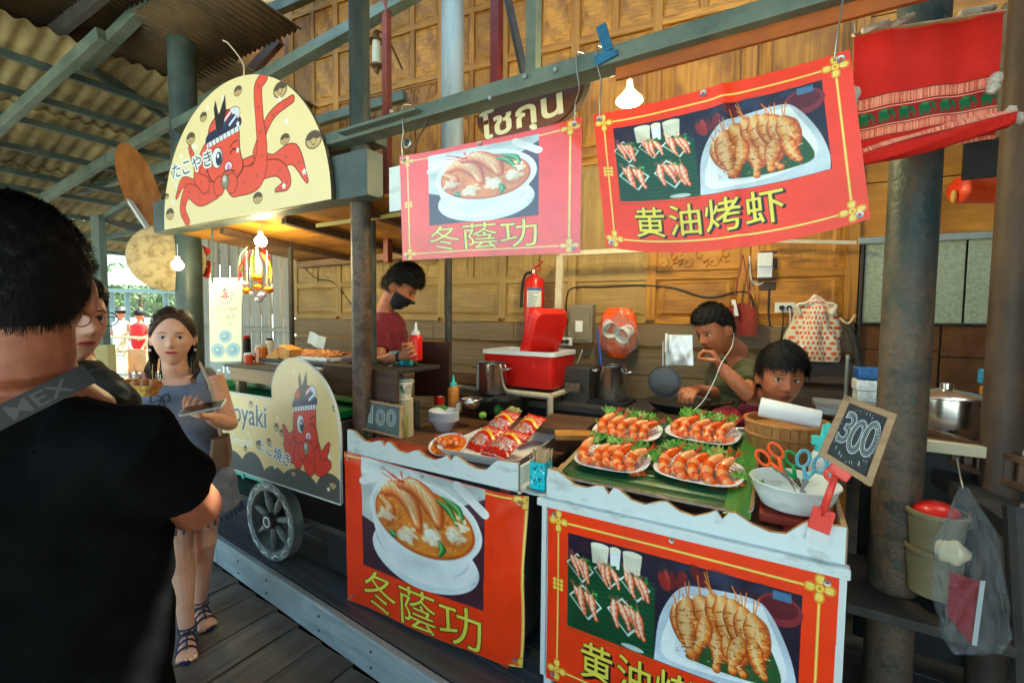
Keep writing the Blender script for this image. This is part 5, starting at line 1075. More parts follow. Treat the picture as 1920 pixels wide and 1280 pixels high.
# toothpick box on its dish
tb = thing('toothpick_box', onY(1015, 905, 1.44), 'turquoise patterned box packed with wooden picks between the two counters', 'box'); c = onY(1014, 905, 1.50); c[2] = .914
m_tp = imat('pick_box_print', scribble_art(120, 140, (70, 200, 214), [(20, 40, 90), (240, 240, 250), (20, 20, 40)], 3, 20).image('pick_box_print'), .4)
hx = .031; b = MB()
zt_ = onY(1014, 868, 1.47)[2]
for (x0, y0, x1, y1) in ((-hx, -hx, hx, -hx), (hx, -hx, hx, hx), (hx, hx, -hx, hx), (-hx, hx, -hx, -hx)):
    b.add([c+(x0, y0, 0), c+(x1, y1, 0), (c[0]+x1, c[1]+y1, zt_), (c[0]+x0, c[1]+y0, zt_)], [(0, 1, 2, 3)], 0, [(0, 0), (1, 0), (1, 1), (0, 1)])
b.build('box', m_tp, tb); g = random.Random(5); b = MB(); m_pick = M('pale_pick_wood', S(206, 176, 130), S(226, 200, 158), rough=.6, sc=(90, 90, 90))
for i in range(70):
    x, y = g.uniform(-hx*.85, hx*.85), g.uniform(-hx*.85, hx*.85); b.tube([c+(x, y, .03), (c[0]+x*1.25, c[1]+y*1.25, zt_+.035+g.uniform(0, .012))], .0016, 5)
tag(b.build('picks', m_pick, tb), kind='stuff')
o = MB().lathe([(.001, 0), (.06, .001), (.075, .006), (.074, .008), (.05, .004), (.001, .004)], c+(0, 0, -.009), 30).build('small_dish', m_plwhite, smooth=True); tag(o, 'flat white dish under the toothpick box', 'dish')

# ================================================================ on the right counter
tsl = math.atan(.16); AT2 = np.array([[1, 0, 0], [0, math.cos(tsl), math.sin(tsl)], [0, -math.sin(tsl), math.cos(tsl)]])
def onT(u, v, h=0.): 
    d = ray(u, v); n = AT2[2]; q = np.array([0, 1.53, .958])+n*h; return EYE+d*(np.dot(q-EYE, n)/np.dot(d, n))
tc_ = np.array([-.385, 1.83, .958+.16*.30]); tr_ = thing('steel_tray', tc_, 'tilted steel tray lined with banana leaves, holding the prawn plates', 'tray')
loft([(rrect(.60, .62, .03), -.012), (rrect(.62, .64, .04), .012), (rrect(.655, .675, .05), .014), (rrect(.65, .67, .05), .017), (rrect(.615, .635, .04), .014), (rrect(.60, .62, .03), -.008)], tc_, AT2, m_steel, tr_, 'pan')
MB().tube(smoothpts([tc_+np.array([.30, .28, .02])@AT2, tc_+np.array([.345, .31, .03])@AT2, tc_+np.array([.30, .33, .03])@AT2, tc_+np.array([.22, .33, .02])@AT2]), .006, 8).build('handle', m_steel, tr_, smooth=True)
MB().box(tc_+(0, .20, -.07), (.5, .1, .10)).build('prop_block', m_darkwood, tr_)
m_leaf = M('banana_leaf_dark', (.008, .05, .02), (.03, .13, .04), rough=.32, sc=(4, 60, 4), bump=.3, bsc=(4, 90, 4), coat=.3); m_leaf2 = M('banana_leaf_bright', (.03, .14, .02), (.07, .26, .04), rough=.35, sc=(60, 4, 4), bump=.2, bsc=(90, 4, 4), coat=.3)
for k, (cx, cy, w, h, m, lift) in enumerate(((-.03, .02, .58, .60, m_leaf, .004), (.0, -.26, .56, .14, m_leaf, .010), (.285, -.02, .075, .66, m_leaf2, .014))):
    MB().grid(lambda u, v: tc_+np.array([cx+(u-.5)*w, cy+(v-.5)*h, lift+.004*abs(math.sin(v*h*48)) if k < 2 else lift+.006*math.sin(u*3.14)-.05*max(0, .06-v)])@AT2, 6 if k < 2 else 6, 60 if k < 2 else 20, 0).build('banana_leaf', m, tr_, smooth=True)
b = MB()
for k in range(17): y = -.30+k*.036; b.tube([tc_+np.array([-.29, y, .0095])@AT2, tc_+np.array([.24, y+.004*math.sin(k), .0105])@AT2], .0011, 4)
tag(b.build('leaf_veins', M('leaf_vein', (.12, .24, .08), rough=.5), tr_), kind='stuff')
m_let = M('lettuce_green', S(130, 178, 66), S(84, 146, 50), rough=.5, sc=(40, 40, 40), sss=0); m_let2 = M('lettuce_pale', S(176, 206, 110), S(120, 172, 74), rough=.5, sc=(40, 40, 40))
def lettuce_leaf(c, A, w, h, seed, mat, parent):
    g = random.Random(seed); ph = [g.uniform(0, 6.28) for _ in range(8)]; cv = g.uniform(.6, 1.3)
    def f(u, v):
        a = (u-.5)*4.2; r = h*(.2+.8*v)*(1+.10*math.sin(5*u+ph[5])); ruf = v**1.5
        x = w*.5*math.sin(a*.5)*(.3+.7*v)+ruf*.004*math.sin(15*u+ph[0]); y = r*math.cos(a*.42)*.5+ruf*.004*math.sin(18*u+ph[1]); z = .006+.020*v*cv+ruf*(.0085*math.sin(22*u+ph[3])+.006*math.sin(47*u+ph[4]+5*v)+.004*math.sin(9*u+12*v+ph[6]))-.012*v*v*cv
        return np.array(c)+np.array([x, y, z])@A
    return MB().grid(f, 52, 10).build('leaf', mat, parent, smooth=True)
def foam_plate(c, A, w, h, label):
    o = lambda r: superell(r, 3.0, 56, w/h); q = h/2
    return tag(loft([(o(q*.62), 0), (o(q*.70), .001), (o(q*.97), .016), (o(q), .018), (o(q*.985), .020), (o(q*.95), .0185), (o(q*.70), .004), (o(q*.3), .003)], c, A, m_foam, None, 'foam_plate', True, True), label, 'plate', 'white foam plates of grilled prawns')
plates = [('back left', (1176, 812), .29, .225, .05), ('back right', (1317, 816), .29, .225, -.12), ('front left', (1148, 866), .28, .205, .02), ('front right', (1309, 886), .295, .22, -.05)]
ordn = ['leftmost', 'second', 'middle', 'fourth', 'rightmost']; gp_ = random.Random(21)
for nm, (u, v), w, h, ra in plates:
    c = onT(u, v, .018); A = rot_z(ra)@AT2; AP_ = rot_z(ra)@np.array(Matrix.Rotation(R(26), 3, 'X')).T@AT2; foam_plate(c, A, w, h, 'white foam plate at the %s of the leaf tray' % nm)
    lt = thing('lettuce_garnish', c+np.array([0, h*.3, .01])@A, 'curly green lettuce along the back rim of the %s prawn plate' % nm, 'lettuce')
    for k in range(12):
        x = -w*.36+(k % 6)*w*.14+gp_.uniform(-.01, .01); lettuce_leaf(c+np.array([x+gp_.uniform(-.008, .008), h*.29+gp_.uniform(-.012, .012), .014+gp_.uniform(0, .022)])@AP_, rot_z(gp_.uniform(-1.3, 1.3))@AP_, gp_.uniform(.058, .085), gp_.uniform(.056, .078), k*7+int(u), m_let2 if k % 2 == 0 else m_let, lt)
    ex = {'front left': [(.125, .055)], 'front right': [(-.145, .07), (-.17, .04), (.150, -.005), (.17, -.02)], 'back right': [(-.13, .06)], 'back left': [(-.11, .055)]}[nm]
    for k, (x, y) in enumerate(ex): lettuce_leaf(c+np.array([x, y-.02, .010])@A, rot_z(gp_.uniform(-2, 2))@A, .08, .07, k+99+int(v), m_let, lt)
    for k in range(5):
        x = -w*.33+k*w*.160; put_prawn(c+np.array([x+gp_.uniform(-.004, .004), gp_.uniform(-.014, -.004), .018+gp_.uniform(0, .004)])@A, -.30+gp_.uniform(-.30, .26)+(.12 if k == 0 else 0), AP_, gp_.uniform(1.14, 1.38), '%s grilled prawn of five on the %s foam plate' % (ordn[k], nm), 'grilled prawns on foam plates')
# basin with scissors
bs = thing('white_basin', (.06, 1.70, .93), 'white enamel basin holding scissors on the right counter', 'basin'); cb = np.array([.045, 1.635, .966]); tag(MB().box((.045, 1.66, .949), (.18, .22, .03)).build('folded_cloth', m_cloth, bev=.008), 'dark red folded cloth under the white basin', 'cloth'); o = lambda r: superell(r, 2.0, 48, 1.05)
zr = onY(1500, 905, 1.62)[2]-.966
loft([(o(.060), 0), (o(.085), .012), (o(.103), zr*.6), (o(.112), zr-.004), (o(.117), zr), (o(.115), zr+.003), (o(.106), zr-.004), (o(.095), zr*.55), (o(.07), .02), (o(.01), .018)], cb, ID, m_white, bs, 'bowl', True, True)
def scissors(c, A, mh, label):
    root = thing('scissors', c, label, 'scissors')
    for s in (-1, 1):
        L = [(s*.022+.016*math.cos(t)*(1 if True else 1), .062+.026*math.sin(t), s*.002) for t in np.linspace(0, 2*math.pi, 20, endpoint=False)]
        MB().tube([np.array(p)@A+c for p in L], .0055, 8, close=True, flat=.8).build('handle', mh if s < 0 else mh, root, smooth=True)
        MB().tube([np.array(p)@A+c for p in ((s*.014, .038, s*.002), (s*.006, .018, s*.002), (0, 0, 0))], [.006, .006, .005], 8).build('shank', mh, root, smooth=True)
        MB().prism([(-s*.001, .004), (s*.010, .0), (-s*.008, -.075)], .002, c+np.array([0, 0, s*.0012])@A, A).build('blade', m_steel, root)
    return root
Aor = np.array(Matrix.Rotation(R(58), 3, 'X') @ Matrix.Rotation(R(38), 3, 'Z')).T
scissors(onY(1468, 884, 1.60), Aor, M('orange_plastic', S(244, 92, 30), rough=.35), 'scissors with orange handles, left side of the white basin')
scissors(onY(1510, 900, 1.60), np.array(Matrix.Rotation(R(60), 3, 'X') @ Matrix.Rotation(R(-14), 3, 'Z')).T, M('blue_grey_plastic', S(104, 168, 190), rough=.35), 'scissors with pale blue handles, middle of the white basin')
scissors(onY(1492, 898, 1.63), np.array(Matrix.Rotation(R(50), 3, 'X') @ Matrix.Rotation(R(30), 3, 'Z')).T, M('green_plastic', S(40, 150, 80), rough=.35), 'scissors with green handles behind the pale blue pair')
cb2 = onY(1550, 925, 1.60)
wb_ = bottle(onY(1540, 905, 1.82)*(1, 1, 0)+(0, 0, .93), .038, .27, m_plwhite, m_teal, 'white sauce bottle with an angled turquoise spout beside the 300 board'); c = np.array(wb_.location)
for z in (.05, .09, .13): MB().lathe([(.0385, z), (.0405, z+.004), (.0385, z+.008)], c, 24).build('ridge', m_plwhite, wb_, smooth=True)
MB().box(c+(-.008, 0, .215), (.052, .03, .028)).build('spout_base', m_teal, wb_, bev=.004); MB().box(c+(.012, 0, .25), (.018, .018, .05)).build('spout', m_teal, wb_, bev=.004)
# wooden steamer basket and paper roll
kb = thing('wooden_basket', (.03, 2.26, .93), 'round orange brown wooden steamer basket behind the prawn tray', 'basket'); ck = onY(1470, 868, 2.08); ck[2] = .93; ztop = onY(1470, 790, 2.08)[2]-.93
m_basket = wood('bamboo_basket', (.34, .13, .035), (.56, .28, .09), 'z', 40, 0, .4, .3)
n = 30
for k in range(n):
    a = 2*math.pi*(k+.5)/n; d = np.array([math.cos(a), math.sin(a), 0]); MB().bar(ck+d*.118, ck+d*.140+(0, 0, ztop), .0275, .008, up=d).build('stave', m_basket, kb, bev=.0015)
for z, r, h_ in ((.02, .126, .012), (ztop-.05, .1425, .012), (ztop-.004, .147, .014)): MB().lathe([(r, z), (r+.004, z+h_/2), (r, z+h_), (r-.012, z+h_), (r-.012, z)], ck, 40).build('hoop', m_basket, kb, smooth='auto')
MB().lathe([(.001, ztop-.02), (.13, ztop-.02)], ck, 30).build('lid', m_basket, kb)
p0, p1 = onY(1424, 762, 2.02), onY(1538, 788, 2.02); d_ = (p1-p0)/np.linalg.norm(p1-p0); rl = thing('paper_roll', (p0+p1)/2, 'thick white paper roll lying across the wooden basket', 'paper roll')
MB().tube([p0, p0+d_*.004, p1-d_*.004, p1], [.034, .037, .037, .034], 28).build('roll', M('white_tissue', S(232, 232, 234), rough=.85, bump=.2, sc=(60, 60, 60)), rl, smooth='auto'); MB().cyl(p0-d_*.001, p0+d_*.01, .012).build('core', m_cream, rl)
# 300 board in its red clip
im300 = imat('chalk_300', chalk_art('300', 360, 400, (26, 28, 30), 4, True).image('chalk_300'), .55)
bq = [onY(u, v, y) for u, v, y in ((1588, 748, 1.46), (1672, 780, 1.45), (1628, 903, 1.42), (1542, 850, 1.43))]
board_sign('price_board', bq, im300, m_woodmid, .016, 'framed black chalkboard reading 300 tilted in a red clip stand')
cl = thing('red_clip_stand', onY(1535, 985, 1.44), 'red plastic clip stand holding the 300 board on the counter edge', 'clip stand'); m_rp = M('coral_red_plastic', S(236, 70, 60), rough=.35, coat=.2)
pA, pB = onY(1541, 965, 1.435), onY(1566, 892, 1.425)
MB().bar(onY(1534, 993, 1.435), onY(1546, 955, 1.435), .050, .018, up=(0, 1, 0)).build('clamp_base', m_rp, cl, bev=.003)
for u in (1530, 1551): MB().box(onY(u, 955+(u-1530)*.45, 1.430), (.012, .014, .016)).build('lug', m_rp, cl, bev=.002)
MB().tube([pA, pB], [.010, .008], 12).build('arm', m_rp, cl, smooth=True); MB().bar(onY(1556, 872, 1.425), onY(1594, 896, 1.42), .030, .014, up=(0, 1, 0)).build('jaw', m_rp, cl, bev=.004)
MB().tube(smoothpts([onY(1566, 885, 1.42), onY(1552, 880, 1.42), onY(1548, 892, 1.42), onY(1556, 900, 1.42)]), .005, 8).build('hook', m_rp, cl, smooth=True)
tp_ = MB(); tp_.grid(lambda u, v: onY(1508+44*u+8*v, 1012-24*v+18*u, 1.4385)+np.array([0, -.001*math.sin(9*u), 0]), 6, 6, 0, .001, (0, 1, 0)); tag(tp_.build('clear_tape', m_plwhite), 'white tape holding the red clip stand to the scalloped board', 'tape')
# wooden boards and scraps between the counters
o = MB().box(onY(1062, 795, 2.05), (.26, .30, .03), rot_z(.1)).build('chopping_board', m_darkwood, bev=.006); tag(o, 'worn dark brown chopping board behind the left counter', 'board')
wv = [(x, .012*math.sin(x*38)+.030) for x in np.linspace(0, .62, 50)]; pw = MB().prism([(0, 0), (.62, 0)]+wv[::-1], .014, (-.765, 1.50, .905), np.array([[0, 1, 0], [0, 0, 1], [1, 0, 0]])).build('wavy_board', M('ochre_wood', S(190, 132, 62), S(160, 104, 44), rough=.6, sc=(14, 14, 14))); tag(pw, 'ochre scalloped side board running back between the counters', 'board')
o = MB().box(onY(1075, 815, 1.85), (.16, .10, .02), rot_z(.5)).build('ochre_block', M('ochre_wood', (.3, .2, .1))); tag(o, 'ochre wood offcut behind the toothpick box', 'offcut')
g = random.Random(14); cr_ = thing('curry_packet', onY(965, 775, 2.1), 'small clear packet of herbs behind the snack packs', 'packet'); MB().sph(onY(962, 772, 2.08), (.05, .03, .028), 14, 10, fn=lambda V: V*(1+.18*np.sin(V[:, :1]*160)*np.sin(V[:, 2:]*190))).build('packet', M('herb_packet', S(196, 176, 110), S(110, 130, 60), rough=.3, sc=(60, 60, 60), coat=.4), cr_, smooth=True); MB().sph(onY(935, 768, 2.12), (.028, .028, .03), 12, 8).build('green_bundle', M('herb_green', (.05, .2, .03)), cr_, smooth=True)
# ================================================================ behind the counters, against the wall
bench = thing('pipe_bench', onY(960, 740, 2.55), 'cream painted pipe bench frame carrying the cooler behind the left counter', 'bench'); m_pipe = M('cream_pipe', S(196, 180, 150), S(214, 200, 172), rough=.5, sc=(20, 20, 20))
zb = onY(1000, 738, 2.45)[2]; xr = onY(1036, 728, 2.45)[0]
for a, c in (((-2.35, 2.42, zb), (xr, 2.42, zb)), ((-2.35, 2.86, zb), (xr, 2.86, zb)), ((xr, 2.42, zb), (xr, 2.86, zb)), ((xr, 2.42, zb), (xr, 2.42, .17)), ((xr, 2.86, zb), (xr, 2.86, .17)), ((-2.35, 2.42, zb), (-2.35, 2.42, .17)), ((-2.35, 2.86, zb), (-2.35, 2.86, .17))): MB().cyl(a, c, .019, n=12).build('pipe', m_pipe, bench, smooth='auto')
MB().box((-1.98, 2.64, zb+.022), (.80, .46, .012)).build('shelf_board', m_darkwood, bench)
zs = zb+.03
# cooler with its lid tipped open
co = thing('red_cooler', onY(985, 738, 2.60), 'big red picnic cooler with white rim and its red lid tipped open', 'cooler'); x0, x1 = onY(906, 700, 2.47)[0], onY(1040, 700, 2.47)[0]; y0, y1 = 2.45, 2.80; zt = onY(985, 660, 2.47)[2]
m_cool = M('cooler_red', S(206, 16, 18), S(220, 30, 26), rough=.38, coat=.2, sc=(4, 4, 4)); cx, cy = (x0+x1)/2, (y0+y1)/2; w, d = x1-x0, y1-y0
loft([(rrect(w*.90, d*.86, .03), zs), (rrect(w*.92, d*.88, .03), zs+.02), (rrect(w, d, .035), zt-.02)], (cx, cy, 0), ID, m_cool, co, 'body')
loft([(rrect(w*1.02, d*1.03, .04), zt-.02), (rrect(w*1.02, d*1.03, .04), zt+.005), (rrect(w*.9, d*.86, .03), zt+.005), (rrect(w*.86, d*.8, .03), zt-.10)], (cx, cy, 0), ID, m_plwhite, co, 'rim', True, True)
pl0, pl1 = onY(985, 662, 2.62), onY(1052, 585, 2.62); AL = np.array(Matrix.Rotation(R(-58), 3, 'Y')).T
ldc = onY(1022, 622, 2.62); A = rot_z(R(8))@np.array(Matrix.Rotation(R(66), 3, 'Y')).T
loft([(rrect(.26, .30, .05), -.035), (rrect(.30, .34, .04), .0), (rrect(.30, .34, .04), .022), (rrect(.28, .32, .04), .026)], ldc, np.array([[math.cos(R(72)), 0, math.sin(R(72))], [0, 1, 0], [-math.sin(R(72)), 0, math.cos(R(72))]])@rot_z(-.25), m_cool, co, 'lid')
c = onY(922, 735, 2.36); h = onY(922, 680, 2.36)[2]-c[2]; pot(c, .098, h, 'wide steel cooking pot in front of the red cooler')
tag(MB().box((c[0]+.02, c[1], c[2]-.06), (.34, .26, .10)).build('black_stove', M('stove_black', (.015, .015, .016), rough=.4), bev=.01), 'black gas stove under the wide steel pot', 'stove')
MB().lathe([(.02, .0), (.045, .01), (.05, .03), (.045, .034), (.01, .02)], onY(965, 752, 2.15), 20)
o = MB().lathe([(.001, 0), (.05, .012), (.064, .04), (.060, .04), (.04, .015), (.001, .006)], onY(945, 758, 2.12), 24).build('black_pan', m_black, smooth=True); tag(o, 'small black pan beside the wide steel pot', 'pan')
# dark splash panel
p4 = [onY(u, v, y) for u, v, y in ((777, 640, 2.1), (842, 641, 2.05), (842, 742, 2.05), (777, 742, 2.1))]
o = MB().add(p4+[p+(0, .012, 0) for p in p4], [(3, 2, 1, 0), (4, 5, 6, 7), (0, 1, 5, 4), (1, 2, 6, 5), (2, 3, 7, 6), (3, 0, 4, 7)]).build('splash_panel', wood('splash_wood', (.03, .014, .010), (.07, .03, .02), 'x', 14, 0, .4, .2)); tag(o, 'dark brown splash panel at the end of the grill', 'panel')
# extinguisher on the wall
ex = thing('fire_extinguisher', onW(1000, 590, .1), 'red fire extinguisher hanging on the wall above the cooler', 'fire extinguisher'); c = onW(1001, 600, .09); zt = onW(1001, 518, .09)[2]; h = zt-c[2]; r = .073
MB().lathe([(.001, -.12), (r, -.12), (r, h-.05), (r*.85, h-.015), (r*.4, h), (r*.3, h+.02), (.001, h+.02)], c, 28).build('body', m_redpl, ex, smooth='auto')
MB().cyl(c+(0, 0, h+.015), c+(0, 0, h+.05), .018).build('valve', m_steel, ex, smooth='auto'); MB().bar(c+(-.02, 0, h+.045), c+(.075, -.02, h+.10), .016, .01).build('lever', m_redpl, ex); MB().bar(c+(-.02, 0, h+.04), c+(.07, -.02, h+.05), .016, .008).build('carry_handle', m_redpl, ex)
MB().tube(smoothpts([c+(-.02, 0, h+.03), c+(-.07, -.01, h+.01), c+(-r-.018, -.02, h-.10), c+(-r-.016, -.03, h*.3)]), .010, 8).build('hose', m_black, ex, smooth=True)
vd = -ray(1001, 560); vd[2] = 0; vd /= np.linalg.norm(vd); th0 = math.atan2(vd[1], vd[0])
MB().grid(lambda u, v: c+np.array([(r+.0015)*math.cos(th0-.75+1.5*u), (r+.0015)*math.sin(th0-.75+1.5*u), h*.30+h*.42*v]), 14, 1).build('label', imat('ext_label', label_art(2).image('ext_label')), ex, smooth=True)
# white pipe frame on the wall
wf = thing('white_pipe_frame', onW(1050, 540, .25), 'off-white painted pipe frame standing against the wall right of the extinguisher', 'frame')
MB().bar(onW(1051, 480, .22), onW(1045, 640, .22), .045, .03, up=(0, 1, 0)).build('upright', m_pipe, wf); MB().bar(onW(1050, 476, .22), onW(1250, 466, .22), .03, .03, up=(0, 1, 0)).build('crossbar', m_pipe, wf); MB().bar(onW(1440, 452, .12), onW(1605, 455, .12), .02, .02, up=(0, 1, 0)).build('crossbar', m_pipe, wf)
# electric box
def wbx(name, u0, u1, v0, v1, off, th, mat, label, cat, bev=.004):
    a = onW(u0, v0, off); b_ = onW(u1, v1, off); c = (a+b_)/2+WN*th/2; w = abs((b_-a)@WD); h = abs(a[2]-b_[2]); A = np.array([WD, WN, [0, 0, 1]])
    return tag(MB().box(c, (w, th, h), A).build(name, mat, bev=bev), label, cat), c, w, h, A
root = thing('breaker_box', onW(1088, 608, .13), 'old grey metal breaker box with a white sticker on the wall', 'electric box')
for nm, (u0, u1, v0, v1), off, th, m in (('body', (1066, 1110, 571, 643), .12, .12, M('grey_metal_box', S(120, 110, 94), S(148, 136, 116), rough=.5, sc=(6, 6, 6), bump=.2)), ('door', (1070, 1104, 577, 638), .132, .012, M('grey_metal_door', S(140, 130, 110), S(120, 108, 90), rough=.4, sc=(5, 5, 5), bump=.2)), ('sticker', (1079, 1092, 601, 622), .1335, .0015, imat('sticker_print', label_art(5, 100, 120).image('sticker_print')))):
    a = onW(u0, v0, off); b_ = onW(u1, v1, off); A = np.array([WD, WN, [0, 0, 1]]); MB().box((a+b_)/2+WN*th/2, (abs((b_-a)@WD), th, abs(a[2]-b_[2])), A).build(nm, m, root, bev=.004 if nm != 'sticker' else 0)
m_cable = M('dark_cable', (.03, .02, .015), rough=.5)
def cable(pts, r, mat, label, off=.02, cat='cable'):
    q = [onW(u, v, off) for u, v in pts]; return tag(MB().tube(smoothpts(q, 8), r, 7).build('wall_cable', mat, smooth=True), label, cat)
cable([(1062, 600), (1063, 560), (1075, 540), (1130, 538), (1200, 535), (1262, 540), (1310, 555), (1340, 557), (1380, 548), (1405, 552), (1415, 590), (1412, 640)], .007, m_cable, 'dark brown cable looping along the wall from the breaker box to the red strap')
cable([(556, 485), (590, 520), (625, 530), (655, 565), (670, 590)], .005, m_cable, 'thin black cable sagging across the pale wall panels left of the rusty post')
cable([(1405, 480), (1408, 520), (1418, 533), (1432, 530)], .005, m_plwhite, 'white cable hooked below the wall meter')
cable([(1443, 540), (1441, 580), (1444, 620), (1443, 660)], .006, m_cable, 'black cable hanging straight down from the wall meter')
cable([(1048, 655), (1060, 680), (1080, 682), (1092, 656)], .006, M('grey_hose', S(170, 164, 150), rough=.5), 'grey hose looped under the breaker box', .15, 'hose')
mt = thing('wall_meter', onW(1437, 500, .08), 'white topped wall meter with a steel lower half below the red banner', 'meter')
for nm, (u0, u1, v0, v1), off, th, m in (('cover', (1421, 1449, 474, 500), .08, .08, m_plwhite), ('case', (1420, 1450, 500, 522), .085, .085, m_steel), ('back_plate', (1418, 1456, 470, 545), .02, .02, m_darkwood)):
    a = onW(u0, v0, off); b_ = onW(u1, v1, off); A = np.array([WD, WN, [0, 0, 1]]); MB().box((a+b_)/2+WN*th/2, (abs((b_-a)@WD), th, abs(a[2]-b_[2])), A).build(nm, m, mt, bev=.008)
for i, (u0, u1, v0, v1, lab) in enumerate(((1453, 1491, 567, 587, 'white double socket with two black plugs on the right of the wall'), (1450, 1497, 605, 624, 'lower cream socket plate, half behind the spotted bag'), (1046, 1072, 632, 648, 'white socket plate under the breaker box with black plugs'))):
    root = thing('wall_socket', onW((u0+u1)/2, v0, .02), lab, 'socket'); off = .02 if i < 2 else .16
    a = onW(u0, v0, off); b_ = onW(u1, v1, off); A = np.array([WD, WN, [0, 0, 1]]); MB().box((a+b_)/2+WN*.01, (abs((b_-a)@WD), .02, abs(a[2]-b_[2])), A).build('plate', m_cream if i == 1 else m_plwhite, root, bev=.003)
    if i != 1:
        for f in (.33, .68):
            p = onW(u0+(u1-u0)*f, (v0+v1)/2, off); MB().cyl(p, p-WN*.03, .014, n=12).build('plug', m_black, root, smooth='auto')
            if i == 0: MB().tube(smoothpts([p-WN*.03, onW(u0+(u1-u0)*f+3, v1+15, .05), onW(u0+(u1-u0)*f-2, 640, .03), onW(u0+(u1-u0)*f-6, 668, .03)]), .004, 6).build('lead', m_black if f < .5 else m_plwhite, root, smooth=True)
t_, *_x = wbx('card_strip', 1462, 1512, 524, 530, .002, .003, m_cream, 'thin white printed strip on the wall above the sockets', 'strip', 0)
t_, *_x = wbx('card_strip', 567, 584, 531, 541, .003, .003, m_plwhite, 'small white card tacked to the pale wall panels', 'card', 0)
# bags on the wall
def hang_bag(name, c, w, h, mat, label, cat, seed, pts=None, depth=.10, A=None, crum=1.):
    g = random.Random(seed); ph = [g.uniform(0, 6) for _ in range(6)]; A = np.array([WD, WN, [0, 0, 1]]) if A is None else A
    prof = pts or [(0, .22), (.1, .5), (.25, .72), (.5, .92), (.75, 1.0), (.9, .9), (1, .35)]
    def f(u, v):
        a = 2*math.pi*u; t = 1-v; ww = np.interp(t, [p[0] for p in prof], [p[1] for p in prof]); cr = 1+crum*(.06*math.sin(5*a+ph[0]+4*t)+.05*math.sin(9*a+ph[1]-6*t)+.03*math.sin(17*a+ph[2]+9*t))
        return np.array(c)+np.array([w/2*ww*math.cos(a)*cr, depth*.5*ww*math.sin(a)*cr-.0, -t*h])@A
    b = MB(); P = np.array([[f(i/44, j/24) for i in range(45)] for j in range(25)]); UV = [((math.cos(2*math.pi*i/44)*.5+.5), j/24) for j in range(25) for i in range(45)]
    b.add(P.reshape(-1, 3), [(j*45+i, j*45+i+1, (j+1)*45+i+1, (j+1)*45+i) for j in range(24) for i in range(44)], 0, UV); return tag(b.build(name, mat, smooth=True), label, cat)
m_dots = imat('dotted_bag', bag_art().image('dotted_bag'), .45, .5, 0, 18)
tb_ = onW(1528, 552, .10); bb_ = onW(1530, 676, .10); wbag = abs((onW(1580, 640, .10)-onW(1478, 640, .10))@WD)
hang_bag('spotted_bag', tb_, wbag, tb_[2]-bb_[2], m_dots, 'cream plastic bag with orange spots hanging on the wall, right of the sockets', 'bag', 4, [(0, .05), (.05, .16), (.12, .34), (.2, .66), (.24, .74), (.3, .70), (.6, .88), (.85, 1.0), (1, .90)], .16, None, 2.0)
for s_ in (-1, 1): tag(MB().tube(smoothpts([tb_+WD*s_*.012-WN*.05-(0, 0, .015), tb_+WD*s_*.05-WN*.05-(0, 0, .05), tb_+WD*s_*.085-WN*.04-(0, 0, .06), tb_+WD*s_*.07-WN*.03-(0, 0, .11)]), [.010]*8+[.018]*8+[.026]*9, 10, flat=.5).build('bag_ear', m_dots, smooth=True), '%s handle flap of the cream orange spotted bag' % ('left' if s_ < 0 else 'right'), 'bag')
hang_bag('orange_bag', onW(1160, 577, .13), abs((onW(1200, 620, .13)-onW(1128, 620, .13))@WD), onW(1160, 577, .13)[2]-onW(1160, 670, .13)[2], M('orange_film', S(232, 100, 30), S(216, 70, 24), rough=.3, sc=(14, 14, 14), bump=.6, bsc=(24, 24, 24), coat=.4), 'orange plastic bag hanging behind the clear bag of cups', 'bag', 7, [(0, .5), (.15, .85), (.5, 1.0), (.8, .9), (1, .4)])
cbg = thing('cup_bag', onW(1158, 620, .24), 'clear plastic bag holding printed foam cups in front of the orange bag', 'bag'); m_cupp = imat('flower_cup', cloud_print().image('flower_cup'), .5)
for (u, v, an) in ((1143, 614, .5), (1172, 624, -.3)):
    p = onW(u, v, .2); A = np.array(Matrix.Rotation(R(115), 3, 'X') @ Matrix.Rotation(an, 3, 'Y')).T
    MB().grid(lambda a, q: p+np.array([(.040+.012*q)*math.cos(6.283*a), (.040+.012*q)*math.sin(6.283*a), .09*q-.045])@A, 26, 1).build('foam_cup', m_cupp, cbg, smooth=True); MB().lathe([(.052, .045), (.055, .046), (.05, .040), (.042, -.03), (.001, -.03)], p, 24, A).build('cup_rim', m_plwhite, cbg, smooth=True)
f_ = glass('clear_film', (.96, .97, .97), .12, .86); o = hang_bag('film', onW(1162, 582, .22), .26, onW(1162, 582, .22)[2]-onW(1162, 662, .22)[2], f_, None, None, 9, [(0, .10), (.15, .3), (.4, .9), (.7, 1.0), (.92, .8), (1, .4)], .16)
o.location = tuple(np.array(o.location)-off_of(cbg)); o.parent = cbg
fb = thing('foil_pack', onY(1275, 655, 2.35), 'silver foil pack clipped up on a wire in front of the planks', 'foil pack'); q = [onY(u, v, 2.35) for u, v in ((1247, 627), (1298, 628), (1300, 685), (1248, 684))]
TLq, TRq, BRq, BLq = q; MB().grid(lambda u, v: BLq*(1-u)*(1-v)+BRq*u*(1-v)+TRq*u*v+TLq*(1-u)*v+np.array([0, -.012*math.sin(3.14*u)*math.sin(3.14*v)+.0018*math.sin(13*u+5*v)+.0018*math.sin(9*v-7*u), 0]), 26, 26, 0, .004, (0, 1, 0)).build('foil', M('silver_foil', (.62, .63, .66), (.8, .8, .82), rough=.42, metal=.7, sc=(20, 20, 20), bump=.35, bsc=(30, 30, 30)), fb, smooth=True)
MB().bar(onY(1250, 625, 2.34), onY(1249, 660, 2.34), .012, .012).build('clip', m_plwhite, fb)
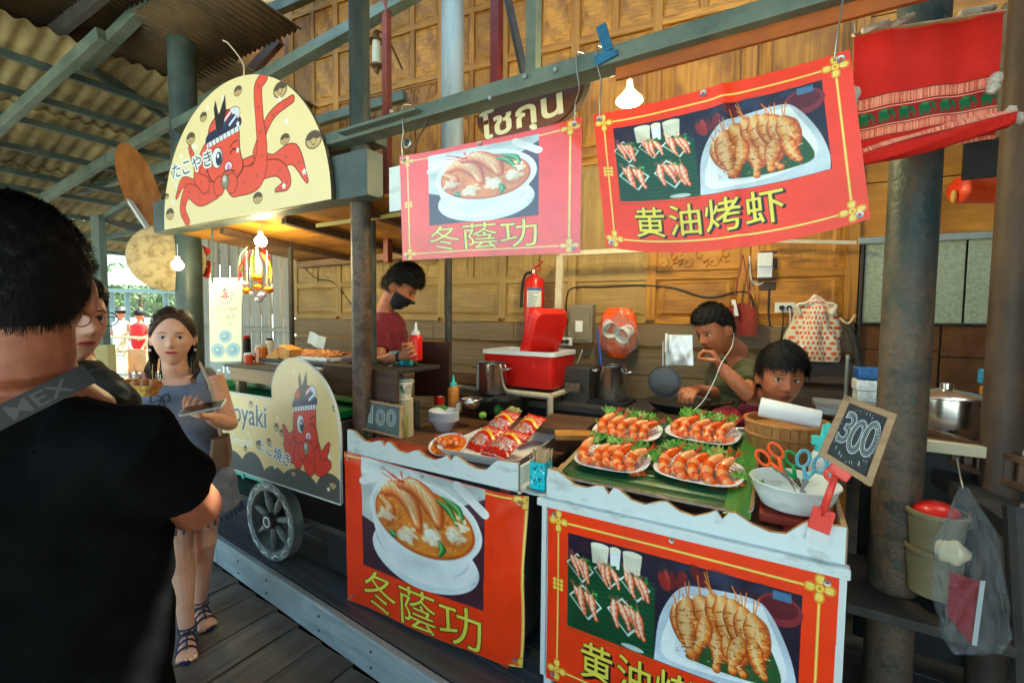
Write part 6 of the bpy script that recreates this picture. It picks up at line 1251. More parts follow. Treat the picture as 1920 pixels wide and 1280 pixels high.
sk = thing('skimmer', onY(1246, 715, 2.30), 'dark round wire skimmer hanging below the foil pack', 'skimmer'); c = onY(1246, 716, 2.30); MB().lathe([(.001, .014), (.05, .010), (.075, 0), (.079, -.003), (.079, .003)], c, 30, AX).build('mesh_bowl', M('dark_mesh', (.05, .055, .06), (.10, .10, .11), rough=.5, metal=.5, sc=(300, 300, 300)), sk, smooth=True)
for u in (1243, 1251): MB().tube([onY(u, 640, 2.33), onY(u, 705, 2.30)], .003, 6).build('handle_rod', m_wire, sk)
c = onY(1147, 748, 2.72); h = onY(1147, 685, 2.72)[2]-c[2]; pot(c, .088, h, 'tall steel stock pot on the dark stove by the wall')
MB().tube([c+(-.06, 0, h*.6), c+(-.10, .0, h+.22)], .009, 8).build('ladle_handle', M('blue_handle', (.03, .06, .3), rough=.4)).parent = None
bpy.data.objects['ladle_handle'].name = 'blue_ladle'; tag(bpy.data.objects['blue_ladle'], 'blue ladle handle standing in the tall stock pot', 'ladle')
sv = thing('dark_stove_table', (-1.1, 2.7, .17), 'soot dark stove table under the stock pot', 'stove'); slab(sv, 'table_top', -1.75, -.62, 2.50, 2.98, c[2]-.06, c[2]-.02, m_dark); slab(sv, 'front', -1.75, -.62, 2.52, 2.54, .17, c[2]-.06, m_black); slab(sv, 'burner', c[0]-.12, c[0]+.12, c[1]-.11, c[1]+.11, c[2]-.02, c[2]-.002, m_black)
wkc = onY(1272, 760, 2.45); wk = thing('black_wok', wkc, 'soot black wok below the skimmer', 'wok'); MB().lathe([(.001, -.05), (.10, -.03), (.16, .02), (.165, .024), (.155, .02), (.09, -.022), (.001, -.04)], wkc, 30).build('pan', m_black, wk, smooth=True); MB().tube([wkc+(.16, 0, .02), wkc+(.26, -.03, .05)], .010).build('handle', m_darkwood, wk)
for (u, v, w, d, h, m, nm, lab) in ((1090, 720, .18, .2, .24, m_dark, 'dark_cabinet', 'dark cabinet under the breaker box'), (1075, 700, .1, .1, .1, m_black, 'black_canister', 'black canister beside the cooler')):
    c = onY(u, v, 2.75); tag(MB().box(c, (w, d, h)).build(nm, m, bev=.01), lab, nm.split('_')[1])
c = onY(1073, 726, 2.6); tag(MB().box(c, (.10, .004, .055)).build('worn_label_plate', M('dirty_label', S(120, 104, 84), S(70, 58, 46), rough=.7, sc=(40, 40, 40))), 'dirty label plate on the dark cabinet', 'label plate')
# red apron hanging by its straps
ap = thing('red_apron', onW(1395, 600, .12), 'dark red apron hanging from straps behind the man in green', 'apron'); mred = M('dark_red_fabric', S(126, 34, 24), S(150, 48, 34), rough=.8, sc=(30, 30, 30), sheen=.3)
for pts in ([(1377, 560), (1388, 500), (1392, 478)], [(1408, 585), (1400, 520), (1393, 478)]): MB().tube(smoothpts([onW(u, v, .10) for u, v in pts]), .009, 8, flat=.4).build('strap', mred, ap, smooth=True)
MB().grid(lambda u, v: onW(1360+60*u, 580+50*v-12*math.sin(u*3.14)*(1-v), .14+.03*math.sin(9*u)), 16, 10, 0, .01, tuple(WN)).build('cloth', mred, ap, smooth=True)
MB().grid(lambda u, v: onW(1371+8*u+v*6, 562+30*v, .16), 4, 4).build('white_tag', m_plwhite, ap)
# dark boards low on the wall behind the young man
for k, (v0, v1) in enumerate(((675, 722), (724, 775), (777, 830))): wbx('fridge_board', 1420, 1612, v0, v1, .10, .02, wood('fridge_board_wood', (.09, .065, .05), (.16, .12, .10), 'x', 20, .1, .5, .1), ('upper', 'middle', 'lowest')[k]+' dull brown board of the low partition behind the young man', 'board')
tl_ = thing('leaning_pole', onW(1600, 700, .25), 'dark curved wooden pole tied with straw at the wall corner', 'pole'); MB().tube(smoothpts([onW(1586, 600, .25), onW(1604, 650, .25), (onW(1614, 720, .25)), onW(1616, 860, .25)]), .018, 10).build('pole', m_dark, tl_, smooth=True); MB().tube(smoothpts([onW(1574, 596, .27), onW(1590, 606, .27), onW(1604, 590, .27)]), .006, 6).build('straw_tie', m_pick, tl_, smooth=True)
tag(MB().tube(smoothpts([onW(1590, 665, .2), onW(1586, 740, .2), onW(1588, 800, .2)]), .010, 8).build('steel_rail', m_galv, smooth=True), 'thin steel rail beside the curved pole', 'rail')

# ================================================================ the grill on the cart
gr = thing('takoyaki_grill', (-2.3, 2.1, 1.0), 'stainless steel grill counter with a black griddle behind the cart panel', 'grill')
gz = onY(760, 690, 1.72)[2]; gz2 = gz-.005
slab(gr, 'steel_body', -3.1, -1.86, 1.64, 1.92, gz-.20, gz-.02, m_steel, .006); slab(gr, 'wooden_front', -2.15, -1.60, 1.615, 1.63, gz-.16, gz, m_darkwood); slab(gr, 'griddle', -2.9, -1.60, 1.63, 1.94, gz-.02, gz, M('griddle_iron', (.02, .018, .017), (.05, .045, .04), rough=.55, sc=(40, 40, 40)))
for x in (-3.05, -1.72): slab(gr, 'leg', x-.02, x+.02, 1.85, 1.89, .17, gz-.2, m_dark)
tyc = onY(612, 680, 1.80); slab(gr, 'white_tray', tyc[0]-.28, tyc[0]+.16, 1.68, 1.92, gz, gz+.02, m_plwhite)
g = random.Random(12); fo = MB()
for k in range(150): fo.sph((tyc[0]-.06+g.uniform(-.2, .2), 1.80+g.uniform(-.10, .10), gz+.028+g.uniform(0, .012)), (g.uniform(.008, .02), g.uniform(.008, .016), .008), 7, 5)
t_ = fo.build('grilled_pieces', M('grilled_meat', S(196, 110, 50), S(226, 160, 100), rough=.5, sc=(30, 30, 30)), smooth=True); tag(t_, 'heap of small orange brown grilled pieces on the white tray of the grill', 'food', kind='stuff')
tk = MB()
for k in range(40): tk.sph((-1.95+g.uniform(-.22, .25), 1.78+g.uniform(-.12, .12), gz+.008), (g.uniform(.008, .016), g.uniform(.008, .016), .006), 7, 5)
tag(tk.build('charred_crumbs', M('charred', (.05, .03, .02), (.16, .09, .05), rough=.7, sc=(40, 40, 40))), 'dark crumbs scattered on the black griddle', 'crumbs', kind='stuff')
tb2 = thing('teal_box', onY(757, 675, 2.0), 'teal printed cardboard box on the griddle by the cook', 'box'); c = onY(752, 680, 1.84); c[2] = gz+.0; MB().box(c+(0, 0, .035), (.10, .08, .07)).build('box', imat('teal_print', scribble_art(140, 100, (70, 186, 190), [(20, 50, 70), (230, 240, 240)], 9, 14).image('teal_print')), tb2); [None]
ws = thing('wooden_stand', (-2.55, 1.6, 1.06), 'small pale wooden stand with a black griddle plate on the octopus cart', 'stand'); x0, x1 = onY(437, 690, 1.55)[0], onY(545, 690, 1.55)[0]; z1 = onY(480, 690, 1.55)[2]
slab(ws, 'front', x0, x1, 1.53, 1.545, z1-.085, z1, m_woodmid); slab(ws, 'top_plate', x0-.02, x1-.06, 1.50, 1.75, z1, z1+.012, m_dark); slab(ws, 'leg', x0+.02, x0+.06, 1.55, 1.6, 1.06, z1-.08, m_woodmid); slab(ws, 'leg', x1-.06, x1-.02, 1.55, 1.6, 1.06, z1-.08, m_woodmid)
pwc = onY(540, 700, 1.52); slab(ws, 'upright', pwc[0]-.035, pwc[0]+.035, 1.51, 1.53, 1.06, z1+.03, m_redwood if False else M('orange_wood', S(196, 120, 62), S(170, 94, 44), rough=.5, sc=(20, 20, 20)))
def jar(u, v, Y, r, h, mc, ml, label, z=None):
    p = onY(u, v, Y); 
    if z: p[2] = z
    root = thing('jar', p, label, 'jar'); MB().lathe([(.001, 0), (r, 0), (r, h*.8), (r*.8, h*.86)], p, 20).build('glass_body', mc, root, smooth='auto'); MB().lathe([(r*.82, h*.84), (r*.86, h*.86), (r*.86, h), (.001, h)], p, 20).build('lid', ml, root, smooth='auto')
m_tea = M('amber_jar', S(176, 84, 24), S(200, 110, 40), rough=.15, sc=(10, 10, 10), coat=.4)
jar(490, 684, 1.66, .038, .13, m_tea, m_cream, 'big amber jar with a pale lid on the octopus cart'); jar(466, 684, 1.60, .026, .075, M('red_sauce', S(206, 70, 40), rough=.3), m_plwhite, 'small red sauce jar on the octopus cart'); jar(462, 662, 1.9, .03, .13, m_black, m_redpl, 'black bottle with a red top at the back of the octopus cart'); jar(506, 660, 1.95, .026, .10, m_plwhite, m_black, 'white and black can at the back of the octopus cart')
for (u, v, w, h, a, lab) in ((523, 668, .10, .06, -.5, 'patterned yellow paper boat box on the octopus cart'), (544, 662, .09, .075, .2, 'plain orange paper box beside the patterned one')):
    c = onY(u, v, 1.68); A = np.array(Matrix.Rotation(a, 3, 'Y')).T; tag(MB().box(c, (w, .07, h), A, taper=1.25).build('paper_boat', M('kraft_%d' % u, S(232, 168, 90), S(214, 140, 60), rough=.6, sc=(50, 50, 50), lo=.45, hi=.5), bev=.003), lab, 'box')
wp = MB(); cwp = onY(588, 632, 2.5); wp.grid(lambda u, v: cwp+np.array([-.09+.2*u+.04*v, 0, -.05+.10*v-.05*u])+np.array([0, .01*math.sin(8*u), 0]), 6, 6, 0, .003, (0, 1, 0)); tag(wp.build('crumpled_paper', m_plwhite, smooth=True), 'crumpled white paper leaning behind the grill tray', 'paper')
# menu banner standing on the cart
mm = imat('menu_print', menu_art().image('menu_print'), .4)
y_ = 1.60; q = [onY(392, 522, y_), onY(453, 520, y_), onY(453, 712, y_), onY(394, 712, y_)]; TLq, TRq, BRq, BLq = q
mn = thing('menu_board', (BLq+BRq)/2, 'tall narrow cream menu board with a small octopus emblem', 'menu board'); MB().grid(lambda u, v: BLq*(1-u)*(1-v)+BRq*u*(1-v)+TRq*u*v+TLq*(1-u)*v, 1, 1, 0, .008, (0, 1, 0), 1).build('board', [mm, m_plwhite], mn)
tg_ = onY(485, 600, 1.9)
# garlands
ga = thing('flower_garland_cluster', D(487, 500, 2.85), 'cluster of pink, red and yellow ribbons with orange flowers under the bulb', 'garland'); g = random.Random(3)
cols = [('pink_ribbon', S(236, 110, 130)), ('red_ribbon', S(206, 30, 40)), ('gold_ribbon', S(232, 180, 60)), ('green_ribbon', S(150, 176, 120)), ('peach_ribbon', S(240, 170, 120)), ('white_ribbon', S(236, 232, 220))]
for k in range(22):
    u = 446+g.uniform(0, 62); m = M(cols[k % 6][0], cols[k % 6][1], rough=.5); d = 2.8+g.uniform(0, .25); v0 = 462+g.uniform(0, 22); L = g.uniform(40, 62)
    MB().tube(smoothpts([D(u*.5+478*.5, v0, d), D(u, v0+L*.4, d), D(u+g.uniform(-4, 4), v0+L, d)]), [.006]+[.011]*12+[.014]*3 if False else .011, 6, flat=.3).build('ribbon', m, ga, smooth=True)
m_or = M('marigold', S(244, 160, 20), S(230, 120, 10), rough=.7, sc=(60, 60, 60), bump=.8, bsc=(140, 140, 140)); m_wf = M('white_blossom', S(240, 236, 228), S(226, 196, 196), rough=.7, sc=(50, 50, 50), bump=.8, bsc=(140, 140, 140))
for (u, v, r, m, nm) in ((463, 545, .028, m_or, 'marigold'), (482, 538, .026, m_or, 'marigold'), (504, 543, .028, m_or, 'marigold'), (481, 520, .030, m_or, 'marigold'), (474, 550, .022, m_wf, 'white_flower'), (491, 554, .026, m_wf, 'white_flower'), (485, 562, .024, m_wf, 'white_flower'), (459, 532, .02, m_wf, 'white_flower')):
    p = D(u, v, 2.8); MB().sph(p, (r, r, r*.7), 16, 12, fn=lambda V, r=r: V*(1+.12*np.sin(V[:, :1]*900)*np.sin(V[:, 1:2]*800))).build(nm, m, ga, smooth=True)
for u in (462, 480, 500): MB().tube([D(u, 470, 2.8), D(u+1, 540, 2.8)], .002, 5).build('string', m_cream, ga)
# carved oval fin board, straw disc, red fans left of the sign
fn_ = thing('oval_wooden_fin', D(268, 350, 3.6), 'orange brown oval wooden board standing up at the left end of the sign beam', 'board'); c = D(262, 352, 3.6); up_ = D(240, 292, 3.6)-c; up_ /= np.linalg.norm(up_); rt_ = np.cross(up_, -ray(262, 352)); rt_ /= np.linalg.norm(rt_); nn = np.cross(rt_, up_)
AF = np.array([rt_, up_, nn]); MB().prism([(.115*math.cos(t), .36*math.sin(t)) for t in np.linspace(0, 2*math.pi, 40, endpoint=False)], .03, c, AF).build('board', wood('fin_wood', (.28, .09, .02), (.5, .2, .05), 'z', 18, 0, .35, .2), fn_, bev=.006)
MB().bar(D(240, 372, 3.55), D(290, 448, 3.3), .03, .02).build('white_edge', m_plwhite, fn_)
dc = thing('straw_disc', D(315, 490, 3.3), 'big pale woven straw disc hanging behind the left bulb', 'disc'); c = D(315, 484, 3.35); vd = -ray(315, 484); vd /= np.linalg.norm(vd); AD = frame(vd+np.array([.3, 0, .1]))
MB().lathe([(.001, .03), (.12, .022), (.235, .0), (.24, -.004), (.235, -.008), (.001, .02)], c, 40, AD).build('woven_disc', M('woven_straw', S(190, 170, 130), S(140, 118, 82), rough=.8, sc=(22, 22, 22), bump=.8, bsc=(90, 90, 90), lo=.45, hi=.7), dc, smooth=True)
rfn = thing('red_paper_fan', D(395, 475, 3.5), 'red and white paper fans hanging behind the cart post', 'fan'); 
for k, (u, v, a) in enumerate(((398, 470, 2.6), (390, 500, 2.2), (404, 492, 2.9))):
    p = D(u, v, 3.55+.03*k); vd = -ray(u, v); A = frame(vd, (0, 0, 1)); V = [(0, 0, 0)]+[(.14*math.cos(a+q*.11), .14*math.sin(a+q*.11), .006*(q % 2)) for q in range(14)]; MB().add(np.array(V)@A+p, [(0, i, i+1) for i in range(1, 14)]).build('fan', M('fan_red', S(206, 50, 34), rough=.6) if k != 1 else M('fan_white', S(236, 226, 216), rough=.6), rfn)
hp = MB().tube([onY(398, 420, 1.6), onY(398, 530, 1.6)], .008, 8).build('hanging_rod', m_green); tag(hp, 'thin rod between the sign beam and the menu board', 'rod')

# ================================================================ the red woven cloth
im_flag = flag_art().image('flag_print')
mf = imat('woven_flag', im_flag, .8, .25, 0, 120); fl_ = thing('red_woven_cloth', D(1740, 60, 1.2), 'red woven cloth with elephant bands and rolled tasselled hem, top right', 'cloth')
TLq, TRq, BRq, BLq = D(1601, 68, 1.28), D(1880, 24, 1.22), D(1868, 258, 1.20), D(1597, 306, 1.27)
MB().grid(lambda u, v: BLq*(1-u)*(1-v)+BRq*u*(1-v)+TRq*u*v+TLq*(1-u)*v+np.array([0, .006*math.sin(8*u+3*v)+.004*math.sin(19*u), 0]), 40, 30, 0, .002, (0, 1, 0)).build('cloth', mf, fl_, smooth=True)
me = fl_.children[0].data; q = np.zeros(len(me.loops)*2, np.float32); me.uv_layers[0].data.foreach_get('uv', q); q = q.reshape(-1, 2); q[:, 1] = .12+.88*q[:, 1]; me.uv_layers[0].data.foreach_set('uv', q.ravel())
a, c2 = D(1600, 300, 1.24), D(1895, 222, 1.16)
def roll_f(u, v):
    p = a+(c2-a)*u; th = 2*math.pi*v; r = (.018+.008*math.sin(3.14*u))*(1+.12*math.sin(5*th+9*u)); return p+np.array([0, 0, 1])*r*math.cos(th)*1.1+np.array([.4, -.9, 0])*r*math.sin(th)
MB().grid(roll_f, 44, 20).build('rolled_hem', imat('woven_roll', im_flag, .85, .6, 0, 90), fl_, smooth=True)
me = fl_.children[1].data; q = np.zeros(len(me.loops)*2, np.float32); me.uv_layers[0].data.foreach_get('uv', q); q = q.reshape(-1, 2); q[:, 1] = .0+.30*np.abs(((q[:, 1]+.05) % 1)-.5); me.uv_layers[0].data.foreach_set('uv', q.ravel())
m_tas = M('white_tassel', S(206, 196, 184), S(176, 160, 146), rough=.9, sc=(50, 50, 50), bump=.8, bsc=(90, 90, 90))
for (u, v, r) in ((1600, 178, 15), (1597, 192, 12), (1866, 150, 14), (1862, 164, 13), (1608, 305, 12), (1602, 320, 11), (1895, 210, 12), (1912, 222, 12), (1592, 246, 6)):
    MB().sph(D(u, v, 1.16 if u > 1700 else 1.22), (r/860*.95, r/860*.95, r/860*1.1), 12, 8, fn=lambda V: V*(1+.15*np.sin(V[:, :1]*500)*np.sin(V[:, 2:]*400))).build('tassel_knot', m_tas, fl_, smooth=True)
wr = thing('cloth_rod', D(1740, 40, 1.25), 'pale rod wrapped in cloth along the top of the red woven cloth', 'rod'); MB().tube([D(1598, 66, 1.29), D(1885, 22, 1.22)], .006, 8).build('rod', m_woodmid, wr)
for (u0, v0, u1, v1) in ((1618, 58, 1665, 42), (1668, 48, 1712, 30), (1800, 26, 1865, 14)): MB().tube([D(u0, v0, 1.25), D(u1, v1, 1.24)], [.008, .009], 10).build('white_wrap', m_tas, wr, smooth=True)
wire('hanging_wire', [D(1603, 70, 1.28), D(1598, 30, 1.3), D(1592, -20, 1.3)], .0025, m_wire, 'thin wire from which the left corner of the red woven cloth hangs')

# ================================================================ kitchen at the right edge
gp = thing('glazed_panel_wall', W(.9, 1.5), 'mottled grey green board wall with metal rails at the right', 'wall'); m_mot = M('mottled_board', S(146, 156, 126), S(176, 184, 162), rough=.6, sc=(60, 60, 60), det=3, bump=.3, bsc=(80, 80, 80)); A = np.array([WD, WN, [0, 0, 1]])
def gbox(nm, s0, s1, z0, z1, off, th, m, bev=.003): return MB().box(W((s0+s1)/2, (z0+z1)/2, off+th/2), (s1-s0, th, z1-z0), A).build(nm, m, gp, bev=bev)
zt = onW(1700, 455)[2]; zb_ = onW(1700, 605)[2]
for s0, s1 in ((.37, .80), (.81, 1.6), (1.61, 2.4)): gbox('board', s0, s1, zb_, zt, .0, .01, m_mot)
gbox('rail', .33, 3, zt, zt+.035, .0, .03, m_galv); gbox('upright', .345, .36, 1.0, zt, .0, .03, m_dark); gbox('rail', .33, 3, zb_-.01, zb_, .0, .02, m_dark)
m_cb = M('cardboard_brown', S(120, 80, 42), S(96, 58, 30), rough=.8, sc=(6, 6, 6), bump=.2)
for s0, s1, z0, z1 in ((.36, .72, 1.38, zb_-.015), (.36, .72, .95, 1.375), (.73, 1.2, 1.35, zb_-.015), (.73, 1.2, .9, 1.345), (1.21, 2.4, .9, zb_-.015)): gbox('brown_board', s0, s1, z0, z1, -.02, .012, m_cb)
for k in range(6): gbox('upper_board', .34, 3, zt+.04+k*.30, zt+.335+k*.30, -.02, .02, m_wallwood)
gbox('backing', .34, 3.0, .17, 4.6, -.06, .03, m_dark)
MB().box((1.75, 1.6, 2.0), (.03, 3.8, 3.8)).build('unseen_shade_board', m_darkwood_z, gp)  # unseen board added outside the view to keep light off the right side
for k in range(4): gbox('upper_board', .34, 3, 3.8+k*.4, 4.19+k*.4, -.02, .02, m_wallwood)
c2r = onY(1893, 600, 2.15); column('wooden_post', (c2r[0], c2r[1]), .052, .17, 3.4, M('brown_post_paint', S(58, 46, 38), S(92, 74, 60), rough=.6, sc=(8, 8, 3), bump=.3, bsc=(40, 40, 40)), 'brown worn round post near the right edge of the picture')
rs_ = MB().box(D(1905, 130, 1.75), (.10, .03, .5)).build('grey_weathered_board', m_oldplank); tag(rs_, 'grey weathered board at the top right corner', 'board')
tag(MB().box(D(1917, 40, 1.70), (.03, .01, .09)).build('blue_sign_edge', imat('blue_sign', label_art(4, 60, 120, (230, 232, 240), (30, 40, 140)).image('blue_sign'))), 'edge of a small blue and white sign at the top right corner', 'sign')
dbk = MB().box(D(1900, 250, 1.9), (.30, .02, .34)).build('dark_hanging_cloth', m_black); tag(dbk, 'black cloth hanging behind the tasselled end of the red cloth', 'cloth')
rl_ = thing('red_lantern', D(1838, 355, 2.1), 'red folded paper lantern with a gold fringe hanging behind the columns', 'lantern'); c = D(1840, 356, 2.1); xx = CR
b = MB(); b.tube([c-xx*.11+xx*.22*t for t in np.linspace(0, 1, 21)], [.055+.006*(i % 2) for i in range(21)], 16); b.build('body', M('red_satin', S(214, 40, 20), S(236, 90, 40), rough=.35, sc=(8, 8, 8)), rl_, smooth=True); MB().sph(c-xx*.125+(0, 0, -.03), (.012, .012, .03), 8, 8).build('gold_fringe', M('gold_thread', S(214, 160, 80), rough=.5), rl_); MB().grid(lambda u, v: c+xx*(-.06+.16*u)+np.array([0, 0, .05+.045*v*math.sin(3.14*u)]), 8, 4).build('top_cloth', M('red_satin2', S(190, 24, 14), rough=.5), rl_)
kt = thing('kitchen_table', onY(1760, 830, 2.3), 'dark kitchen table at the right with a pale board edge', 'table'); zt2 = onY(1760, 822, 2.2)[2]
slab(kt, 'table_top', .28, 1.3, 2.15, 2.9, zt2-.03, zt2, m_darkwood); slab(kt, 'edge_board', .30, .72, 2.12, 2.15, zt2-.035, zt2+.004, m_cream); slab(kt, 'front', .28, 1.3, 2.2, 2.22, .3, zt2-.03, m_black)
c = onY(1770, 808, 2.35); c[2] = zt2; h = onY(1770, 742, 2.35)[2]-zt2; pot(c, .115, h, 'lidded steel pot on the right kitchen table', lid=True); 
for (u, v, w, h, col, nm, lab) in ((1640, 700, .14, .05, S(30, 90, 160), 'blue_box', 'blue package on the shelf left of the thick column'), (1640, 722, .15, .05, S(226, 230, 232), 'white_pack', 'white packs below the blue package'), (1636, 742, .13, .05, S(200, 205, 205), 'silver_pack', 'silver pack at the bottom of the shelf stack'), (1868, 708, .08, .06, S(70, 160, 214), 'blue_packet', 'light blue packet left of the brown post'), (1868, 735, .07, .04, S(200, 130, 60), 'orange_packet', 'orange packet below the light blue one'), (1915, 712, .06, .07, S(70, 150, 220), 'blue_bag', 'blue bag right of the brown post'), (1912, 748, .05, .06, S(226, 226, 230), 'white_bag', 'white bag below the blue bag at the right edge')):
    c = onY(u, v, 2.55); tag(MB().box(c, (w, .1, h), rot_z(.1)).build(nm, M('m_'+nm, col, tuple(min(1, q*1.3+.02) for q in col), rough=.4, sc=(40, 40, 40), lo=.5, hi=.52), bev=.008), lab, 'package')
shf = MB().box(onY(1650, 770, 2.6)+(0, .0, 0), (.5, .3, .03)).build('side_shelf', m_galv, bev=.003); tag(shf, 'metal shelf left of the thick column', 'shelf')
shf2 = MB().box(onY(1890, 775, 2.6), (.35, .3, .03)).build('side_shelf', m_dark, bev=.003); tag(shf2, 'dark shelf behind the brown post', 'shelf')
rk = thing('slatted_rail', onY(1800, 850, 1.75), 'dark wooden slatted rail running back at the right edge', 'rail'); a, b2_ = D(1722, 800, 1.75), D(1935, 868, 1.45)
for dz in (0, -.085): MB().bar(a+(0, 0, dz), b2_+(0, 0, dz), .03, .022).build('rail', m_darkwood, rk, bev=.003)
for k in range(9): t = (k+.4)/9; p = a+(b2_-a)*t; MB().box(p+(0, 0, -.045), (.022, .018, .10)).build('slat', m_darkwood_z, rk)
MB().box(a+(-.01, 0, -.04), (.04, .03, .14)).build('end_post', m_woodmid, rk, bev=.003)
MB().bar(D(1690, 830, 1.9), D(1940, 1010, 1.35), .10, .05).build('lower_beam', m_dark, rk)
rg2 = MB().grid(lambda u, v: D(1716+28*u+6*math.sin(9*v), 796+22*v+5*math.sin(11*u), 1.74), 8, 8, 0, .01, (0, 1, 0)).build('cream_rag', M('rag', S(176, 160, 130), rough=.9), smooth=True); tag(rg2, 'cream rag tied to the end of the slatted rail', 'rag')
for (u, v, r, col, nm, lab) in ((1915, 828, .05, (.02, .2, .02), 'green_bag', 'bright green bag behind the slatted rail'), (1910, 806, .04, (.03, .04, .25), 'blue_cloth', 'blue cloth bundle on the slatted rail')):
    tag(MB().sph(D(u, v, 1.7), (r, r, r*.6), 14, 10, fn=lambda V: V*(1+.12*np.sin(V[:, :1]*90)*np.sin(V[:, 1:2]*80))).build(nm, M('m_'+nm, col, rough=.4), smooth=True), lab, 'bag')
bk2 = thing('cream_bucket', onY(1747, 1105, 2.0), 'cream plastic bucket stacked over another under the kitchen table', 'buckets'); m_bk = M('cream_bucket_plastic', S(150, 138, 104), S(126, 116, 86), rough=.5, sc=(8, 8, 8)); c = D(1747, 1108, 1.45); h1 = .165
for k, z in enumerate((0, .115)):
    MB().lathe([(.001, 0), (.060-.0*k, 0), (.072, h1*.8), (.078, h1*.82), (.078, h1*.9), (.070, h1*.9)], c+(0, 0, z), 28).build('bucket', m_bk, bk2, smooth='auto')
MB().lathe([(.001, .29), (.03, .285), (.055, .27), (.06, .25)], c, 20).build('red_contents', m_redpl, bk2, smooth=True)
slab2 = MB().box(D(1750, 1125, 1.5), (.5, .4, .03)).build('low_shelf', m_dark, bev=.003); tag(slab2, 'dark low shelf under the buckets', 'shelf')
cdb = MB().box(D(1868, 960, 1.6), (.16, .1, .12)).build('carton', M('pale_carton', S(170, 140, 120), rough=.8), bev=.003); tag(cdb, 'pale carton behind the hanging plastic bag', 'carton')
# hanging clear bag with a red folder
hb = thing('hanging_plastic_bag', D(1820, 1060, 1.15), 'clear plastic bag with a red folder hanging at the lower right', 'bag'); film = glass('bag_film', (.90, .92, .93), .10, .86)
VD = -ray(1815, 1050); VD /= np.linalg.norm(VD)
topb, botb = D(1806, 912, 1.15), D(1830, 1215, 1.12); Abag = np.array([CR, -VD, -(botb-topb)/np.linalg.norm(botb-topb)])
def bagf(u, v):
    a_ = 2*math.pi*u; t = 1-v; ww = np.interp(t, [0, .12, .35, .6, .9, 1], [.10, .42, .9, 1.0, .95, .6]); cr = 1+.12*math.sin(5*a_+7*t+1)+.08*math.sin(9*a_-11*t)+.04*math.sin(19*a_+17*t); return topb+np.array([.085*ww*math.cos(a_)*cr, .030*ww*math.sin(a_)*cr, -t*.40])@Abag
MB().grid(bagf, 48, 30).build('film', film, hb, smooth=True)
q = [D(1782, 1070, 1.13), D(1838, 1090, 1.13), D(1822, 1208, 1.12), D(1773, 1150, 1.13)]; MB().add(q+[p-VD*.01 for p in q], [(3, 2, 1, 0), (4, 5, 6, 7), (0, 1, 5, 4), (1, 2, 6, 5), (2, 3, 7, 6), (3, 0, 4, 7)]).build('red_folder', M('crimson_card', S(150, 16, 34), rough=.4), hb)
q = [D(1838, 1088, 1.125), D(1848, 1088, 1.125), D(1832, 1210, 1.115), D(1822, 1208, 1.115)]; MB().add(q, [(3, 2, 1, 0)]).build('folder_edge', m_plwhite, hb); MB().sph(D(1785, 1035, 1.14), (.035, .02, .03), 14, 10, fn=lambda V: V*(1+.1*np.sin(V[:, :1]*200))).build('paper_bundle', m_cream, hb, smooth=True)
leg_ = MB().tube([D(1905, 950, 1.35), D(1925, 1290, 1.25)], .03, 10).build('dark_table_leg', m_dark); tag(leg_, 'dark round table leg at the lower right edge', 'leg post')
hk = wire('bag_hook', [D(1806, 915, 1.15), D(1800, 890, 1.2), D(1795, 860, 1.35)], .002, m_wire, 'thin hook from which the clear plastic bag hangs')
# ================================================================ people
def nrm(v): v = np.array(v, float); return v/(np.linalg.norm(v)+1e-9)
def remesh(mb, vox, it=3, disp=None):
    V = np.vstack(mb.v); me = bpy.data.meshes.new('tmp'); me.from_pydata(V.tolist(), [], mb.f); ob = bpy.data.objects.new('tmp', me); COL.objects.link(ob)
    r = ob.modifiers.new('r', 'REMESH'); r.mode = 'VOXEL'; r.voxel_size = vox; r.use_smooth_shade = True
    if it: s = ob.modifiers.new('s', 'SMOOTH'); s.iterations = it; s.factor = .5
    bpy.context.view_layer.update(); dg = bpy.context.evaluated_depsgraph_get(); m2 = bpy.data.meshes.new_from_object(ob.evaluated_get(dg)); n = len(m2.vertices)
    P = np.zeros(n*3, np.float32); m2.vertices.foreach_get('co', P); P = P.reshape(-1, 3).astype(float)
    if disp is not None:
        N = np.zeros(n*3, np.float32); m2.vertices.foreach_get('normal', N); N = N.reshape(-1, 3); P = P+N*disp(P, N)[:, None]
    F = [tuple(p.vertices) for p in m2.polygons]; bpy.data.objects.remove(ob); bpy.data.meshes.remove(me); bpy.data.meshes.remove(m2)
    o = MB(); o.add(P, F); return o
def head_shape(V, fem=0.):
    """unit sphere points to a head: x sideways, y forward, z up (metres)"""
    x, y, z = V[:, 0], V[:, 1], V[:, 2]; t = np.clip(-z, 0, 1); X = x*.075*(1-(.30+.04*fem)*t**1.4)*(1-.05*np.clip(z, 0, 1)**2); Y = y*.096*np.where(y < 0, 1-.38*t**1.3, 1-.02*t); Z = z*.120
    Y = np.where(y > 0, .092*np.clip(y, 0, 1)**.80*(1-.05*t), Y); f = np.clip(y, 0, 1)**.5; a = np.abs(X)
    G = lambda c, s, q, w: np.exp(-((a-c)/s)**2)*np.exp(-((Z-q)/w)**2)
    Y = Y+f*(.020*G(0, .012, -.026, .014)+.012*G(0, .009, -.008, .024)+.007*G(.013, .008, -.031, .009)-.009*G(.030, .016, .006, .013)+.004*G(.028, .022, .030, .009)+.004*G(.040, .018, -.024, .02)+.006*G(0, .024, -.056, .008)+.005*G(0, .018, -.066, .006)-.003*G(0, .02, -.078, .006)+.008*G(0, .022, -.100, .016))
    return np.column_stack([X, Y, Z])
_hs = MB(); _hs.sph((0, 0, 0), 1, 96, 72); HS_V, HS_F = np.vstack(_hs.v), _hs.f
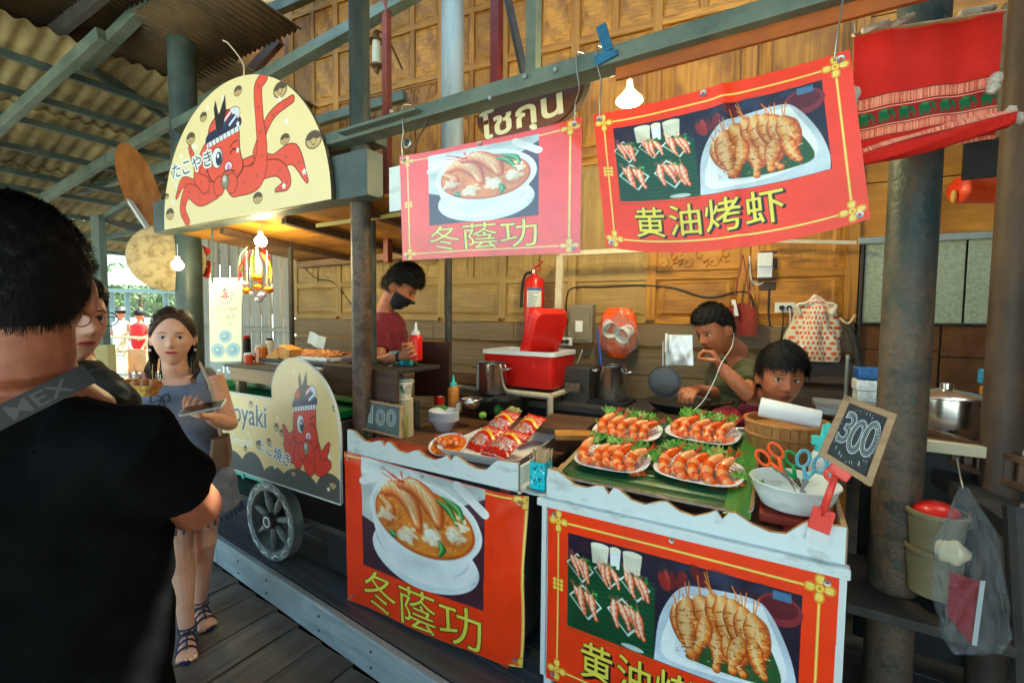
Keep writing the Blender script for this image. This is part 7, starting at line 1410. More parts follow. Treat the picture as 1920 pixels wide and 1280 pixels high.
def surf_y(P, x, z):
    q = P[P[:, 1] > 0]; d = (q[:, 0]-x)**2+(q[:, 2]-z)**2; i = np.argsort(d)[:6]; w = 1/(d[i]+1e-7); return float((q[i, 1]*w).sum()/w.sum())
def hand(mb, wr, d, n, curl=(.5, .5, .5, .5), s=1., side=1, thumb=.6, spread=.06):
    """wr wrist point, d direction of the palm, n direction the palm faces; fingers bend towards n"""
    d = nrm(d); n = nrm(np.array(n)-d*np.dot(n, d)); w = np.cross(d, n)*side; wr = np.array(wr, float); L = .088*s
    P = []; 
    for t, hw, th in ((0, .026, .019), (.3, .034, .016), (.7, .041, .014), (1.0, .040, .011)): P.append((wr+d*L*t, hw*s, th*s))
    k = 12; V = [c+w*hw*math.cos(2*math.pi*j/k)+n*th*math.sin(2*math.pi*j/k) for c, hw, th in P for j in range(k)]
    mb.add(V, [(i*k+j, i*k+(j+1) % k, (i+1)*k+(j+1) % k, (i+1)*k+j) for i in range(3) for j in range(k)]+[tuple(range(k-1, -1, -1)), tuple(range(3*k, 4*k))])
    for i, (o, l) in enumerate(((.029, .92), (.0095, 1.0), (-.0105, .95), (-.030, .76))):
        p = wr+d*L*.90+w*o*s; a = 0; pts = [p-d*.02*s]; dd = nrm(d+w*spread*(1.5-i)); pts.append(p)
        for j, sl in enumerate((.044, .027, .022)): a += curl[i]*(1.0, 1.15, .8)[j]; p = p+(dd*math.cos(a)+n*math.sin(a))*sl*l*s; pts.append(p)
        mb.tube(pts, [.0095*s, .0095*s, .0088*s, .008*s, .0062*s], 8); mb.sph(pts[-1], .0066*s, 8, 6)
    p = wr+d*L*.22+w*.026*s; t1 = p+(w*.75+d*.62+n*.25)*.040*s; t2 = t1+nrm(w*(.55-thumb*.9)+d*.85+n*(.25+thumb))*.030*s; t3 = t2+nrm(w*(.3-thumb*1.2)+d*.8+n*(.25+thumb))*.024*s
    mb.tube([p-w*.012*s, p, t1, t2, t3], [.012*s, .014*s, .011*s, .0095*s, .007*s], 8); mb.sph(t3, .0074*s, 8, 6)
def rings(mb, R_, right, fwd, k=28):
    """loft of elliptical rings: (centre, half width, half depth)"""
    V = []
    for c, a, b in R_:
        for j in range(k):
            t = 2*math.pi*j/k; ca, sa = math.cos(t), math.sin(t); V.append(np.array(c)+right*a*math.copysign(abs(ca)**.85, ca)+fwd*b*math.copysign(abs(sa)**.85, sa))
    n = len(R_); return mb.add(V, [(i*k+j, i*k+(j+1) % k, (i+1)*k+(j+1) % k, (i+1)*k+j) for i in range(n-1) for j in range(k)]+[tuple(range(k-1, -1, -1)), tuple(range((n-1)*k, n*k))])
def folds(amp, seed, fz=38):
    amp *= 1.6
    g = np.random.RandomState(seed); ph = g.rand(8)*6.28
    def f(P, N):
        a = np.sin(P[:, 2]*fz+P[:, 0]*17+ph[0]+1.6*np.sin(P[:, 0]*19+ph[1]))+.7*np.sin(P[:, 0]*43-P[:, 2]*31+ph[2]+1.5*np.sin(P[:, 1]*23))+.5*np.sin(P[:, 1]*57+P[:, 2]*47+ph[3])+.4*np.sin(P[:, 2]*90+P[:, 1]*40+ph[4])
        return amp*a*.5
    return f
m_brow = M('brow_hair', (.012, .009, .007), rough=.8); m_eyew = M('eye_white', (.62, .58, .54), rough=.25); m_iris = M('dark_iris', (.012, .007, .005), rough=.1)
def skinmat(name, c, c2): return M(name, c, c2, rough=.5, sc=(30, 30, 30), bump=.06, bsc=(260, 260, 260), sss=.12, lo=.3, hi=.7)
def person(label, skin, lip, head, hfwd, hup, hs, extra, vox, hair, fem=0., eyes=True, look=0., origin=None, mouth=True):
    """head centre, facing and up; extra(mb) adds the rest of the body to the same continuous surface"""
    root = thing('person', origin if origin is not None else head, label, 'person'); f = nrm(hfwd); u = nrm(np.array(hup)-f*np.dot(hup, f)); r = np.cross(f, u); A = np.array([r, f, u])*hs
    H = head_shape(HS_V, fem); mb = MB(); mb.add(H@A+head, HS_F)
    for s in (-1, 1): mb.sph(np.array([s*.080, -.012, -.006])@A+head, (.009*hs, .020*hs, .032*hs), 14, 10, np.array([nrm(r*1+f*s*.35), nrm(f-r*s*.35), u]))
    extra(mb); o = remesh(mb, vox, 2); body = o.build('body', skin, root, smooth=True)
    P = lambda x, z, q=0.: np.array([x, surf_y(H, x, z)+q, z])@A+head
    if eyes:
        for s in (-1, 1):
            c = P(s*.030, .004, -.0028); MB().sph(c, (.0145*hs, .0066*hs, .0068*hs), 16, 10, A/hs).build('eye_white', m_eyew, root, smooth=True); MB().sph(c+np.array([look, .0052, .0003])@A, (.0060*hs, .0024*hs, .0062*hs), 14, 10, A/hs).build('iris', m_iris, root, smooth=True)
            MB().tube([P(s*(.030+q), .0107-18*q*q, .0030) for q in np.linspace(-.015, .015, 7)], [.0006, .0014, .0018, .0018, .0018, .0014, .0006], 6).build('upper_eyelid', skin if fem else m_brow, root, smooth=True) if not fem else MB().tube([P(s*(.030+q), .0112-20*q*q, .0030) for q in np.linspace(-.015, .015, 7)], [.0005, .0011, .0014, .0014, .0014, .0011, .0005], 6).build('upper_eyelid', m_brow, root, smooth=True)
            MB().tube([P(s*(.031+q), .0265+.10*q*(1 if q < .006 else -1)-6*q*q, .0012) for q in np.linspace(-.019, .020, 7)], [.001, .0026, .003, .003, .0026, .002, .0008], 6, flat=.55).build('eyebrow', m_brow, root, smooth=True)
    if mouth:
        k = 9; qs = np.linspace(-.024, .024, k)
        for nm, dz, rr in (('upper_lip', -.0555, .0030), ('lower_lip', -.0635, .0042)): MB().tube([P(q, dz+(3.5 if dz > -.06 else 5)*(q*q)*(-1 if dz > -.06 else 1)+.0006*(abs(q) > .02), .0005) for q in qs], [rr*max(.12, 1-(abs(q)/.025)**2.2) for q in qs], 8, flat=.9).build(nm, lip, root, smooth=True)
        MB().tube([P(q, -.0592, .0018) for q in qs[1:-1]], .0009, 5).build('mouth_line', m_iris, root)
        for s in (-1, 1): MB().sph(P(s*.0065, -.0385, -.001), (.003*hs, .002*hs, .0016*hs), 8, 6, A/hs).build('nostril', m_iris, root)
    if hair: hair(root, H, A, np.array(head), hs)
    return root, A, P, H
m_hair = M('black_hair', (.005, .0045, .0045), (.010, .008, .007), rough=.6, sc=(90, 90, 90), spec=.25); m_hairb = M('brown_hair', (.035, .018, .010), (.075, .038, .022), rough=.5, sc=(90, 90, 90), spec=.3)
def hair_cap(line, thick, n=2500, L=.02, w=.0012, flow=None, lift=.35, seed=1, mat=None, scat=.5, drop=0.):
    """line(x,y,z)->signed distance inside the hair area; thick(x,y,z)->shell depth"""
    def f(root, H, A, head, hs):
        g = np.random.RandomState(seed); x, y, z = H.T; N = H/np.array([.075, .096, .12])**2; N /= np.linalg.norm(N, axis=1)[:, None]; sd = line(x, y, z); m = np.clip(sd/.008, 0, 1); th = thick(x, y, z)*m-.006*(1-m); th = th*(1+.16*np.sin(x*190+y*90)*np.sin(z*160+y*70)); Q = H+N*th[:, None]
        keep = sd > -.012; F = [q for q in HS_F if all(keep[i] for i in q)]; mt = mat or m_hair; MB().add(Q@A+head, F).build('hair', mt, root, smooth=True)
        idx = np.where(sd > .002)[0]; pk = idx[g.randint(0, len(idx), n)]; V = []; Fc = []; 
        for c, i in enumerate(pk):
            p = Q[i]-N[i]*.002+g.randn(3)*.0022; fl = flow(*H[i]) if flow else np.array([0, 0, -1.]); fl = np.array(fl)+g.randn(3)*scat; t = fl-N[i]*np.dot(fl, N[i]); t /= np.linalg.norm(t)+1e-6; d = t+N[i]*lift*(.6+.8*g.rand()); d /= np.linalg.norm(d); s = np.cross(d, N[i]); s /= np.linalg.norm(s)+1e-6; l = L*(.6+.8*g.rand())
            b = p+d*l*.5; e = p+d*l-N[i]*l*.18+np.array([0, 0, -drop*l]); V += [p-s*w, p+s*w, b-s*w*.8, b+s*w*.8, e]; k = 5*c; Fc += [(k, k+1, k+3, k+2), (k+2, k+3, k+4)]
        o = MB().add(np.array(V)@A+head, Fc).build('hair_strands', mt, root); tag(o, kind='stuff')
    return f
def short_line(front=.062, side=.018, back=-.055):
    def l(x, y, z): 
        h = np.where(y > .035, front-(.0 if True else 0)*y, np.where(y > -.012, side+(front-side)*np.clip((y-.012)/.03, 0, 1)**.8, back+(side-back)*np.clip((y+.045)/.035, 0, 1))); return z-h
    return l
UPV = np.array([0, 0, 1.])
def clothes(root, build, mat, amp=.004, seed=1, vox=.007, name='shirt', it=4):
    mb = MB(); build(mb); return remesh(mb, vox, it, folds(amp, seed)).build(name, mat, root, smooth=True)
def fabric(name, c, c2, sc=60, rough=.85, sheen=.12, spec=.3): return M(name, c, c2, rough=rough, sc=(sc, sc, sc), bump=.25, bsc=(500, 500, 500), sheen=sheen, spec=spec)
sk_fair = skinmat('skin_fair', S(232, 180, 150), S(222, 164, 134)); sk_tan = skinmat('skin_tan', S(186, 116, 78), S(170, 100, 66)); sk_warm = skinmat('skin_warm', S(168, 104, 76), S(142, 82, 58)); lip_p = M('lip_rose', S(190, 84, 80), rough=.35); lip_t = M('lip_brown', S(150, 80, 66), rough=.4)
# ---- woman in the grey blue dress
wf_ = nrm(-ray(322, 632)*np.array([1, 1, 0])+CR*-.12); hC = D(324, 634, 2.02); shL, shR = D(262, 714, 2.06), D(398, 704, 2.10); nb = D(334, 706, 2.08); pel = D(352, 905, 2.14); tr_r = nrm(shR-shL); tf = nrm(np.cross(UPV, tr_r)); tf = tf if np.dot(tf, wf_) > 0 else -tf
elR, wrR, hdR = D(430, 796, 2.12), D(396, 783, 1.92), D(362, 776, 1.84); elL, wrL = D(222, 800, 1.98), D(236, 745, 1.80)
kn1, an1, kn2, an2 = D(338, 1020, 2.10), D(350, 1160, 2.15), D(384, 1000, 2.22), D(374, 1110, 2.34); hp1, hp2 = pel+tr_r*-.08+(0, 0, -.02), pel+tr_r*.08+(0, 0, -.02); an1 = np.array([*an1[:2], .075]); an2 = np.array([*an2[:2], .075])
ft1 = nrm(wf_*np.array([1, 1, 0])+CR*.05)
def wbody(mb):
    mb.tube([hC+(0, 0, -.06)-wf_*.02, hC+(0, 0, -.12)-wf_*.022, nb+(0, 0, .01), nb-(0, 0, .06)], [.050, .047, .056, .075], 16)
    rings(mb, [(pel-(0, 0, .05), .15, .11), (pel+(0, 0, .08), .14, .10), (pel*.5+nb*.5-(0, 0, .03), .125, .095), (nb-(0, 0, .13), .150, .10), (nb-(0, 0, .05), .135, .075), (nb+(0, 0, .0), .06, .05)], tr_r, tf)
    for sh, el, wr in ((shL, elL, wrL), (shR, elR, wrR)): mb.tube([sh-(0, 0, .0), sh*.5+el*.5, el, el*.45+wr*.55, wr], [.046, .042, .037, .034, .024], 12)
    for s, hp, kn, an, f in ((0, hp1, kn1, an1, ft1), (1, hp2, kn2, an2, nrm(ft1+CR*.35))):
        calf = kn*.68+an*.32-f*.018; mb.tube([hp, hp*.5+kn*.5, kn+(0, 0, .03), kn-(0, 0, .03), calf, kn*.3+an*.7, an], [.085, .072, .055, .050, .052, .038, .032], 14)
        ft = an-(0, 0, .045); w_ = np.cross(f, UPV); rings(mb, [(ft-f*.045-(0, 0, .012), .022, .016), (ft-f*.02, .028, .030), (ft+f*.05-(0, 0, .004), .034, .024), (ft+f*.115-(0, 0, .014), .040, .013), (ft+f*.135-(0, 0, .016), .036, .009)], w_, UPV, 16)
        for q in range(5): o = (q-2)*.0165*(1 if s == 0 else -1); e = ft+f*(.155-.006*abs(q-1))+w_*o-(0, 0, .017); mb.tube([e-f*.035, e], [.009, .0085 if q else .011], 8); mb.sph(e, .009, 8, 6)
    hand(mb, wrR, hdR-wrR, (.1, .05, 1), (.5, .55, .6, .65), .95, 1, .3); hand(mb, wrL, D(262, 724, 1.72)-wrL, (0, 0, 1), (.55, .6, .6, .6), .95, -1, .5)
def w_hair(root, H, A, head, hs):
    hair_cap(lambda x, y, z: np.where(y > .015, z-(.086-15*x*x), np.where(y > -.02, z-.01+np.maximum(0, -y)*2, z+.09)), lambda x, y, z: .010+.008*np.clip(-y/.09, 0, 1)+.004*np.clip(z/.12, 0, 1), 2600, .05, .0014, lambda x, y, z: (np.sign(x+.012)*.8, -.9, -.3), .05, 3, m_hairb, .12)(root, H, A, head, hs)
    b = MB(); g = random.Random(3)
    for k in range(46):
        a = g.uniform(-1.25, 1.25); s = 1 if a > 0 else -1; x0 = .072*math.sin(a); y0 = -.045-.045*math.cos(a); p = [np.array([x0, y0, .02]), np.array([x0*1.12, y0*1.05, -.05]), np.array([x0*1.2+s*.004, y0*.8+.01, -.12]), np.array([x0*1.25+g.uniform(-.012, .012), y0*.6, -.19-g.uniform(0, .03)])]
        b.tube([q@A+head for q in smoothpts(p, 4)], [.007]*5+[.0075]*5+[.005, .003, .0012][:3], 6) if False else b.tube([q@A+head for q in smoothpts(p, 4)], list(np.linspace(.008, .0015, 13)), 6)
    for s in (-1, 1):
        for k in range(9): b.tube([q@A+head for q in smoothpts([(s*(.070+.001*k), .005-.006*k, .025), (s*.083, -.008-.006*k, -.02), (s*.084, -.014-.005*k, -.08), (s*(.078+.003*k), -.006, -.15), (s*(.068+.004*k), .02, -.20-.004*k)], 4)], list(np.linspace(.007, .001, 17)), 6)
    b.build('long_hair', m_hairb, root, smooth=True)
wmn, A, P, H = person('woman in a sleeveless grey blue dress holding a paper boat of takoyaki and a phone', sk_fair, lip_p, hC, wf_+(0, 0, .02), UPV+CR*.03, .99, wbody, .0042, w_hair, 1., look=-.002, origin=(an1[0], an1[1], 0))
m_dress = fabric('dress_cloth', S(104, 112, 134), S(124, 130, 150), 24, .7)
def dress(mb):
    rings(mb, [(pel-(0, 0, .14), .215, .185), (pel-(0, 0, .06), .20, .17), (pel+(0, 0, .08), .175, .145), (pel*.5+nb*.5-(0, 0, .03), .158, .130), (nb-(0, 0, .15), .172, .132), (nb-(0, 0, .08), .165, .115), (nb-(0, 0, .035), .140, .085)], tr_r, tf)
    for sh in (shL, shR): mb.tube([sh*.8+nb*.2-(0, 0, .02), sh*.95+nb*.05-(0, 0, .015)], [.060, .054], 12)
clothes(wmn, dress, m_dress, .006, 4, .008, 'dress')
b = MB()
for q in np.linspace(0, 2*math.pi, 46, endpoint=False): c = pel-(0, 0, .155); b.tube([c+tr_r*.216*math.cos(q)+tf*.186*math.sin(q)+(0, 0, .012), c+tr_r*.225*math.cos(q)+tf*.195*math.sin(q)-(0, 0, .012)], .005, 5)
b.build('tassel_trim', M('navy_trim', (.02, .03, .08), rough=.7), wmn)
kc = nb-(0, 0, .07)+tf*.125; b = MB()
for s in (-1, 1):
    b.tube(smoothpts([kc, kc+tr_r*s*.03+(0, 0, .012)+tf*.01, kc+tr_r*s*.035-(0, 0, .02)+tf*.01, kc+(0, 0, -.01)]), .006, 6, flat=.4); b.tube(smoothpts([kc, kc+tr_r*s*.015-(0, 0, .06), kc+tr_r*s*.02-(0, 0, .11)]), .005, 6, flat=.4)
b.build('neck_bow', M('slate_ribbon', S(64, 74, 96), rough=.6), wmn, smooth=True)
for s in (-1, 1): MB().sph(np.array([s*.081, -.004, -.052])@A+hC, .0062, 10, 8).build('pearl_earring', m_plwhite, wmn, smooth=True)
m_sand = M('navy_sandal', (.015, .02, .06), rough=.5)
for an, f in ((an1, ft1), (an2, nrm(ft1+CR*.35))):
    w_ = np.cross(f, UPV); c = an-(0, 0, .068); MB().prism([(.040*math.cos(t)*(1 if math.sin(t) > 0 else .8), .055+.115*math.sin(t)) for t in np.linspace(0, 2*math.pi, 28, endpoint=False)], .014, c-(0, 0, .004)+UPV*0, np.array([w_, f, UPV])).build('sandal_sole', m_sand, wmn); b = MB()
    for t, hw, hh in ((.105, .041, .030), (.070, .039, .042), (.035, .037, .056)): b.tube([c+f*t+w_*hw*math.cos(q)+UPV*(hh*math.sin(q)+.006)-f*.014*math.sin(q) for q in np.linspace(0, math.pi, 11)], .0045, 6)
    b.tube([an+w_*.037*math.cos(q)+f*.037*math.sin(q)-(0, 0, .01) for q in np.linspace(0, 6.28, 16, endpoint=False)], .0045, 6, close=True); b.tube([an+w_*.038*math.cos(q)+f*.038*math.sin(q)+(0, 0, .012) for q in np.linspace(0, 6.28, 16, endpoint=False)], .0038, 6, close=True); b.tube([c+f*.11+(0, 0, .035), c+f*.05+(0, 0, .058), an+f*.038], .004, 6); b.build('sandal_straps', m_sand, wmn, smooth=True)
ph_ = thing('phone', hdR, 'dark phone with a pale edge lying in the hand of the woman', 'phone'); c = D(381, 764, 1.80); AP = np.array([nrm(CR+(0, 0, .10)), nrm(np.cross(nrm((.12, -.25, 1)), nrm(CR+(0, 0, .10)))), nrm(np.cross(nrm(CR+(0, 0, .10)), nrm(np.cross(nrm((.12, -.25, 1)), nrm(CR+(0, 0, .10))))))])
loft([(rrect(.150, .075, .008), -.004), (rrect(.152, .077, .009), 0), (rrect(.150, .075, .008), .004)], c, rot_z(.3)@AP, m_plwhite, ph_, 'case'); MB().box(c+AP[2]*.0048, (.140, .066, .0012), rot_z(.3)@AP).build('screen', M('phone_glass', (.02, .02, .025), rough=.08, coat=.5), ph_)
bt = thing('takoyaki_boat', D(272, 732, 1.68), 'yellow printed paper boat of takoyaki with wooden picks held by the woman', 'food boat'); c = D(266, 730, 1.68)
loft([(rrect(.10, .045, .02), -.022), (rrect(.15, .07, .03), .020), (rrect(.145, .066, .03), .020), (rrect(.095, .04, .02), -.015)], c, rot_z(.4), M('boat_paper', S(250, 214, 110), S(232, 150, 60), rough=.6, sc=(60, 60, 60), lo=.5, hi=.54), bt, 'boat')
for k in range(4): MB().sph(c+(CR*(k-1.5)*.034)+(0, 0, .018), .021, 14, 10).build('takoyaki_ball', M('takoyaki', S(176, 92, 36), S(214, 140, 70), rough=.4, sc=(60, 60, 60), coat=.3), bt, smooth=True)
for (u, v, u2, v2) in ((250, 682, 264, 724), (286, 683, 287, 716), (302, 690, 288, 716), (268, 700, 250, 716)): MB().tube([D(u, v, 1.67), D(u2, v2, 1.69)], .0014, 5).build('pick', m_pick, bt)
hbg = thing('shoulder_bag', D(425, 830, 2.2), 'small brown shoulder bag hanging at the hip of the woman', 'bag'); c = D(414, 838, 2.06); m_br = M('brown_leather', S(120, 86, 56), S(92, 62, 38), rough=.5, sc=(12, 12, 12), bump=.2)
loft([(rrect(.13, .07, .02), -.075), (rrect(.14, .075, .02), -.03), (rrect(.12, .06, .02), .05)], c, rot_z(-.6), m_br, hbg, 'bag_body'); MB().tube(smoothpts([c+(0, 0, .05), D(404, 770, 2.03), D(396, 730, 2.00), D(378, 688, 2.04), D(372, 680, 2.12)]), .009, 8, flat=.3).build('strap', M('tan_strap', S(176, 150, 120), rough=.6), hbg, smooth=True)
# ---- man in black in the foreground, seen from behind
vf = nrm(ray(60, 560)*np.array([1, 1, 0])+CR*.26); hA = D(30, 548, .70); rA = nrm(np.cross(vf, UPV)); nA = D(22, 700, .72)
sR, sL = D(246, 838, .72), D(-210, 800, .74); pA_ = nA+(0, 0, -.62); eR, wRr = D(368, 950, .90), D(262, 940, 1.08); eL, wLl = D(-330, 1010, .74), D(-180, 1010, .95)
def abody(mb):
    mb.tube([hA+(0, 0, -.03)-vf*.02, hA+(0, 0, -.09)-vf*.028, nA+(0, 0, .02), nA-(0, 0, .05)], [.066, .068, .074, .092], 20); rings(mb, [(pA_, .16, .11), (nA-(0, 0, .35), .17, .11), (nA-(0, 0, .15), .175, .10), (nA-(0, 0, .05), .12, .08), (nA+(0, 0, .0), .07, .06)], rA, vf)
    mb.tube([sR, sR*.5+eR*.5, eR, eR*.5+wRr*.5, wRr], [.040, .046, .045, .044, .030], 16); mb.tube([sL, eL, wLl], [.042, .044, .030], 14); hand(mb, wRr, wRr-eR, -UPV+vf, (.4,)*4, 1, 1); hand(mb, wLl, wLl-eL, -UPV+vf, (.4,)*4, 1, -1)
    for s in (-1, 1): mb.tube([pA_+rA*s*.09, pA_+rA*s*.1-(0, 0, .45), pA_+rA*s*.1-(0, 0, pA_[2]-.06)], [.09, .06, .04], 12); q = pA_+rA*s*.1; mb.tube([(q[0], q[1], .05)-vf*.03, (q[0], q[1], .04)+vf*.16], [.04, .03], 10)
manA, A, P, H = person('man with short black hair in a black shirt, seen from behind close to the camera', sk_warm, lip_t, hA, vf, UPV, 1.05, abody, .0045, hair_cap(short_line(.062, .022, -.072), lambda x, y, z: .003+.015*np.clip((z+.04)/.10, 0, 1), 30000, .012, .0005, lambda x, y, z: (x*3, -.4, -.9+z*5), .7, 5, None, .30), eyes=False, mouth=False, origin=(pA_[0], pA_[1], 0))
m_blk = fabric('black_cotton', (.0035, .0035, .004), (.006, .006, .0065), 20, 1., 0., .04)
def ashirt(mb):
    rings(mb, [(pA_-(0, 0, .05), .19, .14), (nA-(0, 0, .35), .195, .135), (nA-(0, 0, .17), .21, .13), (nA-(0, 0, .10), .175, .105), (nA-(0, 0, .04), .105, .088)], rA, vf)
    for s, e in ((sR, eR), (sL, eL)): mb.tube([nA*.45+s*.55-(0, 0, .05), s+(0, 0, .0), s*.45+e*.55, s*.36+e*.64], [.078, .070, .066, .064], 18)
clothes(manA, ashirt, m_blk, .004, 8, .008)
clothes(manA, lambda mb: [rings(mb, [(pA_+(0, 0, .02), .185, .13), (pA_-(0, 0, .12), .18, .13)], rA, vf)]+[mb.tube([pA_+rA*s*.09, pA_+rA*s*.1-(0, 0, .45), pA_+rA*s*.1-(0, 0, pA_[2]-.10)], [.10, .085, .07], 14) for s in (-1, 1)], fabric('black_trousers', (.008, .008, .010), (.014, .014, .016), 20, 1., 0., .04), .004, 9, .009, 'trousers')
q = [pA_+rA*s*.1 for s in (-1, 1)]
for p in q: MB().tube([np.array([p[0], p[1], .045])-vf*.07, np.array([p[0], p[1], .045])+vf*.10, np.array([p[0], p[1], .03])+vf*.20], [.045, .048, .035], 12).build('shoe', m_black, manA, smooth=True)
im = Art(300, 70, (24, 22, 22)); im.text('MEX', 170, 36, 66, (62, 60, 58), bold=.01, sx=1.2); im.rect(0, 0, 300, 5, (20, 18, 18)); im.rect(0, 65, 300, 70, (20, 18, 18))
s0, s1 = D(-60, 812, .585), D(168, 700, .635); upn = nrm(np.cross(s1-s0, ray(50, 750))); upn = -upn if upn[2] < 0 else upn
stp = thing('camera_strap', s1, 'dark camera strap with grey letters over the shoulder of the man in black', 'strap'); MB().grid(lambda u, v: s0+(s1-s0)*u+upn*.029*(v-.5)-ray(50, 750)*.012*math.sin(3*u), 14, 2, 0, .003, tuple(ray(50, 750))).build('strap', imat('strap_print', im.image('strap_print'), .7), stp, smooth=True)
# ---- man with glasses behind him
fB = nrm(CR*.90-ray(180, 600)*.42*np.array([1, 1, 0])+(0, 0, -.05)); hB = D(124, 598, 1.22); nB = D(122, 668, 1.26); rB = nrm(CR-_f*.4)
def bbody(mb): mb.tube([hB+(0, 0, -.05)-fB*.02, nB+(0, 0, .03), nB-(0, 0, .05)], [.055, .056, .07], 14); rings(mb, [(nB-(0, 0, .6), .16, .11), (nB-(0, 0, .2), .18, .11), (nB-(0, 0, .06), .13, .08), (nB, .06, .05)], rB, nrm(np.cross(UPV, rB))); [mb.tube([nB+rB*s*.17-(0, 0, .09), nB+rB*s*.21-(0, 0, .35), nB+rB*s*.17-(0, 0, .58)+fB*.1], [.05, .04, .028], 12) for s in (-1, 1)]; [mb.tube([nB+rB*s*.09-(0, 0, .58), nB+rB*s*.1-(0, 0, 1.0), np.array([*(nB+rB*s*.1)[:2], .05])], [.085, .055, .04], 12) for s in (-1, 1)]
manB, A, P, H = person('man with thin glasses in a dark olive shirt, half hidden behind the man in black', sk_fair, lip_p, hB, fB, UPV, 1.0, bbody, .0042, hair_cap(short_line(.055, .02, -.06), lambda x, y, z: .006+.012*np.clip((z+.05)/.1, 0, 1), 3000, .018, .0010, lambda x, y, z: (x*3, .2, -1), .3, 6), origin=(nB[0], nB[1], 0))
clothes(manB, lambda mb: [rings(mb, [(nB-(0, 0, .62), .20, .15), (nB-(0, 0, .2), .215, .135), (nB-(0, 0, .1), .19, .11), (nB-(0, 0, .045), .11, .085), (nB-(0, 0, .01), .078, .072)], rB, nrm(np.cross(UPV, rB)))]+[mb.tube([nB+rB*s*.12-(0, 0, .09), nB+rB*s*.19-(0, 0, .12), nB+rB*s*.22-(0, 0, .30)], [.07, .066, .062], 14) for s in (-1, 1)], fabric('olive_black_cloth', (.018, .02, .012), (.03, .03, .018), 20), .004, 12, .008)
clothes(manB, lambda mb: [mb.tube([nB+rB*s*.09-(0, 0, .58), nB+rB*s*.1-(0, 0, 1.0), np.array([*(nB+rB*s*.1)[:2], .08])], [.10, .08, .06], 12) for s in (-1, 1)], m_blk, .003, 13, .01, 'trousers')
gl_ = thing('glasses', P(0, .004, .01), 'thin dark rimmed glasses on the man in olive', 'glasses'); b = MB()
for s in (-1, 1): b.tube([np.array([s*.031+.022*math.cos(q), surf_y(H, 0, .0)+.014-.1*abs(.022*math.cos(q)), .004+.018*math.sin(q)])@A+hB for q in np.linspace(0, 6.28, 20, endpoint=False)], .0013, 6, close=True); b.tube([np.array([s*.053, surf_y(H, 0, 0)+.008, .008])@A+hB, np.array([s*.078, 0, .008])@A+hB], .0013, 6)
b.build('rims', m_black, gl_, smooth=True)
# ---- masked cook at the grill
fD = nrm(CR*.92-_f*.18+(0, 0, -.62)); uD = nrm(UPV+CR*.45); hD = D(750, 541, 2.75); nD = D(722, 590, 2.78); rD = nrm(_f*.9+CR*.25); rD = nrm(rD*(1, 1, 0)); fwD = nrm(np.cross(UPV, rD)); fwD = fwD if np.dot(fwD, CR) > 0 else -fwD; pD = D(706, 720, 2.82)
s1_, e1, w1 = D(708, 618, 2.66), D(712, 676, 2.56), D(756, 668, 2.46); s2_, e2, w2 = D(742, 612, 2.92), D(752, 672, 2.85), D(772, 668, 2.60)
def dbody(mb): mb.tube([hD-uD*.05-fD*.03, nD+(0, 0, .03), nD-(0, 0, .05)], [.052, .056, .07], 14); rings(mb, [(pD-(0, 0, .3), .15, .12), (pD, .15, .11), (nD*.5+pD*.5, .16, .11), (nD-(0, 0, .06), .13, .08), (nD, .06, .05)], rD, fwD); mb.tube([s1_, e1, e1*.5+w1*.5, w1], [.05, .038, .036, .026], 12); mb.tube([s2_, e2, w2], [.05, .038, .026], 12); hand(mb, w1, D(778, 655, 2.42)-w1, -_f+(0, 0, .1), (.7, .7, .75, .8), 1, -1, .9); hand(mb, w2, D(786, 650, 2.52)-w2, -CR-_f*.3, (.7,)*4, 1, 1, .9); [mb.tube([pD+rD*s*.09-(0, 0, .3), np.array([*(pD+rD*s*.1)[:2], .2])], [.085, .04], 12) for s in (-1, 1)]
cook, A, P, H = person('cook in a maroon shirt and black face mask squeezing a red bottle', sk_tan, lip_t, hD, fD, uD, 1.02, dbody, .0045, hair_cap(lambda x, y, z: np.where(y > .03, z-.05, np.where(y > -.02, z-.02, z+.05)), lambda x, y, z: .014+.028*np.clip((z-.02)/.1, 0, 1), 5000, .032, .0013, lambda x, y, z: (x*4, .9, .3), .6, 7, None, .7), origin=(pD[0], pD[1], .17), mouth=False)
m_mar = fabric('maroon_cloth', S(112, 26, 40), S(134, 38, 54), 22)
clothes(cook, lambda mb: [rings(mb, [(pD-(0, 0, .08), .18, .14), (nD*.5+pD*.5, .185, .135), (nD-(0, 0, .10), .175, .115), (nD-(0, 0, .05), .12, .09), (nD-(0, 0, .015), .082, .078), (nD+(0, 0, .01), .066, .066)], rD, fwD), mb.tube([nD*.3+s1_*.7-(0, 0, .02), s1_, s1_*.3+e1*.7], [.075, .070, .062], 14), mb.tube([nD*.3+s2_*.7, s2_, s2_*.4+e2*.6], [.075, .068, .062], 14)], m_mar, .005, 20, .008)
b = MB(); V = HS_V[:, :]; msk = (H[:, 1] > .0) & (H[:, 2] < -.012) & (H[:, 2] > -.125); Q = H+HS_V*.007*np.array([.7, 1, .4]); Q[:, 1] += .004; F = [q for q in HS_F if all(msk[i] for i in q)]; b.add(Q@A+hD, F); b.build('face_mask', M('black_mask', (.012, .012, .014), rough=.7), cook, smooth=True); MB().tube(smoothpts([np.array(q)@A+hD for q in ((-.066, .03, -.02), (-.082, 0, .0), (-.084, -.02, .01))]), .0016, 5).build('mask_loop', m_black, cook); MB().tube(smoothpts([np.array(q)@A+hD for q in ((.066, .03, -.02), (.082, 0, .0), (.084, -.02, .01))]), .0016, 5).build('mask_loop', m_black, cook)
MB().tube([w1+(e1-w1)*.06, w1+(e1-w1)*.16], .030, 14).build('wrist_watch', m_black, cook, smooth=True)
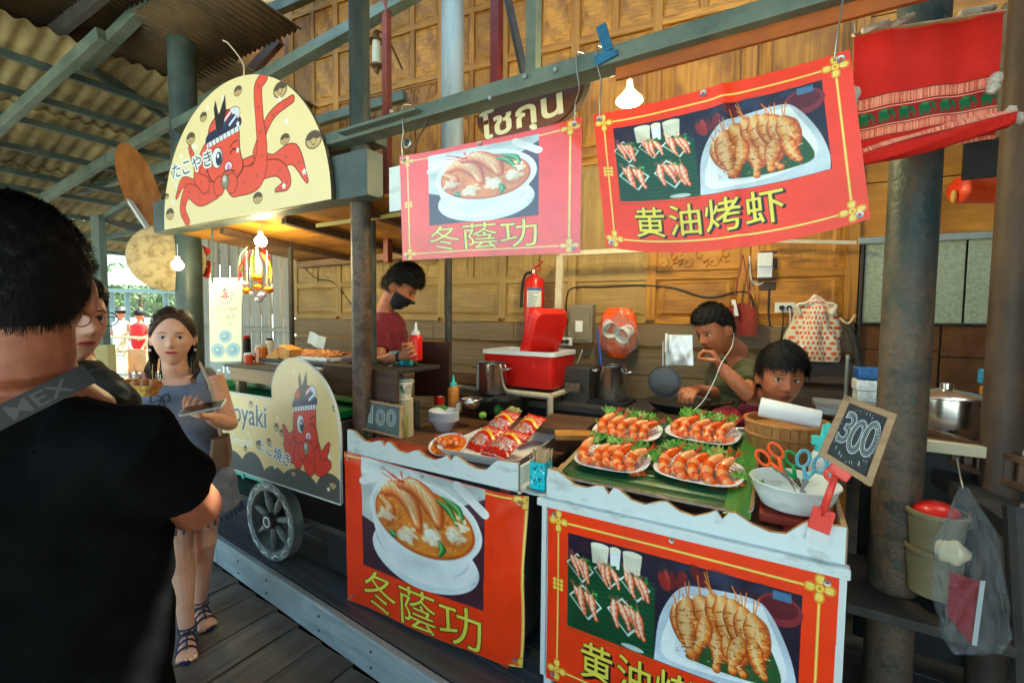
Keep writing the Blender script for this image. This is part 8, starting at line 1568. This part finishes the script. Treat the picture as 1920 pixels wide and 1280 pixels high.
bottle(D(780, 664, 2.44)-(0, 0, .03), .034, .20, m_redpl, m_plwhite, 'red squeeze bottle with a white cap in the hands of the masked cook')
# ---- man in the olive T-shirt wiping his mouth
fE = nrm(-CR*.95-_f*.42+(0, 0, -.38)); uE = nrm(UPV-CR*.28); hE = D(1340, 621, 2.35); nE = D(1380, 668, 2.42); rE = nrm(_f*.85+CR*.5); rE = nrm(rE*(1, 1, 0)); fwE = nrm(np.cross(UPV, rE)); fwE = fwE if np.dot(fwE, -CR) > 0 else -fwE; pE = D(1375, 820, 2.5)
s3, e3, w3 = D(1405, 705, 2.28), D(1400, 737, 2.14), D(1352, 688, 2.18); s4, e4, w4 = D(1345, 700, 2.52), D(1352, 738, 2.38), D(1304, 730, 2.28)
def ebody(mb): mb.tube([hE-uE*.05-fE*.03, nE+(0, 0, .03), nE-(0, 0, .05)], [.054, .058, .07], 14); rings(mb, [(pE-(0, 0, .25), .16, .13), (pE, .16, .12), (nE*.5+pE*.5, .165, .11), (nE-(0, 0, .06), .13, .08), (nE, .06, .05)], rE, fwE); mb.tube([s3, s3*.4+e3*.6, e3, e3*.5+w3*.5, w3], [.05, .044, .040, .036, .026], 12); mb.tube([s4, e4, w4], [.05, .038, .026], 12); hand(mb, w3, D(1333, 655, 2.20)-w3, -CR+_f*.5, (.9, .95, 1.0, 1.0), 1, 1, 1.0); hand(mb, w4, D(1284, 735, 2.18)-w4, -UPV-CR*.2, (.8,)*4, 1, -1, .8)
manE, A, P, H = person('man in an olive green shirt with white earphones, wiping his mouth with one hand', sk_tan, lip_t, hE, fE, uE, 1.0, ebody, .0045, hair_cap(short_line(.058, .02, -.055), lambda x, y, z: .010+.020*np.clip((z+.02)/.12, 0, 1), 4000, .022, .0012, lambda x, y, z: (x*3, .8, .2), .45, 8, None, .5), origin=(pE[0], pE[1], pE[2]-.25))
clothes(manE, lambda mb: [rings(mb, [(pE-(0, 0, .10), .20, .16), (pE, .19, .15), (nE*.5+pE*.5, .190, .14), (nE-(0, 0, .10), .18, .12), (nE-(0, 0, .045), .11, .09), (nE-(0, 0, .012), .078, .074)], rE, fwE), mb.tube([nE*.35+s3*.65-(0, 0, .02), s3, s3*.35+e3*.65], [.08, .072, .066], 14), mb.tube([nE*.3+s4*.7, s4, s4*.4+e4*.6], [.078, .07, .064], 14)], fabric('olive_cloth', S(70, 70, 42), S(88, 86, 54), 22), .005, 30, .008)
ec = wire('earphone_cord', [D(1376, 624, 2.3), D(1372, 650, 2.26), D(1352, 682, 2.1), D(1340, 712, 2.1), D(1318, 752, 2.12), D(1290, 778, 2.1)], .0022, m_plwhite, 'white earphone cord hanging from the man in olive', 'cord')
# ---- young man behind the basket
fF = nrm(-ray(1462, 722)*np.array([1, 1, 0])+CR*.34+(0, 0, -.06)); hF = D(1464, 708, 2.08); nF = D(1424, 762, 2.20); rF = nrm(CR+_f*.1); rF = nrm(rF*(1, 1, 0)); fwF = nrm(np.cross(UPV, rF)); fwF = fwF if np.dot(fwF, _f) < 0 else -fwF
def fbody(mb): mb.tube([hF+(0, 0, -.05)-fF*.02, nF+(0, 0, .04), nF-(0, 0, .04)], [.052, .054, .07], 14); rings(mb, [(nF-(0, 0, .6), .16, .12), (nF-(0, 0, .3), .16, .11), (nF-(0, 0, .12), .18, .10), (nF-(0, 0, .05), .13, .08), (nF, .06, .05)], rF, fwF); [mb.tube([nF+rF*s*.16-(0, 0, .07), nF+rF*s*.21-(0, 0, .28), nF+rF*s*.15+fwF*.12-(0, 0, .40)], [.05, .040, .028], 12) for s in (-1, 1)]
manF, A, P, H = person('young man with a bowl haircut in dark red looking out behind the paper roll', sk_tan, lip_t, hF, fF, UPV+CR*.06, 1.12, fbody, .0042, hair_cap(lambda x, y, z: np.where(y > .02, z-.056, np.where(y > -.02, z-.012, z+.05)), lambda x, y, z: .014+.016*np.clip((z+.01)/.1, 0, 1), 6500, .034, .0014, lambda x, y, z: (x*6+.1, .9*np.sign(y+.02)*1.0, -.6), .12, 9, None, .25, .2), look=.003, origin=(nF[0], nF[1], nF[2]-.6))
m_mar2 = fabric('crimson_cloth', S(132, 22, 40), S(154, 34, 52), 22)
clothes(manF, lambda mb: [rings(mb, [(nF-(0, 0, .62), .20, .15), (nF-(0, 0, .3), .195, .14), (nF-(0, 0, .14), .205, .125), (nF-(0, 0, .07), .18, .10), (nF-(0, 0, .02), .10, .085), (nF+(0, 0, .012), .075, .07)], rF, fwF)]+[mb.tube([nF+rF*s*.12-(0, 0, .06), nF+rF*s*.20-(0, 0, .08), nF+rF*s*.26-(0, 0, .26)], [.074, .078, .070], 14) for s in (-1, 1)], m_mar2, .005, 41, .008)
# ================================================================ outside, beyond the eave at far left
m_tile = M('pale_pink_tiles', (.42, .30, .26), (.52, .42, .36), rough=.8, sc=(3, 3, 3)); m_out = M('sunlit_white', (.6, .6, .56), (.7, .7, .66), rough=.7, sc=(4, 4, 4)); m_dkout = M('teal_grey', S(120, 140, 140), rough=.6)
pv = thing('far_pavilion', D(270, 600, 13), 'pale open pavilion with a tiled roof and teal beam beyond the walkway', 'pavilion'); A0, A1 = D(120, 540, 13.5), D(420, 546, 12.0)
dp = nrm(np.cross(A1-A0, UPV)); dp = dp if np.dot(dp, _f) > 0 else -dp
for k in range(26):
    t0, t1 = k/26, (k+.96)/26; a, b2 = A0+(A1-A0)*t0, A0+(A1-A0)*t1; MB().add([a+(0, 0, .1), b2+(0, 0, .1), b2+dp*2.2+(0, 0, .9), a+dp*2.2+(0, 0, .9), (a+b2)/2+(0, 0, .15), (a+b2)/2+dp*2.2+(0, 0, .95)], [(0, 4, 5, 3), (4, 1, 2, 5)]).build('tile_row', m_tile, pv)
MB().bar(A0+(0, 0, -.04), A1+(0, 0, -.04), .1, .26, up=(0, 1, 0)).build('beam', m_dkout, pv)
for t in (.02, .32, .42, .66, .93): p = A0+(A1-A0)*t; MB().cyl((p[0], p[1], -.3), (p[0], p[1], p[2]), .07, n=10).build('post', m_dkout, pv)
MB().box(A0*.5+A1*.5+dp*2.5-(0, 0, 1.6), (9, .1, 1.9), rot_z(-.2)).build('back_wall', m_out, pv)
def xrail(p0, p1, z0, z1, n, mat, label, r=.03):
    root = thing('x_railing', (p0[0], p0[1], z0), label, 'railing'); 
    for z in (z0+.05, (z0+z1)*.5+.14, z1): MB().bar((p0[0], p0[1], z), (p1[0], p1[1], z), r*1.3, r*1.6).build('rail', mat, root)
    for i in range(n+1):
        p = p0+(p1-p0)*i/n; MB().box((p[0], p[1], (z0+z1)/2), (r*2, r*2, z1-z0)).build('post', mat, root)
        if i < n: q = p0+(p1-p0)*(i+1)/n; MB().bar((p[0], p[1], z0+.06), (q[0], q[1], z1-.02), r, r).build('brace', mat, root); MB().bar((p[0], p[1], z1-.02), (q[0], q[1], z0+.06), r, r).build('brace', mat, root)
m_cream2 = M('cream_rail_paint', S(226, 206, 170), S(206, 176, 130), rough=.6, sc=(10, 10, 10))
xrail(D(150, 650, 9.5)*(1, 1, 0), D(420, 650, 8.6)*(1, 1, 0), .25, 1.05, 6, m_cream2, 'cream railing with crossed braces beyond the walkway'); xrail(D(120, 700, 7.2)*(1, 1, 0), D(330, 700, 6.6)*(1, 1, 0), -.1, .62, 4, m_out, 'white low railing with crossed braces nearer the walkway')
for k in range(4):
    p = D(185+k*52, 700, 7.9+.2*k)*(1, 1, 0); root = thing('deck_chair', p, 'wooden cafe chair by the white railing, number %s from the left' % ('one', 'two', 'three', 'four')[k], 'chair', 'cafe chairs by the railing'); mw = m_woodmid
    MB().box(p+(0, 0, .42), (.42, .42, .04), rot_z(.3*k)).build('seat', mw, root); MB().box(p+dp*.2+(0, 0, .68), (.42, .03, .42), rot_z(.3*k)).build('backrest', mw, root)
    for sx in (-.18, .18):
        for sy in (-.18, .18): MB().cyl(p+(sx, sy, -.3), p+(sx, sy, .42), .02, n=8).build('leg', mw, root)
for k, (u, v, col, lab, d) in enumerate(((226, 592, S(230, 230, 228), 'small distant person in a white shirt and dark hat beyond the railing', 11.5), (261, 596, S(206, 30, 36), 'small distant person in a red shirt beyond the railing', 11.0))):
    h = D(u, v-6, d); root = thing('person', (h[0], h[1], h[2]-1.0), lab, 'person'); mb = MB(); mb.sph(h, (.085, .1, .12), 12, 9); mb.tube([h-(0, 0, .1), h-(0, 0, .18)], .05, 10)
    for s in (-1, 1): mb.tube([h+CR*s*.17-(0, 0, .25), h+CR*s*.22-(0, 0, .48), h+CR*s*.1-_f*.2-(0, 0, .62)], [.05, .04, .03], 8)
    rings(mb, [(h-(0, 0, 1.0), .16, .12), (h-(0, 0, .5), .15, .11), (h-(0, 0, .26), .18, .10), (h-(0, 0, .19), .08, .06)], CR*(1, 1, 0), _f*(1, 1, 0), 16); remesh(mb, .02, 1).build('body', sk_tan, root, smooth=True)
    mb = MB(); rings(mb, [(h-(0, 0, .95), .19, .15), (h-(0, 0, .5), .17, .13), (h-(0, 0, .26), .20, .12), (h-(0, 0, .2), .10, .08)], CR*(1, 1, 0), _f*(1, 1, 0), 16); mb.build('shirt', M('far_shirt_%d' % k, col, rough=.8), root, smooth=True); MB().sph(h+(0, 0, .035), (.10, .115, .10), 12, 8).build('hair', m_hair, root, smooth=True)
    if k == 0: MB().lathe([(.19, .05), (.10, .07), (.09, .15), (.001, .16)], h, 16).build('hat', m_dark, root, smooth=True)
gpst = thing('grey_post', D(190, 560, 5.0), 'grey green steel post with a tan box, left of the pavilion', 'post'); p = D(190, 560, 5.0); MB().box((p[0], p[1], (D(190, 405, 5.0)[2]+0)/2), (.09, .09, D(190, 405, 5.0)[2]), rot_z(R(30))).build('post', m_green, gpst, bev=.004); q = D(196, 672, 4.9); MB().box(q, (.16, .1, .30), rot_z(R(30))).build('tan_box', M('tan_box', S(190, 168, 110), rough=.6), gpst, bev=.004); MB().bar(D(188, 412, 5.0), D(255, 372, 4.8), .05, .05).build('strut', m_green, gpst); MB().bar(D(190, 412, 5.0), D(290, 440, 5.2), .05, .05).build('strut', m_dark, gpst); MB().bar(D(190, 445, 5.0), D(280, 430, 5.3), .05, .05).build('strut', m_green, gpst)
dk = MB().grid(lambda u, v: (-14+6.2*u, -1+14*v, -.06), 2, 2).build('far_deck', m_floor); tag(dk, kind='structure')
# trees far behind the pavilion
g = random.Random(31)
for k, (u, d, r) in enumerate(((175, 24, 2.2), (262, 27, 2.6), (356, 23, 2.0))):
    c = D(u, 560, d); root = thing('far_tree', (c[0], c[1], -.4), ('leftmost', 'middle', 'rightmost')[k]+' of three hazy green trees behind the pavilion', 'tree', 'trees behind the pavilion'); MB().tube([(c[0], c[1], -.4), (c[0]+.1, c[1], 1.2), (c[0], c[1], 2.6)], [.2, .15, .08], 8).build('trunk', m_darkwood_z, root); b = MB()
    for q in range(900):
        a, e, rr = g.uniform(0, 6.28), g.uniform(-.6, 1.3), r*g.uniform(.45, 1); p = np.array([c[0]+rr*math.cos(a)*math.cos(e), c[1]+rr*math.sin(a)*math.cos(e), 2.4+rr*.8*math.sin(e)]); t = np.array([g.gauss(0, 1) for _ in range(3)]); t /= np.linalg.norm(t); s = np.cross(t, (0, 0, 1)); b.add([p, p+t*.22+s*.1, p+t*.4, p+t*.22-s*.1], [(0, 1, 2, 3)])
    b.build('crown', M('tree_leaves', (.05, .10, .03), (.10, .16, .05), rough=.7, sc=(3, 3, 3)), root)
print('OBJS', len(bpy.data.objects))
